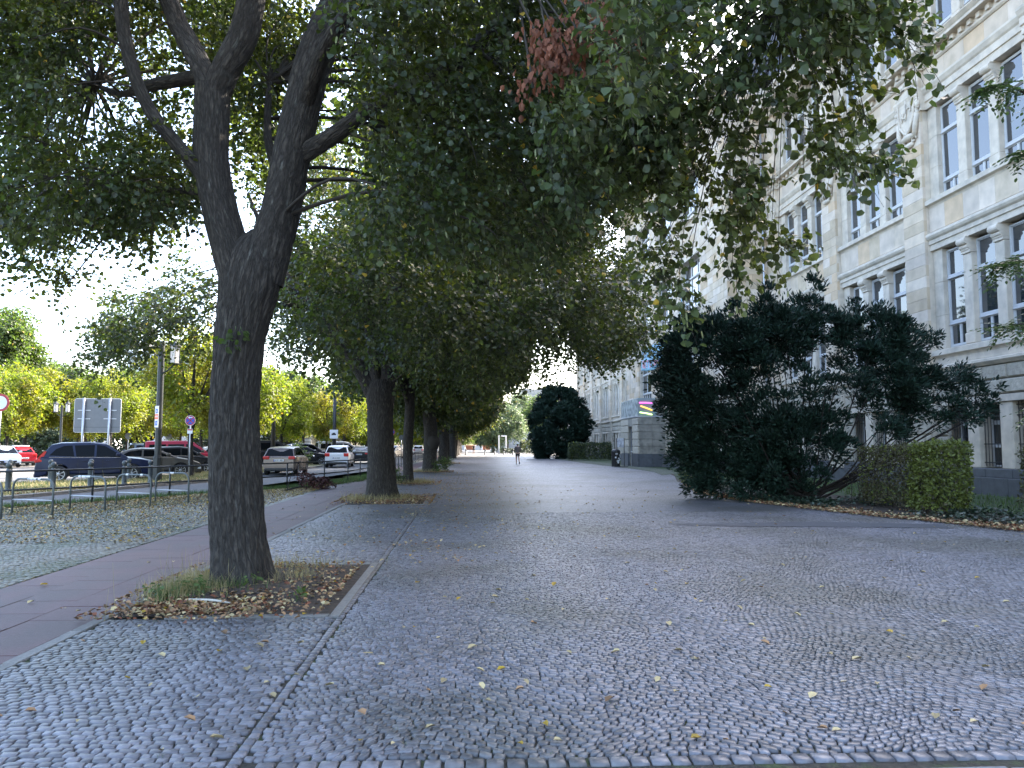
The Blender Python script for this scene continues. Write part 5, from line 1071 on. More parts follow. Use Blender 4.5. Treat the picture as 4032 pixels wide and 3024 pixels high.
# ---- hedges on the right
leaf_box('hedge', 'bright yellow-green leafy end of the clipped hedge in front of the barred window', 'hedge', 10.55, 11.55, 17.1, 18.0, 1.62, [(HEDG, .9), (BRACT, .03), (HEDB, .07)], 5200, .085)
leaf_box('hedge', 'bronze thinning part of the hedge between yellow-green end and yew', 'hedge', 10.5, 11.5, 18.0, 20.3, 1.55, [(HEDB, .78), (HEDG, .22)], 6200, .07, rough=.16)
leaf_box('hedge', 'sparse twiggy remnant of hedge beside the yew', 'hedge', 10.7, 11.4, 20.4, 21.4, 1.35, [(HEDB, 1.0)], 260, .06)
leaf_box('hedge', 'low pale hedge piece left of the yew near the porch', 'hedge', 8.9, 10.0, 30.5, 32.0, 1.55, [(HEDG, .5), (HEDD, .5)], 3500, .09)
leaf_box('hedge', 'long clipped green hedge in front of the far wing', 'hedge', 10.5, 14.8, 78.7, 80.2, 1.75, [(HEDD, .8), (HEDG, .2)], 9000, .13, wood=False)
leaf_box('hedge', 'distant clipped hedge beyond the rounded yew', 'hedge', 11, 14.6, 152, 158, 2.3, [(HEDD, .6), (HEDG, .4)], 3000, .35, wood=False)
leaf_box('shrub', 'bronze shrub at the right edge of the picture', 'shrub', 14.15, 15.3, 17.6, 19.2, 1.5, [(HEDB, .7), (HEDG, .3)], 3000, .08)
leaf_box('planter_hedge', 'low dark planting strip beyond the short bollards', 'hedge', 6.3, 12.2, 138, 142, .75, HEDD, 1500, .3, wood=False)
# ---- robinia reaching in at the right edge
RT = thing('robinia_tree', 'bright green pinnate-leaved boughs reaching in at the right edge', 'tree', (8.45, 9.6, 0)); ro = np.array([8.45, 9.6, 0])
inst('trunk', bark_mesh('trunk', [[(0, 0, 0, .2), (0, 0, 2.5, .17), (.1, 0, 5, .12), (0, 0, 8, .05)]], 32, 5, .01), RT)
rb = [[(0, 0, 2.2, .05), (-1.3, -1.0, 2.75, .03), (-2.3, -1.7, 2.9, .012), (-3.0, -2.1, 2.8, .005)], [(0, 0, 2.9, .05), (-1.5, -1.2, 3.5, .03), (-2.6, -1.9, 3.55, .012), (-3.1, -2.2, 3.4, .005)], [(0, 0, 3.8, .05), (-1.5, -1.5, 4.3, .03), (-2.4, -2.2, 4.5, .012), (-3.0, -2.5, 4.5, .005)], [(0, 0, 4.4, .05), (-1.6, -1.4, 5.2, .03), (-2.8, -2.2, 5.3, .012), (-3.3, -2.4, 5.15, .005)], [(0, 0, 1.9, .04), (-1.2, -.9, 2.2, .02), (-2.0, -1.7, 2.15, .01), (-2.6, -2.0, 1.95, .005)]]
inst('branches', bark_mesh('branches', rb, 8, 5, .001), RT)['kind'] = 'stuff'
PP, DD_, NN_, SS_ = [], [], [], []
for bpth in rb:
    q = np.array(smooth_path(bpth, 14))[14:, :3]
    for p in q:
        for _ in range(3):
            d = unit(np.array([random.uniform(-1.0, .2), random.uniform(-.7, .5), random.uniform(-.5, .15)])); Lf = random.uniform(.16, .3); k = 11
            for i in range(k):
                tt = (i // 2 + .7) / (k // 2 + 1); sdv = np.cross(d, [0, 0, 1.]); sg = 1 if i % 2 else -1
                if i == k - 1: sg = 0
                PP.append(p + d * Lf * tt + np.array([0, 0, -.06 * tt * tt])); DD_.append(unit(sdv * sg + d * .45 + np.array([0, 0, -.15]))); NN_.append(unit(np.array([0, 0, 1.]) + RNG.normal(size=3) * .25)); SS_.append(random.uniform(.04, .058))
RLEAF = pm('robinia_leaflet', (.055, .085, .035), .4, island=.4, trans=(.3, (1.8, 2.0, .9)))
o = inst('foliage', leaves_mesh('foliage', [(np.array(PP), np.array(DD_), np.array(NN_), np.array(SS_), OVAL, RLEAF)]), RT); o['kind'] = 'stuff'
# ---- pale trees at the far end
for i, (x, y, h_, cr, m_, lab) in enumerate([(5.4, 160, 8.5, 3.4, PALEW, 'pale grey-green willowy tree in front of the slanted wall'), (8.6, 163, 10.5, 3.6, PALEW, 'taller pale grey-green tree left of the rounded yew'), (7.5, 205, 15, 4.2, YLEAF, 'bright yellow tree at the far end of the plaza'), (12.5, 190, 17, 4.5, PALEW, 'grey-green tree behind the rounded yew'), (17, 175, 13, 4.5, GLEAF, 'green tree at the far corner of the building')]):
    street_tree('distant_tree', lab, (x, y, 0), h_, cr, h_ * .62, .16, 60 + i, m_, .28, 16, 40, 'trees at the far end of the plaza', fork=2.2, flat_=1.1, per=7)
# ================================================================== VEHICLES
def paint(name, col, rough=.28, metal=0.0): return pm(name, col, rough, metal, spec=.35, ior=1.45, noise=.04)
CGL = pm('car_glass', (.004, .005, .006), .05, ior=1.3, spec=.22)
TRIMB = pm('black_car_trim', (.018, .018, .018), .55)
CHR = pm('chrome_trim', (.6, .6, .62), .15, metal=.9)
RLIGHT = pm('red_tail_lamp', (.45, .015, .015), .12, ior=1.6)
WLIGHT = pm('clear_head_lamp', (.55, .58, .6), .08, ior=1.6)
RIMM = pm('alloy_rim', (.42, .43, .45), .3, metal=.7)
PLATEW = pm('number_plate_white', (.7, .7, .7), .4); PLBLUE = pm('plate_blue', (.02, .06, .35), .4)
INKB = pm('black_ink', (.01, .01, .01), .6)
def wheel_parts(rad, wd, rimf=.66, spokes=7, wide=.5):
    ty = MB().lathe([(rad * rimf, -wd / 2 + .01), (rad * .93, -wd / 2), (rad, -wd * .32), (rad, wd * .32), (rad * .93, wd / 2), (rad * rimf, wd / 2 - .01), (rad * rimf, -wd / 2 + .01)], 28, axis='y', caps=False).mesh('tyre', RUBBER, True)
    mb = MB(); mb.lathe([(rad * rimf, wd / 2 - .005), (rad * (rimf - .05), wd / 2 - .02), (rad * (rimf - .05), wd / 2 - .07), (.001, wd / 2 - .08)], 28, axis='y', mi=1, caps=False)
    mb.lathe([(rad * rimf + .004, wd / 2 - .004), (rad * rimf + .004, wd / 2 + .004), (rad * (rimf - .07), wd / 2 + .002), (rad * (rimf - .07), wd / 2 - .01)], 28, axis='y', caps=False)
    mb.lathe([(rad * .2, wd / 2 - .05), (rad * .2, wd / 2 - .01), (rad * .1, wd / 2 - .0), (.001, wd / 2)], 12, axis='y')
    for i in range(spokes):
        a = i * 2 * math.pi / spokes; h = wide * math.pi / spokes
        r0, r1 = rad * .12, rad * (rimf - .04)
        q = [(r0 * math.cos(a - h), r0 * math.sin(a - h)), (r1 * math.cos(a - h * .45), r1 * math.sin(a - h * .45)), (r1 * math.cos(a + h * .45), r1 * math.sin(a + h * .45)), (r0 * math.cos(a + h), r0 * math.sin(a + h))]
        mb.prism(q, wd / 2 - .045, wd / 2 - .012, 'xz')
    return ty, mb.mesh('rim', [RIMM, BLACKP])
def make_car(name, label, col, L, W, H, hood, roof, base, wx, rad, side, belt=None, cat='car', group=None, plate=None, tail=None, spoked=7, roofrails=False, fascia='rear', rimf=.66):
    """hood: upper contour of the lower body from rear bumper to front bumper [(x,z)..];
    roof: greenhouse contour [(x,z)..] rear base -> front base; side: list of window polygons"""
    t = thing(name, label, cat, (0, 0, 0), 0, group)
    zb = base; wz = rad
    def arch(cx):
        return [(cx + (rad * 1.16) * math.cos(a), wz + (rad * 1.16) * math.sin(a)) for a in [math.pi * k / 10 for k in range(0, 11)]]
    def clipz(p): return (p[0], max(p[1], zb))
    xr, xf = hood[0][0], hood[-1][0]
    poly = [(xr, zb + .05)] + hood + [(xf - .03, zb + .05), (xf - .12, zb)]
    for cx in (wx[1], wx[0]):
        poly += [clipz(p) for p in arch(cx)]
    poly += [(xr + .12, zb)]
    w2 = W / 2
    def ys(x, z):
        e = max(0, (abs(x - (xr + xf) / 2) - (xf - xr) * .36) / ((xf - xr) * .14)); return w2 * (1 - .10 * e * e) * (1 - .05 * max(0, z - .75) / .4 - .04 * max(0, .45 - z) / .3)
    # densify hood line so the plan taper shows
    def dens(pl):
        out = []
        for i, p in enumerate(pl):
            q = pl[(i + 1) % len(pl)]; d = math.hypot(q[0] - p[0], q[1] - p[1]); k = max(1, int(d / .35))
            for j in range(k): out.append((p[0] + (q[0] - p[0]) * j / k, p[1] + (q[1] - p[1]) * j / k))
        return out
    poly = dens(poly); n_ = len(poly)
    bm = bmesh.new(); Lr = []
    lay = [(-1, 0), (-.6, .03), (0, .045), (.6, .03), (1, 0)]
    for (f_, up) in lay:
        Lr.append([bm.verts.new((x, f_ * ys(x, z), z + (up if z > zb + .25 else 0) * (1 if z > .6 else .3))) for x, z in poly])
    bm.faces.new(Lr[0][::-1]); bm.faces.new(Lr[-1])
    for a in range(4):
        for i in range(n_): j = (i + 1) % n_; bm.faces.new((Lr[a][i], Lr[a][j], Lr[a + 1][j], Lr[a + 1][i]))
    bmesh.ops.recalc_face_normals(bm, faces=bm.faces); bmesh.ops.triangulate(bm, faces=[f for f in bm.faces if len(f.verts) > 4])
    me = bpy.data.meshes.new('body'); bm.to_mesh(me); bm.free(); me.materials.append(col)
    me.polygons.foreach_set('use_smooth', [True] * len(me.polygons))
    b = inst('body', me, t); bevel(b, .045, 3, 40); m = b.modifiers.new('wn', 'WEIGHTED_NORMAL'); m.keep_sharp = True
    # greenhouse
    zt = max(p[1] for p in roof); z0 = min(p[1] for p in roof)
    def yg(z): return w2 * (.93 - .20 * (z - z0) / (zt - z0))
    bm = bmesh.new(); Lr = []
    for (f_, up) in [(-1, 0), (-.55, .022), (0, .034), (.55, .022), (1, 0)]:
        Lr.append([bm.verts.new((x, f_ * yg(z), z + (up if z > (z0 + zt) / 2 else 0))) for x, z in roof])
    n_ = len(roof); bm.faces.new(Lr[0]); bm.faces.new(Lr[-1][::-1])
    for a in range(4):
        for i in range(n_): j = (i + 1) % n_; bm.faces.new((Lr[a][i], Lr[a + 1][i], Lr[a + 1][j], Lr[a][j]))
    bmesh.ops.recalc_face_normals(bm, faces=bm.faces); bmesh.ops.triangulate(bm, faces=[f for f in bm.faces if len(f.verts) > 4])
    me = bpy.data.meshes.new('roof'); bm.to_mesh(me); bm.free(); me.materials.append(col); me.polygons.foreach_set('use_smooth', [True] * len(me.polygons))
    g_ = inst('roof', me, t); bevel(g_, .04, 3, 30); m = g_.modifiers.new('wn', 'WEIGHTED_NORMAL')
    for sg in (-1, 1):
        for wpoly in side:
            mb = MB(); vs = [(x, sg * (yg(z) + .008), z) for x, z in wpoly] + [(x, sg * (yg(z) - .02), z) for x, z in wpoly]; k = len(wpoly)
            mb.add(vs, [tuple(range(k)), tuple(range(2 * k - 1, k - 1, -1))] + [(i, i + k, (i + 1) % k + k, (i + 1) % k) for i in range(k)])
            mb.build('side_window', CGL, t)
        # belt line trim, sill trim, handles, mirror
        xs = [p[0] for wpoly in side for p in wpoly]; zs = [min(p[1] for p in wpoly) for wpoly in side]
        MB().tube([(min(xs), sg * (yg(zs[0]) + .012), zs[0] - .02, .009), (max(xs), sg * (yg(zs[-1]) + .012), zs[-1] - .02, .009)], 5).build('belt_trim', CHR, t)
        MB().cbox(wx[0] + rad * 1.2, wx[1] - rad * 1.2, sg * w2 * .965 - .02, sg * w2 * .965 + .02, zb - .01, zb + .1, .01).build('sill_trim', TRIMB, t)
        for hx in ((wx[0] + wx[1]) / 2 - .45, (wx[0] + wx[1]) / 2 + .5):
            zz = z0 - .12; MB().cbox(hx - .1, hx + .1, sg * ys(hx, zz) - .01, sg * ys(hx, zz) + .035, zz - .02, zz + .02, .008).build('door_handle', col, t)
        for hx in ((wx[0] + wx[1]) / 2 - .68, (wx[0] + wx[1]) / 2 + .25, wx[1] - rad * 1.15 - .05):
            MB().box(hx - .005, hx + .005, sg * ys(hx, .6) - .01, sg * (w2 * .992), zb + .12, z0 - .06).build('door_seam', BLACKP, t)
        mx_ = max(p[0] for p in side[-1]) - .12; mzz = side[-1][0][1] + .02
        MB().cbox(mx_ - .08, mx_ + .10, sg * (w2 + .0) - .0 if sg > 0 else -w2 - .20, sg * (w2 + .0) + .20 if sg > 0 else -w2, mzz, mzz + .14, .03).build('mirror', col if cat != 'van' else TRIMB, t)
    def slope(a, c, inset, nm, zlo=0.08, zhi=.06):
        """glass lying on the slope between two contour points"""
        (xa, za), (xb, zb_) = a, c; d = Vector((xb - xa, 0, zb_ - za)); ln = d.length; d.normalize(); nrm = Vector((-d.z, 0, d.x))
        if nrm.z < 0: nrm = -nrm
        p0 = Vector((xa, 0, za)) + d * (ln * zlo); p1 = Vector((xa, 0, za)) + d * (ln * (1 - zhi)); mb = MB(); vs = []
        for off in (.012, -.02):
            for (p, ff) in ((p0, -1), (p0, -.5), (p0, 0), (p0, .5), (p0, 1), (p1, 1), (p1, .5), (p1, 0), (p1, -.5), (p1, -1)):
                q = p + nrm * (off + (.034 * (1 - ff * ff)) * (.9 if p is p1 else .1)); vs.append((q.x, ff * (yg(p.z) - inset), q.z))
        mb.add(vs, [tuple(range(10)), tuple(range(19, 9, -1))] + [(i, i + 10, (i + 1) % 10 + 10, (i + 1) % 10) for i in range(10)])
        return mb.build(nm, CGL, t)
    slope(roof[0], roof[1], .07, 'rear_window'); slope(roof[-1], roof[-2], .05, 'windscreen')
    ty, rm = wheel_parts(rad, .22, rimf, spoked)
    for x in wx:
        for sg in (-1, 1):
            wo = inst('wheel', ty, t, (x, sg * (w2 - .12), rad), (0, 0, 0 if sg > 0 else math.pi)); inst('rim', rm, wo)
    mb = MB(); mb.box(xr + .25, xf - .25, -w2 * .8, w2 * .8, zb + .02, zb + .3); mb.build('underbody', TRIMB, t)
    # bumpers, lamps, plate
    zr = hood[1][1]
    MB().cbox(xr - .03, xr + .25, -w2 * .82, w2 * .82, zb, zb + .17, .04).build('rear_bumper_trim', TRIMB, t)
    MB().cbox(xf - .26, xf + .02, -w2 * .78, w2 * .78, zb, zb + .16, .04).build('front_bumper_trim', TRIMB, t)
    tz = tail or (zr * .86, .2, .34)
    for sg in (-1, 1):
        MB().cbox(xr - .015, xr + .28, min(sg * w2 * .55, sg * w2 * .93), max(sg * w2 * .55, sg * w2 * .93), tz[0] - tz[1] / 2, tz[0] + tz[1] / 2, .03).build('tail_light', RLIGHT, t)
        hz = hood[-2][1] - .09
        MB().cbox(xf - .42, xf - .02, min(sg * w2 * .52, sg * w2 * .93), max(sg * w2 * .52, sg * w2 * .93), hz - .09, hz + .05, .035).build('headlight', WLIGHT, t)
    MB().cbox(xf - .03, xf + .012, -w2 * .5, w2 * .5, hood[-2][1] - .22, hood[-2][1] - .06, .01).build('grille', TRIMB, t)
    MB().cbox(xf - .04, xf + .016, -w2 * .6, w2 * .6, zb + .18, zb + .30, .01).build('air_intake', TRIMB, t)
    if plate:
        for (xx, rz_, zz) in ((xr - .03, -90, (plate[1] if len(plate) > 1 else .72)), (xf + .02, 90, zb + .22)):
            pl = MB().cbox(-.26, .26, -.012, .0, -.055, .055, .004).build('number_plate', PLATEW, t, loc=(xx, 0, zz), rot=(0, 0, R(rz_)))
            MB().box(-.258, -.215, -.0145, -.0125, -.052, .052).build('plate_band', PLBLUE, pl)
            inst('plate_text', text_mesh(plate[0], .1, INKB, 'plate_text', .001, .002), pl, (.02, -.014, 0), (R(90), 0, 0))
    if roofrails:
        for sg in (-1, 1):
            MB().tube([(roof[1][0] + .15, sg * (yg(zt) - .04), zt + .03, .012), (roof[1][0] + .25, sg * (yg(zt) - .04), zt + .07, .016), (roof[-2][0] - .25, sg * (yg(zt) - .04), zt + .07, .016), (roof[-2][0] - .15, sg * (yg(zt) - .04), zt + .03, .012)], 6).build('roof_rail', CHR, t)
    return t
def place(c, x, y, hd): c.location = (x, y, c.location.z); c.rotation_euler = (0, 0, R(hd)); return c
GC = 'cars parked in the car park'
SUVH = [(-2.3, .62), (-2.24, .98), (-2.12, 1.06), (.82, 1.06), (1.1, 1.05), (1.75, .98), (2.15, .88), (2.29, .72), (2.31, .5)]
SUVR = [(-2.14, 1.04), (-1.72, 1.60), (-1.35, 1.68), (-.3, 1.70), (.35, 1.64), (1.22, 1.04)]
SUVS = [[(-1.78, 1.16), (-1.55, 1.42), (-1.25, 1.56), (-.95, 1.58), (-.86, 1.10)], [(-.78, 1.10), (-.86, 1.58), (-.1, 1.60), (-.12, 1.09)], [(-.03, 1.09), (-.02, 1.60), (.28, 1.56), (.85, 1.20), (.92, 1.08)]]
navy = place(make_car('parked_car', 'dark navy estate-like SUV side on, red tail lamp at its left end', paint('navy_paint', (.008, .013, .038)), 4.6, 1.89, 1.7, SUVH, SUVR, .24, (-1.42, 1.35), .36, SUVS, group=GC, tail=(.93, .14, .3), roofrails=False), -16.35, 35.2, 25)
for sg in (-1, 1): MB().prism([(-2.262, .93), (-2.19, 1.07), (-1.97, 1.33), (-1.88, 1.33), (-2.06, .93)], min(sg * .60, sg * .86), max(sg * .60, sg * .86), 'xz').build('tail_light', RLIGHT, navy)
SEDH = [(-2.3, .6), (-2.28, .96), (-1.95, 1.02), (-1.5, 1.0), (.8, .98), (1.2, .95), (1.8, .84), (2.2, .70), (2.3, .55), (2.31, .42)]
SEDR = [(-1.95, 1.0), (-.95, 1.38), (-.5, 1.43), (.0, 1.42), (.3, 1.37), (1.2, .96)]
SEDS = [[(-1.45, 1.06), (-1.0, 1.28), (-.6, 1.34), (-.45, 1.345), (-.47, 1.04)], [(-.38, 1.04), (-.36, 1.35), (-.02, 1.35), (.22, 1.30), (.85, 1.02)]]
place(make_car('parked_car', 'grey-brown low coupe-like sedan half behind the tall lamp post', paint('grey_brown_paint', (.085, .078, .07), .3, .4), 4.6, 1.78, 1.43, SEDH, SEDR, .20, (-1.38, 1.32), .33, SEDS, group=GC, spoked=10, rimf=.74), -15.9, 39.9, 25)
HATH = [(-2.05, .55), (-2.03, .92), (-1.9, 1.0), (.75, .98), (1.05, .95), (1.65, .86), (1.98, .72), (2.08, .5), (2.08, .4)]
HATR = [(-1.98, .98), (-1.62, 1.40), (-1.2, 1.47), (-.2, 1.50), (.25, 1.45), (1.15, .96)]
HATS = [[(-1.6, 1.08), (-1.35, 1.34), (-1.1, 1.38), (-1.0, 1.05)], [(-.92, 1.05), (-1.0, 1.39), (-.15, 1.41), (-.17, 1.03)], [(-.08, 1.03), (-.08, 1.41), (.2, 1.37), (.8, 1.08), (.86, 1.02)]]
blk = place(make_car('parked_car', 'black hatchback between the grey sedan and the crimson van', paint('black_paint', (.012, .012, .014)), 4.1, 1.76, 1.5, HATH, HATR, .2, (-1.25, 1.28), .32, HATS, group=GC, rimf=.7), -15.7, 43.6, 25)
VANH = [(-2.2, .6), (-2.2, 1.05), (-2.15, 1.1), (1.0, 1.1), (1.3, 1.08), (1.85, .98), (2.15, .82), (2.22, .55), (2.22, .42)]
VANR = [(-2.19, 1.08), (-2.1, 1.75), (-1.95, 1.81), (.1, 1.83), (.55, 1.76), (1.45, 1.07)]
VANS = [[(-1.95, 1.18), (-1.9, 1.62), (-1.0, 1.64), (-1.0, 1.16)], [(-.88, 1.16), (-.88, 1.64), (.0, 1.65), (.0, 1.15)], [(.12, 1.15), (.12, 1.65), (.45, 1.6), (1.1, 1.2), (1.15, 1.14)]]
place(make_car('minivan', 'crimson small van with tall roof behind the grey sedan', paint('crimson_paint', (.22, .012, .03)), 4.4, 1.8, 1.83, VANH, VANR, .2, (-1.35, 1.4), .32, VANS, cat='van', group=GC), -17.4, 48.4, 25)
SSUV = place(make_car('parked_car', 'blue-grey compact SUV seen from behind right of the big sign panel', paint('blue_grey_paint', (.06, .08, .11), .3, .3), 4.3, 1.8, 1.6, [(x, z) for x, z in SUVH], SUVR, .24, (-1.42, 1.35), .35, SUVS, group=GC, plate=('B WK 317', .75), roofrails=True), -23.6, 57.5, 122)
REDC = place(make_car('parked_car', 'red old saloon with a pale roof box behind the navy SUV', paint('red_paint', (.42, .02, .03)), 4.4, 1.7, 1.4, [(-2.2, .6), (-2.2, .95), (-1.2, .98), (.8, .96), (1.2, .92), (2.1, .82), (2.2, .7), (2.2, .45)], [(-1.45, .97), (-.95, 1.34), (-.7, 1.38), (.15, 1.38), (.4, 1.33), (1.05, .94)], .2, (-1.3, 1.3), .3, [[(-1.1, 1.02), (-.85, 1.27), (-.55, 1.3), (-.5, 1.0)], [(-.42, 1.0), (-.42, 1.3), (.12, 1.3), (.35, 1.25), (.75, 1.0)]], group=GC, plate=('B DR 52', .6)), -34.9, 62.5, 128)
MB().cbox(-.75, .55, -.5, .5, 1.46, 1.56, .03).build('roof_rack', WHITEP, REDC)
WH = place(make_car('parked_car', 'white small car facing the viewer at the left edge', paint('white_car_paint', (.62, .63, .65)), 4.1, 1.74, 1.5, HATH, HATR, .2, (-1.25, 1.28), .31, HATS, group=GC, plate=('B SY 2438', .7)), -33.6, 58, -50)
BR = place(make_car('moving_car', 'beige-brown estate hatchback driving away on the service road', paint('bronze_paint', (.18, .145, .125), .3, .45), 4.3, 1.78, 1.5, [(x * 1.05, z) for x, z in HATH], [(x * 1.05, z) for x, z in HATR], .22, (-1.32, 1.34), .33, [[(x * 1.05, z) for x, z in w_] for w_ in HATS], plate=('B BY 1681', .78), tail=(.92, .17, .3), rimf=.7), -10.0, 43.6, 92)
WM = place(make_car('moving_car', 'white compact hatchback driving behind the black saloon on the service road', paint('white_car_paint', (.62, .63, .65)), 4.2, 1.77, 1.58, [(x * 1.02, z * 1.02) for x, z in HATH], [(x * 1.02, z * 1.04) for x, z in HATR], .24, (-1.28, 1.3), .32, [[(x * 1.02, z * 1.04) for x, z in w_] for w_ in HATS], plate=('B UR 3030', .68), tail=(.90, .24, .3)), -9.3, 57.2, 93)
BS = place(make_car('moving_car', 'black saloon with pale roof ahead of the white hatchback', paint('black_paint', (.012, .012, .014)), 4.6, 1.78, 1.43, SEDH, SEDR, .20, (-1.38, 1.32), .33, SEDS, plate=('B PX 6095', .8), tail=(.86, .15, .3)), -9.35, 69, 93)
DV = place(make_car('minibus', 'long dark minibus with silver nose behind the white hatchback', paint('silver_paint', (.35, .36, .38), .3, .5), 5.0, 1.9, 1.95, [(x * 1.12, z) for x, z in VANH], [(x * 1.12, z * 1.06) for x, z in VANR], .22, (-1.5, 1.55), .34, [[(x * 1.12, z * 1.06) for x, z in w_] for w_ in VANS], cat='van', group=GC), -12.6, 78, 22)
dup(DV, (-15.0, 59.5, 0), R(25), 'black minibus roof showing beside the nearest trunk')
def recolor(c, m_):
    for ch in c.children:
        if ch.name.startswith(('body', 'roof', 'mirror', 'door_handle')) and not ch.name.startswith('roof_'):
            me = ch.data.copy(); me.materials.clear(); me.materials.append(m_); ch.data = me
recolor(C.objects[-1] if False else [o for o in bpy.data.objects if o.get('label', '').startswith('black minibus')][0], paint('black_paint', (.012, .012, .014)))
WS = dup(WH, (-13.6, 65, 0), R(25), 'white small car parked beside the flowering bush'); 
dup(navy, (-14.6, 71.5, 0), R(25), 'dark SUV with pale roof behind the white parked car')
dup(blk, (-12.9, 61.5, 0), R(25), 'black hatchback nosing out under the white parked car')
WV = place(make_car('delivery_van', 'white high-roofed van far behind the tall lamp post', paint('white_car_paint', (.62, .63, .65)), 5.5, 2.0, 2.5, [(x * 1.25, z) for x, z in VANH], [(x * 1.25, z * 1.06 + max(0, z - 1.1) * .75) for x, z in VANR], .25, (-1.7, 1.75), .35, [[(.9, 1.3), (.9, 2.0), (1.25, 1.9), (1.5, 1.35)]], cat='van', group=GC), -31.5, 82, 205)
sil = make_car('parked_car', 'silver hatchback seen between the second and third lime trunks', paint('silver_paint', (.35, .36, .38), .3, .5), 4.1, 1.76, 1.5, HATH, HATR, .2, (-1.25, 1.28), .32, HATS, group=GC)
place(sil, -8.6, 90, 250)
FL = ['silver car in the far row left of the thin lime', 'blue car in the far row behind the thin lime', 'silver car half hidden by the second lime', 'dark car in the far row', 'white car in the far row behind the sign posts', 'silver car right of the sign posts', 'dark car under the small twin lantern', 'white car far behind the crimson van', 'grey car far behind the brown hatchback', 'blue car far behind the brown hatchback', 'white car far left behind the red saloon', 'silver car at the far left edge', 'dark car far left', 'silver car at the end of the far row', 'white car at the end of the service road', 'grey car near the end of the service road']
FP = [(-13.5, 96, 25, sil), (-14.5, 104, 25, 'b'), (-13.8, 88, 25, sil), (-21, 70, 25, blk), (-26, 68, 200, 'w'), (-22.5, 75, 25, sil), (-28, 80, 205, blk), (-19, 62, 25, 'w'), (-18, 78, 25, sil), (-19.5, 84, 25, 'b'), (-43, 72, 300, 'w'), (-39, 62, 120, sil), (-46, 78, 30, blk), (-14.2, 116, 25, sil), (-8, 128, 92, 'w'), (-8.6, 108, 272, sil)]
bluep = paint('blue_car_paint', (.06, .12, .28))
for i, (x, y, hd, k) in enumerate(FP):
    c_ = dup(k if not isinstance(k, str) else (WH if k == 'w' else blk), (x, y, 0), R(hd), FL[i])
    if k == 'b': recolor(c_, bluep)
dup(WV, (-6.9, 165, 0), R(268), 'white van coming down the far end of the service road')

# ================================================================== STREET FURNITURE
# ---- tubular railing along the pavement edge
rail = thing('railing', 'black two-rail tubular railing between pavement and service road', 'railing', (-8, 30, 0))
ro_ = Vector((-8, 30, 0)); fp = [(-16.5, 15.0), (-11.87, 20.0), (-10.85, 21.0), (-9.75, 23.4), (-8.75, 25.5), (-7.1, 28.3), (-5.75, 31.8), (-5.2, 34), (-5.05, 36.6)]
posts = [(-13.2, 18.6), (-11.75, 20.15), (-10.35, 22.1), (-9.2, 24.6), (-7.9, 26.9), (-6.65, 29.1), (-5.78, 31.8), (-5.2, 34.2), (-5.05, 37.0), (-4.95, 40.5)]
MB().add([], []); 
pm_ = MB().tube([(0, 0, -.05, .028), (0, 0, .93, .028)], 10).mesh('post', IRON, True)
for p in posts: inst('post', pm_, rail, (p[0] + 8, p[1] - 30, 0))
for zz in (.45, .93):
    for a, c in zip(posts[:-1], posts[1:]):
        MB().tube([(a[0] + 8, a[1] - 30, zz, .026), (c[0] + 8, c[1] - 30, zz, .026)], 10).build('rail', IRON, rail, True)
rail2 = thing('railing', 'black barred railing sections farther along the bicycle path', 'railing', (-4.7, 60, 0))
yy = 49.0; ps = MB().tube([(0, 0, -.05, .03), (0, 0, .95, .03)], 8).mesh('post', IRON, True)
while yy < 110:
    if not (57.6 < yy < 66):
        inst('post', ps, rail2, (.0, yy - 60, 0))
        for zz in (.2, .93): MB().tube([(0, yy - 60, zz, .024), (0, yy - 60 + 2.2, zz, .024)], 8).build('rail', IRON, rail2, True)
    yy += 2.2
# ---- bike hoops
HG = 'bicycle hoops on the pavement'
def hoop(x0, y0, x1, y1, lab):
    t = thing('bicycle_hoop', lab, 'bike rack', (x0, y0, 0), math.atan2(y1 - y0, x1 - x0), HG); L = math.hypot(x1 - x0, y1 - y0); r_ = .2; h = .82
    pts = [(0, 0, -.05, .024), (0, 0, h - r_, .024)] + [(r_ - r_ * math.cos(a), 0, h - r_ + r_ * math.sin(a), .024) for a in (.4, .8, 1.2, 1.57)] + [(L - r_ + r_ * math.sin(a), 0, h - r_ + r_ * math.cos(a), .024) for a in (0, .4, .8, 1.2, 1.57)] + [(L, 0, -.05, .024)]
    MB().tube(pts, 10).build('hoop', pm('grey_green_tube_paint', (.10, .115, .115), .45, noise=.15, nscale=20), t, True)
    MB().tube([(0, 0, .34, .018), (L, 0, .34, .018)], 8).build('crossbar', STEEL, t, True)
    r2 = random.Random(int(x0 * 100)); mb = MB()
    for _ in range(5 if 'first' in lab or 'second' in lab else 2):
        q = r2.uniform(.25, L - .35); mb.lathe([(.0255, 0), (.0265, .003), (.0265, .07), (.0255, .075)], 10, (q, 0, h), 'x')
    mb.build('sticker_scraps', WHITEP, t)['kind'] = 'stuff'
for a in [(-11.2, 17.75, -9.97, 17.26, 'hoop whose right leg just shows at the left edge'), (-10.5, 18.6, -9.36, 18.15, 'first full bicycle hoop from the left, top wrapped in sticker scraps'), (-9.85, 19.9, -8.8, 19.45, 'second full bicycle hoop from the left with white scraps on top'), (-9.25, 21.1, -8.2, 20.65, 'third full bicycle hoop from the left'), (-8.72, 22.3, -7.68, 21.9, 'fourth bicycle hoop, nearest to the big trunk')]: hoop(*a)
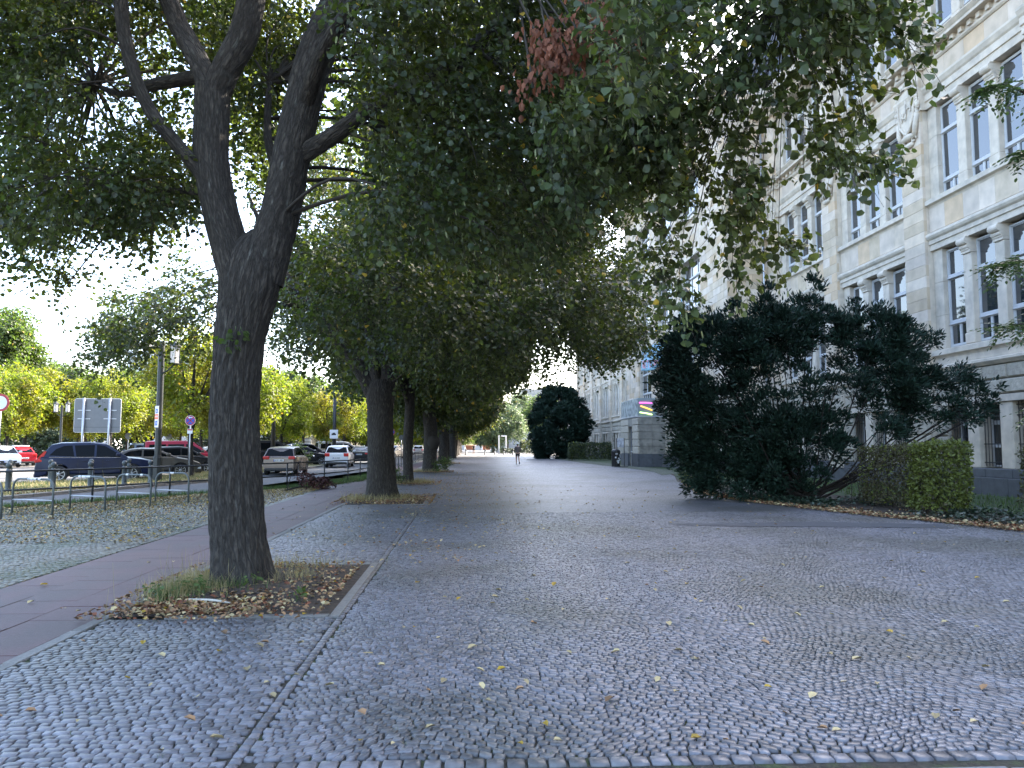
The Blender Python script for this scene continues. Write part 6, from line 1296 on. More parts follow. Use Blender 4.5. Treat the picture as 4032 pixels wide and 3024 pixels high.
# ---- ball-topped bollards
def bollard_mesh():
    return MB().lathe([(.10, -.05), (.10, .03), (.085, .06), (.08, .60), (.09, .62), (.09, .66), (.075, .68), (.07, .72), (.05, .74), (.05, .76), (.075, .79), (.092, .84), (.092, .875), (.07, .92), (.03, .945), (.001, .95)], 18).mesh('bollard', pm('dark_green_iron', (.045, .055, .058), .5, noise=.15, bump=.1), True)
BMm = bollard_mesh()
bs_ = [(-16.0, 25.2), (-14.9, 26.1), (-13.95, 27.0), (-13.3, 28.2), (-12.65, 29.4), (-12.15, 30.5), (-18.9, 30.2), (-17.7, 31.1), (-16.6, 31.9), (-15.5, 32.9), (-14.45, 34.0)]
bl_ = ['near row, leftmost and partly outside the picture', 'near row, in line with a railing post', 'near row, just right of the SUV tail', 'near row, before the SUV front door', 'near row, before the SUV bonnet', 'near row, left of the lamp post', 'far row, at the left edge', 'far row, before empty asphalt', 'far row, before the SUV rear wheel', 'far row, before the SUV rear door', 'far row, before the SUV front wheel']
for (x, y), lb in zip(bs_, bl_): tag(inst('bollard', BMm, None, (x, y, .08)), 'dark ball-topped bollard in the ' + lb, 'bollard', 'ball-topped bollards on the median')
# short bollards at the far end
BF_ = MB().lathe([(.20, 0), (.20, .05), (.10, .07), (.10, .75), (.13, .78), (.13, .88), (.08, .97), (.001, 1.0)], 14).mesh('bollard', pm('black_bollard_iron', (.02, .022, .022), .5), True)
for (x, y), lb in zip([(-.19, 124.9), (2.9, 124.7), (4.46, 124.6), (5.94, 124.5), (7.4, 124.5), (12.0, 147)], ['beside the lime row', 'left of the jogger, farthest from the others', 'second left of the jogger', 'nearest left of the jogger', 'touching the jogger\'s elbow', 'in front of the distant hedge']):
    o = tag(inst('short_bollard', BF_, None, (x, y, 0)), 'short black bollard across the plaza ' + lb, 'bollard', 'short bollards across the plaza')
    MB().lathe([(.102, .42), (.103, .43), (.103, .52), (.102, .53)], 14).build('sticker', WHITEP, o)
# ---- lamp posts with twin lanterns
LGL = pm('milky_lantern_glass', (.62, .60, .56), .35, trans=(.4, (1, 1, 1)))
def lantern_post(lab, x, y, h, wd, lh, arm, z0=0, cat='street lamp', big=False, dz=0):
    t = thing('street_lamp', lab, cat, (x, y, z0), R(-6), 'twin-lantern street lamps'); r_ = wd / 2
    bm_ = pm('lamp_black_green', (.02, .023, .022), .5, noise=.1)
    mb = MB()
    bw = r_ * 1.42
    mb.prism([(bw * math.cos(a), bw * math.sin(a)) for a in [math.pi / 8 + k * math.pi / 4 for k in range(8)]], -.05, h * .17, 'xy')
    mb.prism([(r_ * 1.2 * math.cos(a), r_ * 1.2 * math.sin(a)) for a in [math.pi / 8 + k * math.pi / 4 for k in range(8)]], h * .17, h * .18, 'xy')
    mb.prism([(r_ * math.cos(a), r_ * math.sin(a)) for a in [math.pi / 8 + k * math.pi / 4 for k in range(8)]], h * .18, h, 'xy')
    o = mb.build('pole', bm_, t); bevel(o, .01, 1)
    for sg in (-1, 1):
        lz = h - .1 + (dz if sg < 0 else -dz)
        MB().tube(smooth_path([(0, 0, lz - lh * .9, r_ * .3), (sg * arm * .5, 0, lz - lh * .75, r_ * .26), (sg * arm, 0, lz - lh * .5, r_ * .22)], 5), 8).build('arm', bm_, t, True)
        q = thing_part = bpy.data.objects.new('lantern', MB().prism([(lh * .24 * math.cos(a), lh * .24 * math.sin(a)) for a in [k * math.pi / 3 for k in range(6)]], 0, .04, 'xy').mesh('lantern', bm_)); C.objects.link(q); q.parent = t; q.location = (sg * arm, 0, lz - lh * .5)
        hexa = lambda rr_, za, zb: MB().prism([(rr_ * math.cos(a), rr_ * math.sin(a)) for a in [k * math.pi / 3 for k in range(6)]], za, zb, 'xy')
        hexa(lh * .20, .04, lh * .72).build('lantern_glass', LGL, q)
        MB().lathe([(lh * .27, lh * .72), (lh * .26, lh * .76), (lh * .12, lh * .88), (lh * .05, lh * .93), (lh * .03, lh * 1.02), (.001, lh * 1.06)], 6).build('lantern_cap', bm_, q)
        mb = MB()
        for k in range(6):
            a = k * math.pi / 3; mb.tube([(lh * .205 * math.cos(a), lh * .205 * math.sin(a), .03, .012), (lh * .205 * math.cos(a), lh * .205 * math.sin(a), lh * .73, .012)], 4)
        mb.build('lantern_frame', bm_, q)
    return t
TL = lantern_post('tall black lamp post with two big lanterns hidden in the lime leaves', -12.95, 33.2, 5.9, .27, 1.05, .58, .08, dz=.35)
PO = MB().cbox(-.015, .0, -.13, .13, 2.28, 3.18, .003).build('poster', pm('poster_paper', (.68, .68, .72), .5), None)
PO.location = (-12.98, 33.03, .05); PO.rotation_euler = (0, 0, R(52)); tag(PO, 'long narrow blue, white and orange poster wrapped on the tall lamp post', 'poster')
PO.parent = None
PB = pm('poster_blue', (.06, .12, .42), .5); PR_ = pm('poster_orange', (.75, .16, .07), .5)
for (a, c, m_) in ((2.36, 2.56, PB), (2.62, 2.84, PR_), (2.88, 3.06, PB)): MB().box(-.0175, -.0155, -.08 if m_ is PB else -.125, .08 if m_ is PB else .125, a, c).build('printed_block', m_, PO)
for tx, zz in (('JA', 2.96), ('WIR', 2.73), ('5', 2.46)):
    inst('printed_word', text_mesh(tx, .11, WHITEP, 'printed_word', .0008, .002), PO, (-.019, 0, zz), (R(90), 0, R(-90)))
lantern_post('twin-lantern lamp left of the big sign panel', -28.05, 55, 4.35, .17, .8, .42)
lantern_post('smaller twin-lantern lamp right of the big sign panel', -30.6, 74, 4.7, .19, .85, .44)
lantern_post('distant twin-lantern lamp above the brown hatchback', -22.5, 98, 4.7, .19, .85, .44)
for (x, y, h_, lb) in ((-13.6, 55, 5.6, 'above the brown hatchback'), (-10.55, 62, 5.5, 'carrying a small white sign beside the white hatchback')):
    t = thing('dark_post', 'thick dark lamp post stem ' + lb, 'post', (x, y, 0)); MB().tube([(0, 0, 0, .17), (0, 0, h_ * .5, .14), (0, 0, h_, .13)], 10).build('pole', IRON, t, True)
sg_ = thing('small_sign', 'small white sign with a black car pictogram on the dark post', 'sign', (-10.55, 61.8, .25))
MB().cbox(-.32, .32, -.02, 0, 1.85, 2.55, .01).build('panel', WHITEP, sg_); MB().cbox(-.17, .17, -.026, -.0205, 2.12, 2.24, .002).box(-.1, .1, -.026, -.0205, 2.24, 2.31).build('pictogram', INKB, sg_)
# ---- big sign seen from the back
bs2 = thing('traffic_sign_board', 'large grey back of a traffic sign board on two steel posts', 'sign', (-19.58, 42, 0))
GB_ = pm('grey_sign_back', (.13, .135, .14), .5, metal=.2, noise=.06)
rc = []
for (cx, cz, a0) in ((1.1, 3.95, 0), (-1.1, 3.95, 90), (-1.1, 2.36, 180), (1.1, 2.36, 270)):
    for k in range(4): a = R(a0 + k * 30); rc.append((cx + .09 * math.cos(a), cz + .09 * math.sin(a)))
MB().prism(rc, .0, .04, 'xz').build('sign_panel', GB_, bs2)
mb = MB(); mb.tube([(p[0], .02, p[1], .022) for p in rc + rc[:1]], 6, caps=False); mb.build('frame', pm('light_metal_edge', (.5, .5, .48), .4), bs2, True)
MB().box(-1.17, 1.17, -.006, -.001, 2.53, 2.545).build('panel_seam', BLACKP, bs2)
for x in (-.68, .66): MB().tube([(x, -.09, 0, .065), (x, -.09, 4.08, .065)], 12).build('post', STEEL, bs2, True)
for x in (-.68, .66):
    for z in (3.43, 2.98): MB().cbox(x - .33, x + .33, -.028, -.002, z - .02, z + .02, .004).build('bracket', STEEL, bs2)
# ---- no stopping sign
def round_sign(lab, x, y, zc, r_, kind, base=0, h=None):
    t = thing('round_sign', lab, 'sign', (x, y, base)); zc -= base
    MB().tube([(0, .035, 0, .03), (0, .035, zc + r_ * .9, .03)], 10).build('post', STEEL, t, True)
    disc = lambda rr_, y0, y1, z_=zc, n_=32: MB().lathe([(.001, y0), (rr_, y0), (rr_, y1), (.001, y1)], n_, (0, 0, z_), 'y')
    RED = pm('sign_red', (.40, .02, .03), .4); BLU = pm('sign_blue', (.015, .05, .40), .4)
    if kind == 'stop':
        disc(r_ + .012, -.002, .004).build('rim', WHITEP, t); disc(r_, -.005, -.0025).build('sign_panel', RED, t); disc(r_ * .82, -.0065, -.0055).build('blue_field', BLU, t)
        for a in (45, -45): MB().cbox(-r_ * .84, r_ * .84, -.009, -.007, -r_ * .09, r_ * .09, .0005).build('red_bar', RED, t, loc=(0, 0, zc), rot=(0, R(a), 0))
        mb = MB(); mb.prism([(-.10, zc + .13), (-.03, zc + .175), (-.03, zc + .145), (.09, zc + .145), (.09, zc + .115), (-.03, zc + .115), (-.03, zc + .085)], -.0115, -.0095, 'xz'); mb.build('arrow', WHITEP, t)
        MB().cbox(-.11, .11, -.006, .004, zc - .57, zc - .36, .004).build('plate', WHITEP, t); MB().box(-.1, .1, -.0085, -.0065, zc - .43, zc - .375).build('plate_band', RED, t)
    elif kind == 'ring': disc(r_, -.003, .004).build('sign_panel', RED, t); disc(r_ * .74, -.0065, -.0035).build('white_field', WHITEP, t)
    else: disc(r_, -.003, .004).build('sign_panel', GB_, t)
    return t
round_sign('blue and red round no-stopping sign with white arrow on the median', -12.05, 34.3, 2.66, .21, 'stop', .08)
round_sign('red-ringed white round sign cut by the left edge', -14.05, 24, 2.87, .27, 'ring', .08)
round_sign('small blue and red round sign between the second and third lime trunks', -6.8, 70, 2.75, .30, 'stop')
for x, y, lb in ((-6.25, 74, 'next to the small blue and red sign'), (-26.5, 62, 'just left of the big sign panel'), (-24.9, 66, 'below the big sign panel'), (-22.6, 70, 'right of the big sign post'), (-27.5, 84, 'below the small twin lantern'), (-25.4, 88, 'right of the small twin lantern')):
    round_sign('plain grey back of a round sign ' + lb, x, y, 2.3, .26, 'back')
# ---- info board, bin
ib = thing('notice_stand', 'black steel notice stand with a pale poster by the porch', 'notice stand', (11.1, 55.4, 0))
MB().cbox(-.5, .5, -.2, .2, 0, .06, .01).build('foot_plate', IRON, ib)
for x in (-.27, .27): MB().cbox(x - .025, x + .025, -.025, .025, .06, 2.1, .006).build('upright', IRON, ib)
MB().cbox(-.24, .24, -.02, 0, 1.42, 2.08, .006).build('poster_panel', pm('washed_poster', (.5, .5, .52), .5, noise=.5, nscale=5), ib)
inst('poster_lettering', text_mesh('INFO', .14, INKB, 'poster_lettering', .001), ib, (0, -.0225, 1.95), (R(90), 0, 0)) if False else None
bn_ = thing('litter_bin', 'black litter bin plastered with white stickers behind the notice stand', 'bin', (10.95, 56.4, 0))
MB().lathe([(.30, 0), (.32, .05), (.32, 1.05), (.34, 1.07), (.30, 1.2), (.15, 1.28), (.001, 1.3)], 20).build('body', BLACKP, bn_, True)
for k in range(11):
    a = random.uniform(3.4, 5.9); z = random.uniform(.3, 1.0); MB().cbox(-.07, .07, -.004, .004, -.05, .06, .001).build('sticker', WHITEP, bn_, loc=(.325 * math.cos(a), .325 * math.sin(a), z), rot=(0, random.uniform(-.3, .3), a + math.pi / 2))
# ---- banner and flag on the facade
BLC = pm('pale_blue_cloth', (.28, .50, .62), .8, noise=.12, nscale=3)
bt_ = thing('banner', 'pale blue hand-lettered cloth banner hung on the facade left of the yew', 'banner', (14.15, 57.5, 8.5))
mb = MB(); nx_, nz_ = 40, 8
def sagz(u, v): return (-.9 + 1.9 * v) - .30 * math.sin(math.pi * u) + .02 * math.sin(u * 21)
def bpos(u, v, off=0): return (-.05 - off + .05 * math.sin(u * 17 + v * 2), 4.0 - 8.2 * u, sagz(u, v))
vs = [bpos(i / nx_, j / nz_) for j in range(nz_ + 1) for i in range(nx_ + 1)]
mb.add(vs, [(j * (nx_ + 1) + i, j * (nx_ + 1) + i + 1, (j + 1) * (nx_ + 1) + i + 1, (j + 1) * (nx_ + 1) + i) for j in range(nz_) for i in range(nx_)])
o = mb.build('cloth', BLC, bt_, True); sm_ = o.modifiers.new('thick', 'SOLIDIFY'); sm_.thickness = .006
TEAL = pm('dark_teal_paint', (.02, .10, .16), .6); PINK = pm('pink_paint', (.62, .22, .26), .6)
for txt, v_, m_, sz, u0 in (('BILDUNGS', .72, TEAL, .95, .02), ('KETTE DER', .26, PINK, .85, .03)):
    for i, ch in enumerate(txt):
        if ch == ' ': continue
        u = u0 + .045 + i * .075; q = bpos(u, v_, .035)
        inst('painted_letter', text_mesh(ch, sz, m_, 'painted_letter', .004, .02), bt_, q, (R(90), 0, R(-90)))
MB().tube([(0, 4.0, .9, .012), (-.05, 5.3, 1.75, .012)], 5).build('rope', WHITEP, bt_)
fl = thing('flag', 'blue and yellow cloth corner tied on the facade above the banner', 'flag', (14.2, 49.6, 10.2))
mb = MB(); mb.prism([(0.1, -1.9), (1.6, -1.9), (.1, 1.3)], -.03, .0, 'yz'); mb.build('cloth', BLC, fl)
mb = MB(); mb.prism([(0.35, -1.6), (1.15, -1.3), (.5, .2)], -.045, -.032, 'yz'); mb.build('yellow_patch', pm('yellow_cloth', (.65, .62, .05), .8), fl)

# ================================================================== FAR BACKGROUND BUILDINGS
ob = thing('office_tower', 'white office tower with window bands behind the car park trees', 'building', (-84, 228, 0))
MB().box(-11, 12, -8, 8, 0, 28).build('wall', pm('white_cladding', (.62, .64, .66), .5, noise=.05), ob)
for k in range(7):
    z = 3 + k * 3.55
    for j in range(11): MB().box(-10.8 + j * 2.08, -8.9 + j * 2.08, -8.15, -8.01, z, z + 1.5).build('window', GLASS, ob)
    MB().box(-11.12, 12.1, -8.25, -8.01, z + 1.52, z + 1.7).build('band', pm('white_cladding', (.62, .64, .66), .5), ob)
sb = thing('low_hall', 'pale flat-roofed hall just showing over the trees at left', 'building', (-125, 262, 0))
MB().box(-14, 10, -6, 6, 0, 18.8).build('wall', pm('pale_plaster', (.45, .44, .42), .8), sb); MB().box(-15, 11, -7, 7, 18.8, 19.6).build('roof', TRIM, sb)
eb = thing('classical_building', 'grey stone classical building with deep cornice at the end of the plaza', 'building', (26, 258, 0))
GST = pm('weathered_limestone', (.33, .31, .27), .85, noise=.15, nscale=1.5)
MB().box(-8.4, 14, -8, 8, 0, 15.6).build('wall', GST, eb)
mb = MB(); mb.prism([(-8, 15.6), (-8.5, 15.7), (-8.6, 16.4), (-9.6, 16.9), (-9.7, 17.6), (-8, 17.8)], -9.6, 15, 'yz'); mb.build('cornice', GST, eb)
for k in range(34): MB().box(-9 + k * .68, -8.7 + k * .68, -8.95, -8.5, 15.75, 16.35).build('dentil', GST, eb)
MB().box(-8, 13.6, -7.6, 7, 17.8, 19.9).build('attic', GST, eb)
for k in range(7):
    for z in (3, 9.2): MB().box(-7 + k * 2.9, -5.7 + k * 2.9, -8.06, -7.99, z, z + 3.6).build('window', GLASS, eb)
for k in range(24): MB().cbox(-8.4 + (k % 6) * 3.6, -4.84 + (k % 6) * 3.6, -8.1, -7.98, 12.7 + (k // 6) * .72, 13.4 + (k // 6) * .72, .03).build('stone_block', GST, eb)
sw = thing('slanted_wall', 'pale slab-clad wall with a slanting left edge beyond the bollards', 'wall', (5.3, 172, 0))
PWC = pm('pale_wall_slab', (.42, .44, .47), .6, island=.10, noise=.06)
for j in range(12):
    x0 = .0 + .06 * j; x = x0; off = (j % 2) * .4
    while x < (3.4 if j > 7 else 9.8):
        e = x + .85 - (off if x == x0 else 0); MB().cbox(x + .012, e - .012, 0, .25, j * .57 + .01, j * .57 + .56, .01).build('wall_slab', PWC, sw); x = e
MB().prism([(.0, 0), (.85, 6.8), (3.5, 6.8), (3.6, 4.5), (9.9, 4.5), (9.9, 0)], .15, .6, 'xz').build('wall_core', PWC, sw)
for x, lb in ((5.8, 'left'), (7.1, 'right')):
    t = thing('pale_pillar', 'thin pale upright standing before the slanted wall, the %s one' % lb, 'post', (x, 141, 0)); MB().cbox(-.13, .13, -.1, .1, 0, 3.3, .02).build('shaft', WHITEP, t)
    MB().cbox(-.9 if lb == 'right' else -.1, .13, -.12, .12, 3.1, 3.35, .02).build('head', WHITEP, t)
t = thing('barrier', 'reddish and white construction barriers at the end of the street', 'barrier', (-3, 200, 0))
for k in range(6): MB().cbox(-4 + k * 2.2, -2 + k * 2.2, -.1, .1, .3, 1.5, .03).build('board', pm('barrier_orange', (.5, .17, .08), .6) if k % 2 else WHITEP, t)
t = thing('poster_wall', 'pink and turquoise poster hoarding far behind the car park', 'hoarding', (-21.5, 112, 0))
for x0, x1, cc in ((-4, -2.2, (.5, .2, .2)), (-2.2, .4, (.55, .08, .3)), (.4, 2.2, (.1, .35, .4)), (2.2, 3.6, (.45, .45, .45))): MB().cbox(x0, x1 - .03, -.06, .06, .7, 2.6, .01).build('poster_panel', pm('hoard%d' % int(x0 * 10 + 50), cc, .6), t)
tw_ = thing('hall_facade', 'low pale ribbed hall behind the white van', 'building', (-30, 108, 0)); MB().box(-7, 9, -3, 3, 0, 2.9).build('wall', pm('pale_plaster', (.45, .44, .42), .8), tw_)
for k in range(6): MB().cbox(-7.1, 9.1, -3.1, -3.0, .3 + k * .45, .55 + k * .45, .01).build('slat', WHITEP, tw_)

# ================================================================== PEOPLE
def skin_part(name, pts, edges, mat, parent, lv=2, root=0):
    me = bpy.data.meshes.new(name); me.from_pydata([p[:3] for p in pts], edges, []); me.materials.append(mat)
    o = inst(name, me, parent); md = o.modifiers.new('skin', 'SKIN'); md.use_smooth_shade = True
    for i, p in enumerate(pts):
        sv_ = me.skin_vertices[0].data[i]; r_ = p[3]; sv_.radius = (r_ if not isinstance(r_, tuple) else r_[0], r_ if not isinstance(r_, tuple) else r_[1]); sv_.use_root = i == root
    sb_ = o.modifiers.new('sub', 'SUBSURF'); sb_.levels = lv; sb_.render_levels = lv; return o
def person(label, loc, rz, top, shorts, cap, sleeves=True, step=1, hair=(.05, .03, .02)):
    t = thing('person', label, 'person', loc, rz)
    SK = pm('skin_tone', (.42, .25, .17), .6); TOPM = pm('cloth_%s' % top[0], top[1], .8, noise=.15); SHM = pm('cloth_%s' % shorts[0], shorts[1], .8); SHOE = pm('running_shoe', (.10, .10, .11), .6)
    s = step
    # left leg planted, right leg trailing with heel up; facing +y
    pts = [(0, 0, .95, (.14, .10)), (0, .01, 1.12, (.125, .095)), (0, .03, 1.30, (.15, .105)), (0, .035, 1.43, (.13, .08)), (0, .045, 1.50, .052), (0, .07, 1.57, .055), (0, .085, 1.66, (.078, .092)), (0, .08, 1.73, (.062, .075)),
           (-.09, .0, .88, .092), (-.10, .10 * s, .52, .060), (-.10, .03, .30, .055), (-.10, -.01, .09, .036), (-.10, .12, .05, (.036, .028)),
           (.09, .0, .88, .092), (.10, .06, .50, .060), (.11, -.13 * s, .36, .054), (.12, -.33 * s, .24, .036), (.12, -.34 * s, .13, (.034, .03)),
           (-.17, .03, 1.42, .06), (-.25, -.06, 1.17, .044), (-.22, .14, 1.08, .034), (-.18, .22, 1.12, .035),
           (.17, .03, 1.42, .06), (.26, -.10, 1.18, .044), (.25, .08, 1.04, .034), (.22, .16, 1.06, .035)]
    ed = [(0, 1), (1, 2), (2, 3), (3, 4), (4, 5), (5, 6), (6, 7), (0, 8), (8, 9), (9, 10), (10, 11), (11, 12), (0, 13), (13, 14), (14, 15), (15, 16), (16, 17), (3, 18), (18, 19), (19, 20), (20, 21), (3, 22), (22, 23), (23, 24), (24, 25)]
    skin_part('body', pts, ed, SK, t)
    e = lambda i, k=1.18, dz=0: (pts[i][0], pts[i][1], pts[i][2] + dz, tuple(v * k for v in pts[i][3]) if isinstance(pts[i][3], tuple) else pts[i][3] * k)
    if sleeves: ii = [0, 1, 2, 3, 18, 19, 20, 22, 23, 24]; ee = [(0, 1), (1, 2), (2, 3), (3, 4), (4, 5), (5, 6), (3, 7), (7, 8), (8, 9)]
    else: ii = [0, 1, 2, 3, 18, 22]; ee = [(0, 1), (1, 2), (2, 3), (3, 4), (3, 5)]
    skin_part('jacket' if sleeves else 'shirt', [e(i, 1.25, -.08 if i == 0 else 0) for i in ii], ee, TOPM, t)
    def mid(a, c, f): return tuple(pts[a][k] + (pts[c][k] - pts[a][k]) * f for k in range(3))
    skin_part('shorts', [(0, 0, .97, (.155, .12)), e(8, 1.22), (*mid(8, 9, .62), .10), e(13, 1.22), (*mid(13, 14, .62), .10)], [(0, 1), (1, 2), (0, 3), (3, 4)], SHM, t)
    for (a, c) in (((-.10, -.05, .06), (-.10, .14, .045)), ((.12, -.37 * s, .22), (.12, -.33 * s, .03))):
        skin_part('shoe', [(*a, .048), (*c, (.045, .038))], [(0, 1)], SHOE, t)
    if cap: MB().lathe([(.100, -.02), (.104, .02), (.09, .08), (.055, .115), (.001, .125)], 16, (0, .08, 1.69)).build('cap', WHITEP, t, True); MB().cbox(-.06, .06, .15, .25, 1.675, 1.69, .005).build('cap_peak', WHITEP, t)
    MB().lathe([(.001, -.12), (.06, -.1), (.088, -.04), (.092, .02), (.075, .07), (.001, .10)], 14, (0, .062, 1.67 if not cap else 1.64)).build('hair', pm('dark_hair', hair, .8), t, True)
    for sg in (-1, 1): MB().lathe([(.001, -.012), (.02, -.006), (.02, .006), (.001, .012)], 8, (sg * .083, .085, 1.645), 'x').build('ear', SK, t)
    MB().lathe([(.001, -.02), (.012, -.01), (.014, .01), (.001, .03)], 8, (0, .178, 1.645)).build('nose', SK, t)
    for sg in (-1, 1): MB().lathe([(.001, -.008), (.009, 0), (.001, .008)], 8, (sg * .03, .165, 1.67)).build('eye', INKB, t)
    MB().cbox(-.025, .025, .158, .166, 1.60, 1.608, .002).build('mouth', pm('lip', (.3, .1, .09), .6), t)
    return t
person('person jogging away in brown top, black shorts and white cap', (4.14, 63.2, 0), 0, ('brown_grey', (.09, .068, .06)), ('black', (.015, .015, .018)), True)
person('person jogging towards the viewer in black top and shorts far down the plaza', (1.15, 134.8, 0), math.pi, ('black', (.015, .015, .018)), ('black', (.015, .015, .018)), False, False)
# ================================================================== SMALL THINGS: litter, grass, twigs
def scatter(n_, fx): return fx(n_)
def ground_leaves(name, P2, z, size, shape, mats, parent=None, up=.9, kind=True, zr=.01):
    n_ = len(P2); P_ = np.concatenate([P2, np.full((n_, 1), z) + RNG.uniform(0, zr, (n_, 1))], 1)
    a = RNG.uniform(0, 6.283, n_); D_ = np.stack([np.cos(a), np.sin(a), RNG.normal(0, .18, n_)], 1); N_ = unit(np.array([0, 0, 1.]) + RNG.normal(size=(n_, 3)) * (1 - up))
    S_ = size * RNG.uniform(.6, 1.3, n_); k = RNG.uniform(size=n_); sets_ = []; q = 0
    for m_, w_ in mats: s_ = (k >= q) & (k < q + w_); q += w_; sets_.append((P_[s_], D_[s_], N_[s_], S_[s_], shape, m_))
    o = inst(name, leaves_mesh(name, sets_), parent)
    if kind: o['kind'] = 'stuff'
    return o
def U(a, c, n_): return RNG.uniform(a, c, n_)
def stuff(o, label, cat): return tag(o, label, cat, kind='stuff')
MIXL = [(LITTER, .6), (LITTERY, .22), (YELLOW, .03), (DEADL, .15)]
# plaza: sparse near, denser under the limes
x = U(-3.2, 11, 520); y = 4.2 + 26 * U(0, 1, 520) ** 1.3; P2 = np.stack([x, y], 1)
stuff(ground_leaves('fallen_leaves', P2, .010, .055, CURL, [(LITTERY, .6), (LITTER, .25), (YELLOW, .15)]), 'sparse curled yellow leaves scattered over the plaza cobbles', 'leaves')
x = -1.3 + np.abs(RNG.normal(0, 1.6, 1500)) * RNG.choice([-1, 1], 1500, p=[.35, .65]); y = U(10.5, 45, 1500)
stuff(ground_leaves('fallen_leaves', np.stack([x, y], 1), .010, .055, CURL, [(LITTERY, .6), (LITTER, .35), (YELLOW, .05)]), 'pale leaves lying along the foot of the lime row', 'leaves')
n_ = 26000; s_ = U(0, 1, n_); fx = np.array([p[0] for p in FENCE]); fy = np.array([p[1] for p in FENCE]); yv = 13 + 26 * U(0, 1, n_) ** 1.1; xe = np.interp(yv, fy, fx); xr_ = -5.3; w_ = U(0, 1, n_) ** 1.5
xv = xe + .3 + (xr_ - xe - .3) * w_
stuff(ground_leaves('fallen_leaves', np.stack([xv, yv], 1), .008, .054, CURL, [(LITTERY, .65), (LITTER, .25), (YELLOW, .1)]), 'thick pale leaf litter on the pavement in front of the bicycle hoops', 'leaves')
def pit_litter(cx, cy, hw, hh, n_, lab):
    x = RNG.normal(0, hw * .62, n_); y = RNG.normal(0, hh * .6, n_); x = np.clip(x, -hw * 1.1, hw * .98); y = np.clip(y, -hh * 1.12, hh * 1.05)
    stuff(ground_leaves('leaf_litter', np.stack([cx + x, cy + y], 1), .045, .05, CURL, MIXL, up=.65, zr=.03), lab, 'leaves')
pit_litter(-2.35, 8.8, 1.0, 1.45, 2100, 'brown and tan dry leaves heaped round the nearest lime trunk')
x = RNG.normal(-2.6, .4, 700); y = RNG.normal(7.66, .18, 700)
stuff(ground_leaves('leaf_litter', np.stack([x, y], 1), .03, .05, CURL, MIXL, up=.6, zr=.03), 'drift of tan leaves over the front edge of the nearest tree square', 'leaves')
pit_litter(-2.2, 22.5, 1.25, 1.7, 3000, 'orange-brown leaves round the second lime trunk')
for i, (xx, yy, n__) in enumerate([(-2.2, 32.0, 1200), (-1.9, 45.6, 1500), (-1.7, 65.5, 900)]): pit_litter(xx, yy, 1.1, 1.6, n__, 'orange-brown leaves round the %s lime trunk' % ['third', 'fourth', 'fifth'][i])
# bed edge litter
be = np.array(BED[:11]); n_ = 5200; tt = U(0, 1, n_); ybd = 10 + 20 * tt; xbd = np.interp(ybd, be[:, 1], be[:, 0]) + np.abs(RNG.normal(0, .55, n_)) - .2
stuff(ground_leaves('leaf_litter', np.stack([xbd, ybd], 1), .014, .075, CURL, [(LITTER, .55), (LITTERY, .35), (DEADL, .1)], up=.7, zr=.03), 'band of tan leaves along the edge of the planting bed', 'leaves')
x = U(-14, -11, 1500); y = U(22, 44, 1500); kx = np.interp(y, [k_[1] for k_ in KERBL], [k_[0] for k_ in KERBL]); x = kx - np.abs(RNG.normal(0, .8, 1500))
stuff(ground_leaves('fallen_leaves', np.stack([x, y], 1), .105, .08, CURL, [(LITTERY, .7), (LITTER, .3)]), 'leaves caught along the kerb of the grass median', 'leaves')
# single leaves near the camera, one object each
lf = {}
GL_ = 'single leaves lying near the viewer'
def one_leaf(m_, sh):
    V, F = leaf_arrays(np.array([[0, -.5, .004]]) * 1.0, np.array([[0, 1., 0.02]]), np.array([[0, 0, 1.]]), np.array([1.0]), sh)
    me = np_mesh('fallen_leaf', V, F, m_); return me
lf = [one_leaf(YELLOW, CURL), one_leaf(LITTERY, CURL), one_leaf(LITTER, CURL), one_leaf(LITTERY, STRIP)]
names = ['bright yellow leaf', 'pale curled leaf', 'tan curled leaf', 'narrow pale bract']
def at2(u, v):      # layout of the loose leaves, (x, y) on the paving
    return u, v
LP = [(-.62, 4.75, 2), (-.9, 5.3, 1), (-1.7, 5.1, 1), (-2.3, 6.1, 1), (-1.9, 6.2, 0), (-1.55, 5.7, 1), (-2.1, 5.4, 3), (-1.6, 4.7, 2), (-1.35, 4.4, 1), (-2.6, 6.5, 0), (-2.05, 6.8, 2), (-1.62, 6.45, 2), (-.45, 6.9, 0), (-.3, 7.4, 0), (-.75, 6.1, 3), (.05, 6.2, 1), (.25, 5.6, 0), (-.15, 5.35, 1), (.35, 5.15, 2), (.62, 5.0, 1), (-.2, 4.5, 1), (.12, 4.35, 1), (.45, 4.5, 0), (.9, 4.9, 2), (.75, 5.6, 1), (1.3, 5.3, 1), (1.15, 6.0, 1), (1.7, 5.8, 3), (1.9, 4.6, 2), (1.25, 4.25, 0), (2.0, 4.35, 2), (2.2, 4.9, 1), (2.55, 5.2, 3), (2.9, 5.7, 1), (2.4, 6.2, 2), (1.8, 6.9, 1), (1.2, 7.6, 1), (.6, 7.0, 2), (.3, 8.2, 1), (1.0, 8.9, 0), (2.2, 8.1, 1), (3.1, 7.2, 1), (3.6, 6.5, 0), (4.1, 7.4, 1), (3.3, 8.6, 2), (-.6, 8.4, 1), (-.8, 9.5, 1), (.2, 9.8, 2), (-2.9, 5.6, 1), (-2.6, 4.9, 2), (-4.1, 6.3, 0), (-4.4, 8.2, 1), (-3.9, 7.5, 1), (-4.8, 9.2, 0), (3.4, 5.0, 2), (2.75, 4.5, 1)]
desc = ['', ' ']
used_ = set()
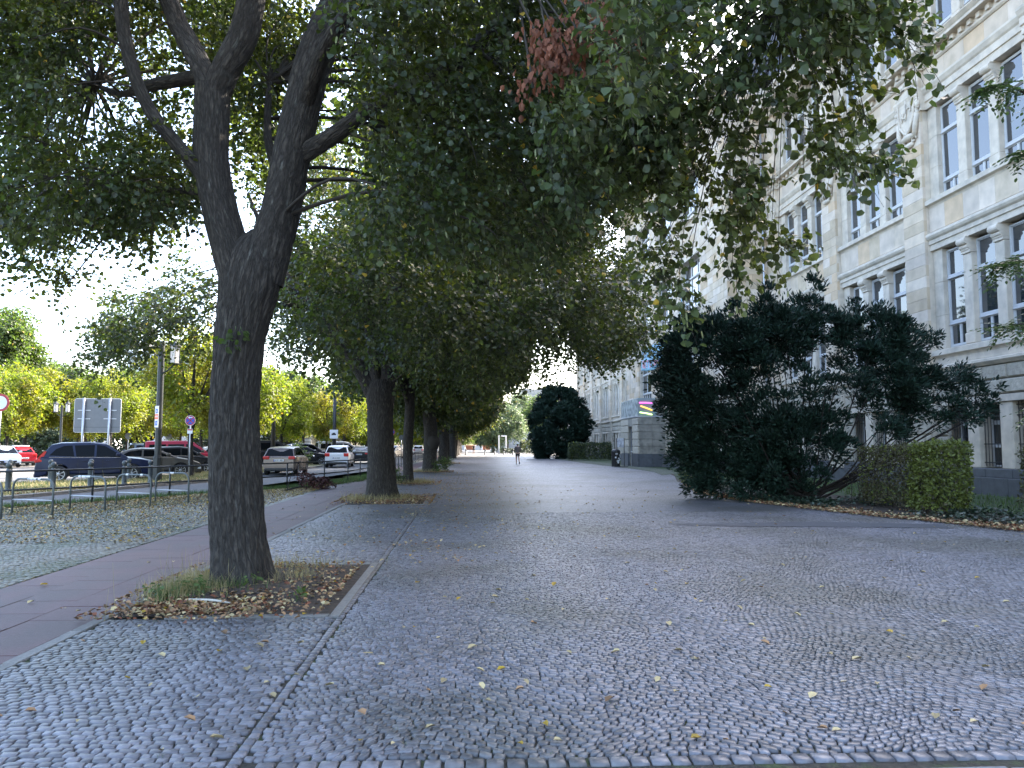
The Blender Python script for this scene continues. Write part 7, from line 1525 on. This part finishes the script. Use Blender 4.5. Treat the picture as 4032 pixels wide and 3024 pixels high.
for i, (x, y, k) in enumerate(LP):
    o = inst('fallen_leaf', lf[k], None, (x, y, .008), (random.uniform(-.2, .2), random.uniform(-.2, .2), random.uniform(0, 6.28)), (random.uniform(.055, .085),) * 3)
    if x < -3.3: wh = 'on the purple slabs of the bicycle path'
    elif x < -1.2: wh = 'on the cobbles in front of the nearest tree square'
    elif x < 1: wh = 'on the plaza cobbles right of the stone line'
    else: wh = 'on the open cobbles at the lower right'
    fx_ = (x - .058 * y) / (.665 * y); col_ = 'far left' if fx_ < -.6 else 'left' if fx_ < -.25 else 'centre' if fx_ < .15 else 'right' if fx_ < .55 else 'far right'
    rw_ = 'bottom edge' if y < 4.7 else 'lowest part' if y < 5.5 else 'lower part' if y < 6.6 else 'middle ground'
    lb_ = ('%s %s, %s %s' % (names[k], {'on the purple': 'on the bicycle path', 'on the cobbl': 'on cobbles before the tree square', 'on the plaza': 'right of the stone line', 'on the open c': 'on open cobbles'}[[q_ for q_ in ('on the purple', 'on the cobbl', 'on the plaza', 'on the open c') if wh.startswith(q_)][0]], col_, rw_))
    if lb_ in used_: bpy.data.objects.remove(o); continue
    used_.add(lb_); tag(o, lb_, 'leaf', GL_)
# ---- grass and weeds
def blades(name, P3, h, wd, m_, parent=None, lean=.5):
    n_ = len(P3); a = U(0, 6.283, n_); d = np.stack([np.cos(a), np.sin(a), np.zeros(n_)], 1); side = np.stack([-np.sin(a), np.cos(a), np.zeros(n_)], 1); hh = h * U(.4, 1.25, n_); ln = U(.1, lean, n_)
    w_ = (wd * U(.6, 1.3, n_))[:, None]
    p0, p1 = P3 - side * w_, P3 + side * w_
    m1 = P3 + d * (hh * ln * .35)[:, None] + np.array([0, 0, 1]) * (hh * .6)[:, None]; tip = P3 + d * (hh * ln)[:, None] + np.array([0, 0, 1]) * hh[:, None]
    V = np.stack([p0, p1, m1 + side * w_ * .6, m1 - side * w_ * .6, tip - side * w_ * .1, tip + side * w_ * .1], 1).reshape(-1, 3); b_ = (np.arange(n_) * 6)[:, None]
    F = np.concatenate([b_ + np.array([[0, 1, 2, 3]]), b_ + np.array([[3, 2, 5, 4]])], 1).reshape(-1, 4)
    return inst(name, np_mesh(name, V, F, m_), parent)
def ring_pts(cx, cy, r0, r1, n_, z=.03):
    a = U(0, 6.283, n_); r_ = U(r0, r1, n_); return np.stack([cx + r_ * np.cos(a), cy + r_ * np.sin(a), np.full(n_, z)], 1)
def clus(cx, cy, sx, sy, n_, z=.03): return np.stack([RNG.normal(cx, sx, n_), RNG.normal(cy, sy, n_), np.full(n_, z)], 1)
P3 = np.concatenate([clus(-3.0, 8.75, .14, .4, 1300), clus(-2.9, 8.45, .2, .16, 800), clus(-2.0, 9.2, .16, .18, 260), clus(-2.35, 10.2, .4, .12, 300)])
stuff(blades('straw_grass', P3, .17, .0028, STRAW, lean=.9), 'dry straw-coloured grass tufts round the nearest lime trunk', 'grass')
P3 = np.concatenate([clus(-2.95, 8.35, .16, .16, 200), clus(-2.6, 8.55, .22, .06, 160), clus(-3.05, 8.1, .10, .14, 80)])
stuff(blades('green_grass', P3, .15, .004, GRASS, lean=.8), 'green grass tufts at the left foot of the nearest lime trunk', 'grass')
wp = []
for (cx, cy, k) in [(-3.02, 8.45, 10), (-2.85, 8.35, 12), (-2.75, 8.2, 8), (-3.08, 8.15, 8), (-2.3, 8.5, 5), (-1.75, 8.0, 4)]: wp.append((cx, cy, .12, .07))
P_, D_, N_, S_, A_, B_ = sprays(wp, 60, (-2.9, 8.4, -.5), .055, 7, .14, .0)
stuff(inst('weeds', leaves_mesh('weeds', [(P_, D_, N_, S_, OVAL, GRASS)])), 'low broad-leaved weeds at the foot of the nearest lime trunk', 'weeds')
for k in range(26):
    pass
P3 = clus(-3.0, 8.8, .2, .5, 40); st = twig_mesh('tall_stalks', P3, P3 + np.stack([RNG.normal(0, .08, 40), RNG.normal(0, .08, 40), U(.25, .48, 40)], 1), .0022, STRAW)
stuff(inst('tall_stalks', st), 'thin dry seed stalks beside the nearest lime trunk', 'grass')
for i, (cx, cy) in enumerate([(-2.5, 22.4), (-2.4, 32.2), (-2.2, 45.7), (-2.05, 65.8)]):
    P3 = np.concatenate([ring_pts(cx, cy, .35, 1.1, 900)]); stuff(blades('straw_grass', P3, .2, .006, STRAW, lean=.9), 'straw grass ring at the foot of the %s lime' % ['second', 'third', 'fourth', 'fifth'][i], 'grass')
# verge along the railing
yv = U(15, 48, 15000); xe = np.interp(yv, fy, fx); P3 = np.stack([xe + RNG.normal(.1, .26, 15000), yv, np.full(15000, .0)], 1)
stuff(blades('verge_grass', P3, .14, .007, GRASS, lean=.8), 'green grass growing along the foot of the black railing', 'grass')
n_ = 16000; yv = 14 + 26 * U(0, 1, n_); xe = np.interp(yv, fy, fx); xv = xe + .3 + (-6.2 - xe - .3) * U(0, 1, n_) ** 1.2; P3 = np.stack([xv, yv, np.full(n_, .0)], 1); P3 = P3[np.sin(xv * 2.1) + np.sin(yv * 1.6 + xv) > -.7]
stuff(blades('moss_and_grass', P3, .035, .008, pm('moss_tuft', (.085, .10, .03), .8, island=.4), lean=1.4), 'mossy grass filling the cobble joints in front of the bicycle hoops', 'moss')
# median
nm = 42000; yv = U(19, 48, nm); kx = np.interp(yv, [k_[1] for k_ in KERBL], [k_[0] for k_ in KERBL]); mx_ = np.interp(yv, [22, 28, 31.2, 33.6, 36, 41, 60], [-34, -23, -19, -16.5, -14.8, -14.3, -14.5]); tt = U(0, 1, nm); P3 = np.stack([kx - .1 + (mx_ - kx) * tt, yv, np.full(nm, .07)], 1)
g1 = RNG.uniform(size=nm) < .55
stuff(blades('median_grass', P3[g1], .13, .010, STRAW, lean=.9), 'sunlit straw-yellow grass on the median beside the parked cars', 'grass')
stuff(blades('median_grass', P3[~g1], .11, .010, GRASS, lean=.9), 'green grass mixed into the sunlit median', 'grass')
k_ = 130; P3 = P3[RNG.integers(0, nm, k_)]; stuff(inst('seed_stalks', twig_mesh('seed_stalks', P3, P3 + np.stack([RNG.normal(0, .08, k_), RNG.normal(0, .08, k_), U(.3, .6, k_)], 1), .006, STRAW)), 'pale seed stalks standing on the median', 'grass')
# ivy and lawn at right
n_ = 9000; yv = U(14, 31, n_); xb = np.interp(yv, be[:, 1], be[:, 0]) + .3 + U(0, 1, n_) ** 1.3 * 3.2; P3 = np.stack([xb, yv, np.full(n_, .02)], 1); ms_ = np.sin(xb * 1.7) + np.sin(yv * 1.3) > -.3; P3 = P3[ms_]; n_ = len(P3)
stuff(inst('ivy', leaves_mesh('ivy', [(P3 + np.stack([np.zeros(n_), np.zeros(n_), U(0, .14, n_)], 1), unit(RNG.normal(size=(n_, 3)) * np.array([1, 1, .2])), unit(np.array([0, 0, 1.]) + RNG.normal(size=(n_, 3)) * .4), .08 * U(.6, 1.3, n_), HEART, pm('ivy_leaf', (.018, .035, .02), .4, island=.4))])), 'dark ivy ground cover under the yew and along the bed', 'ivy')
n_ = 9000; P3 = np.stack([U(12, 16.3, n_), U(11, 45, n_), np.full(n_, .01)], 1); stuff(blades('lawn_grass', P3, .12, .009, GRASS, lean=.8), 'green lawn at the foot of the building', 'grass')
# moss tufts between near stones
n_ = 700; P3 = np.stack([U(-3.2, 6, n_), U(4.1, 12, n_), np.full(n_, -.004)], 1); P3 = P3[np.sin(P3[:, 0] * 2.3 + 1) + np.sin(P3[:, 1] * 1.9) > .1]; P3 = np.repeat(P3, 5, 0) + RNG.normal(size=(len(P3) * 5, 3)) * np.array([.012, .012, 0])
stuff(blades('joint_grass', P3, .022, .0016, GRASS, lean=1.2), 'tiny grass blades sprouting from the cobble joints', 'grass')
# fallen branch with dark red leaves by the railing
fb = thing('fallen_branch', 'fallen branch with dark red withered leaves beside the railing', 'branch', (-6.2, 27.3, 0)); fo = np.array([-6.2, 27.3, 0])
inst('branch_wood', bark_mesh('branch_wood', [[(-.05, -.2, .03, .035), (.3, .3, .12, .03), (.7, .9, .1, .02), (1.0, 1.6, .2, .01)], [(.0, -.1, .05, .02), (.05, .1, .45, .012), (.15, .3, .8, .008)], [(.3, .3, .12, .02), (.4, .6, .5, .012), (.5, .8, .75, .006)]], 8, 5, .001), fb)
P_, D_, N_, S_, A_, B_ = sprays([(.55, .7, .38, .22), (.8, 1.1, .28, .24), (.25, .4, .5, .12), (1.0, 1.5, .2, .2), (.45, .5, .55, .12)], 190, (0, 0, 0), .085, 8, .22, .4)
P_[:, 2] = np.maximum(P_[:, 2], .03)
o = inst('withered_leaves', leaves_mesh('withered_leaves', [(P_, D_, N_, S_, CURL, pm('dark_red_withered_leaf', (.085, .032, .03), .7, island=.4))]), fb); o['kind'] = 'stuff'
# stick in the tree square
tag(MB().tube(smooth_path([(-2.75, 7.95, .07, .012), (-2.5, 7.88, .075, .014), (-2.3, 7.8, .06, .008)], 4), 6).build('stick', pm('bleached_wood', (.45, .42, .36), .8), None, True), 'bleached stick lying on the leaves of the nearest tree square', 'stick')
tag(MB().tube(smooth_path([(-3.5 + .25, 4.9, .02, .004), (-2.95, 4.75, .02, .005), (-2.7, 4.55, .02, .003)], 4), 5).build('stick', TWIG, None, True), 'thin brown twig lying on the cobbles at the lower left', 'stick')
# saplings by the fourth lime and the flowering bush
for i, (x, y, h_, lb) in enumerate([(-1.5, 44.6, 1.0, 'leafy sapling sprouting at the foot of the burred lime'), (-1.6, 60, .8, 'green sprouts beside the fifth lime trunk'), (-2.9, 31.2, .7, 'weedy sprout left of the thin lime trunk')]):
    t = thing('sapling', lb, 'shrub', (x, y, 0)); P_, D_, N_, S_, A_, B_ = sprays([(0, 0, h_ * .35, h_ * .35), (.2, 0, h_ * .6, h_ * .3), (-.15, .1, h_ * .5, h_ * .25)], 110, (0, 0, -.3), .09, 7, .3, -.1)
    inst('foliage', leaves_mesh('foliage', [(P_, D_, N_, S_, OVAL, GLEAF)]), t)['kind'] = 'stuff'; inst('twigs', twig_mesh('twigs', A_, B_, .006), t)['kind'] = 'stuff'
t = thing('flowering_bush', 'white-flowering bush on the median between brown and white cars', 'shrub', (-11.6, 54, 0))
P_, D_, N_, S_, A_, B_ = sprays([(0, 0, .5, .6), (.3, .2, .9, .5), (-.4, 0, .8, .5), (0, 0, 1.4, .35)], 70, (0, 0, -.5), .12, 7, .35, 0)
k = RNG.uniform(size=len(P_)) < .05
inst('foliage', leaves_mesh('foliage', [(P_[~k], D_[~k], N_[~k], S_[~k], OVAL, GLEAF), (P_[k], D_[k], N_[k], S_[k] * 1.2, HEART, WHITEP)]), t)['kind'] = 'stuff'
print('objects', len(bpy.data.objects))
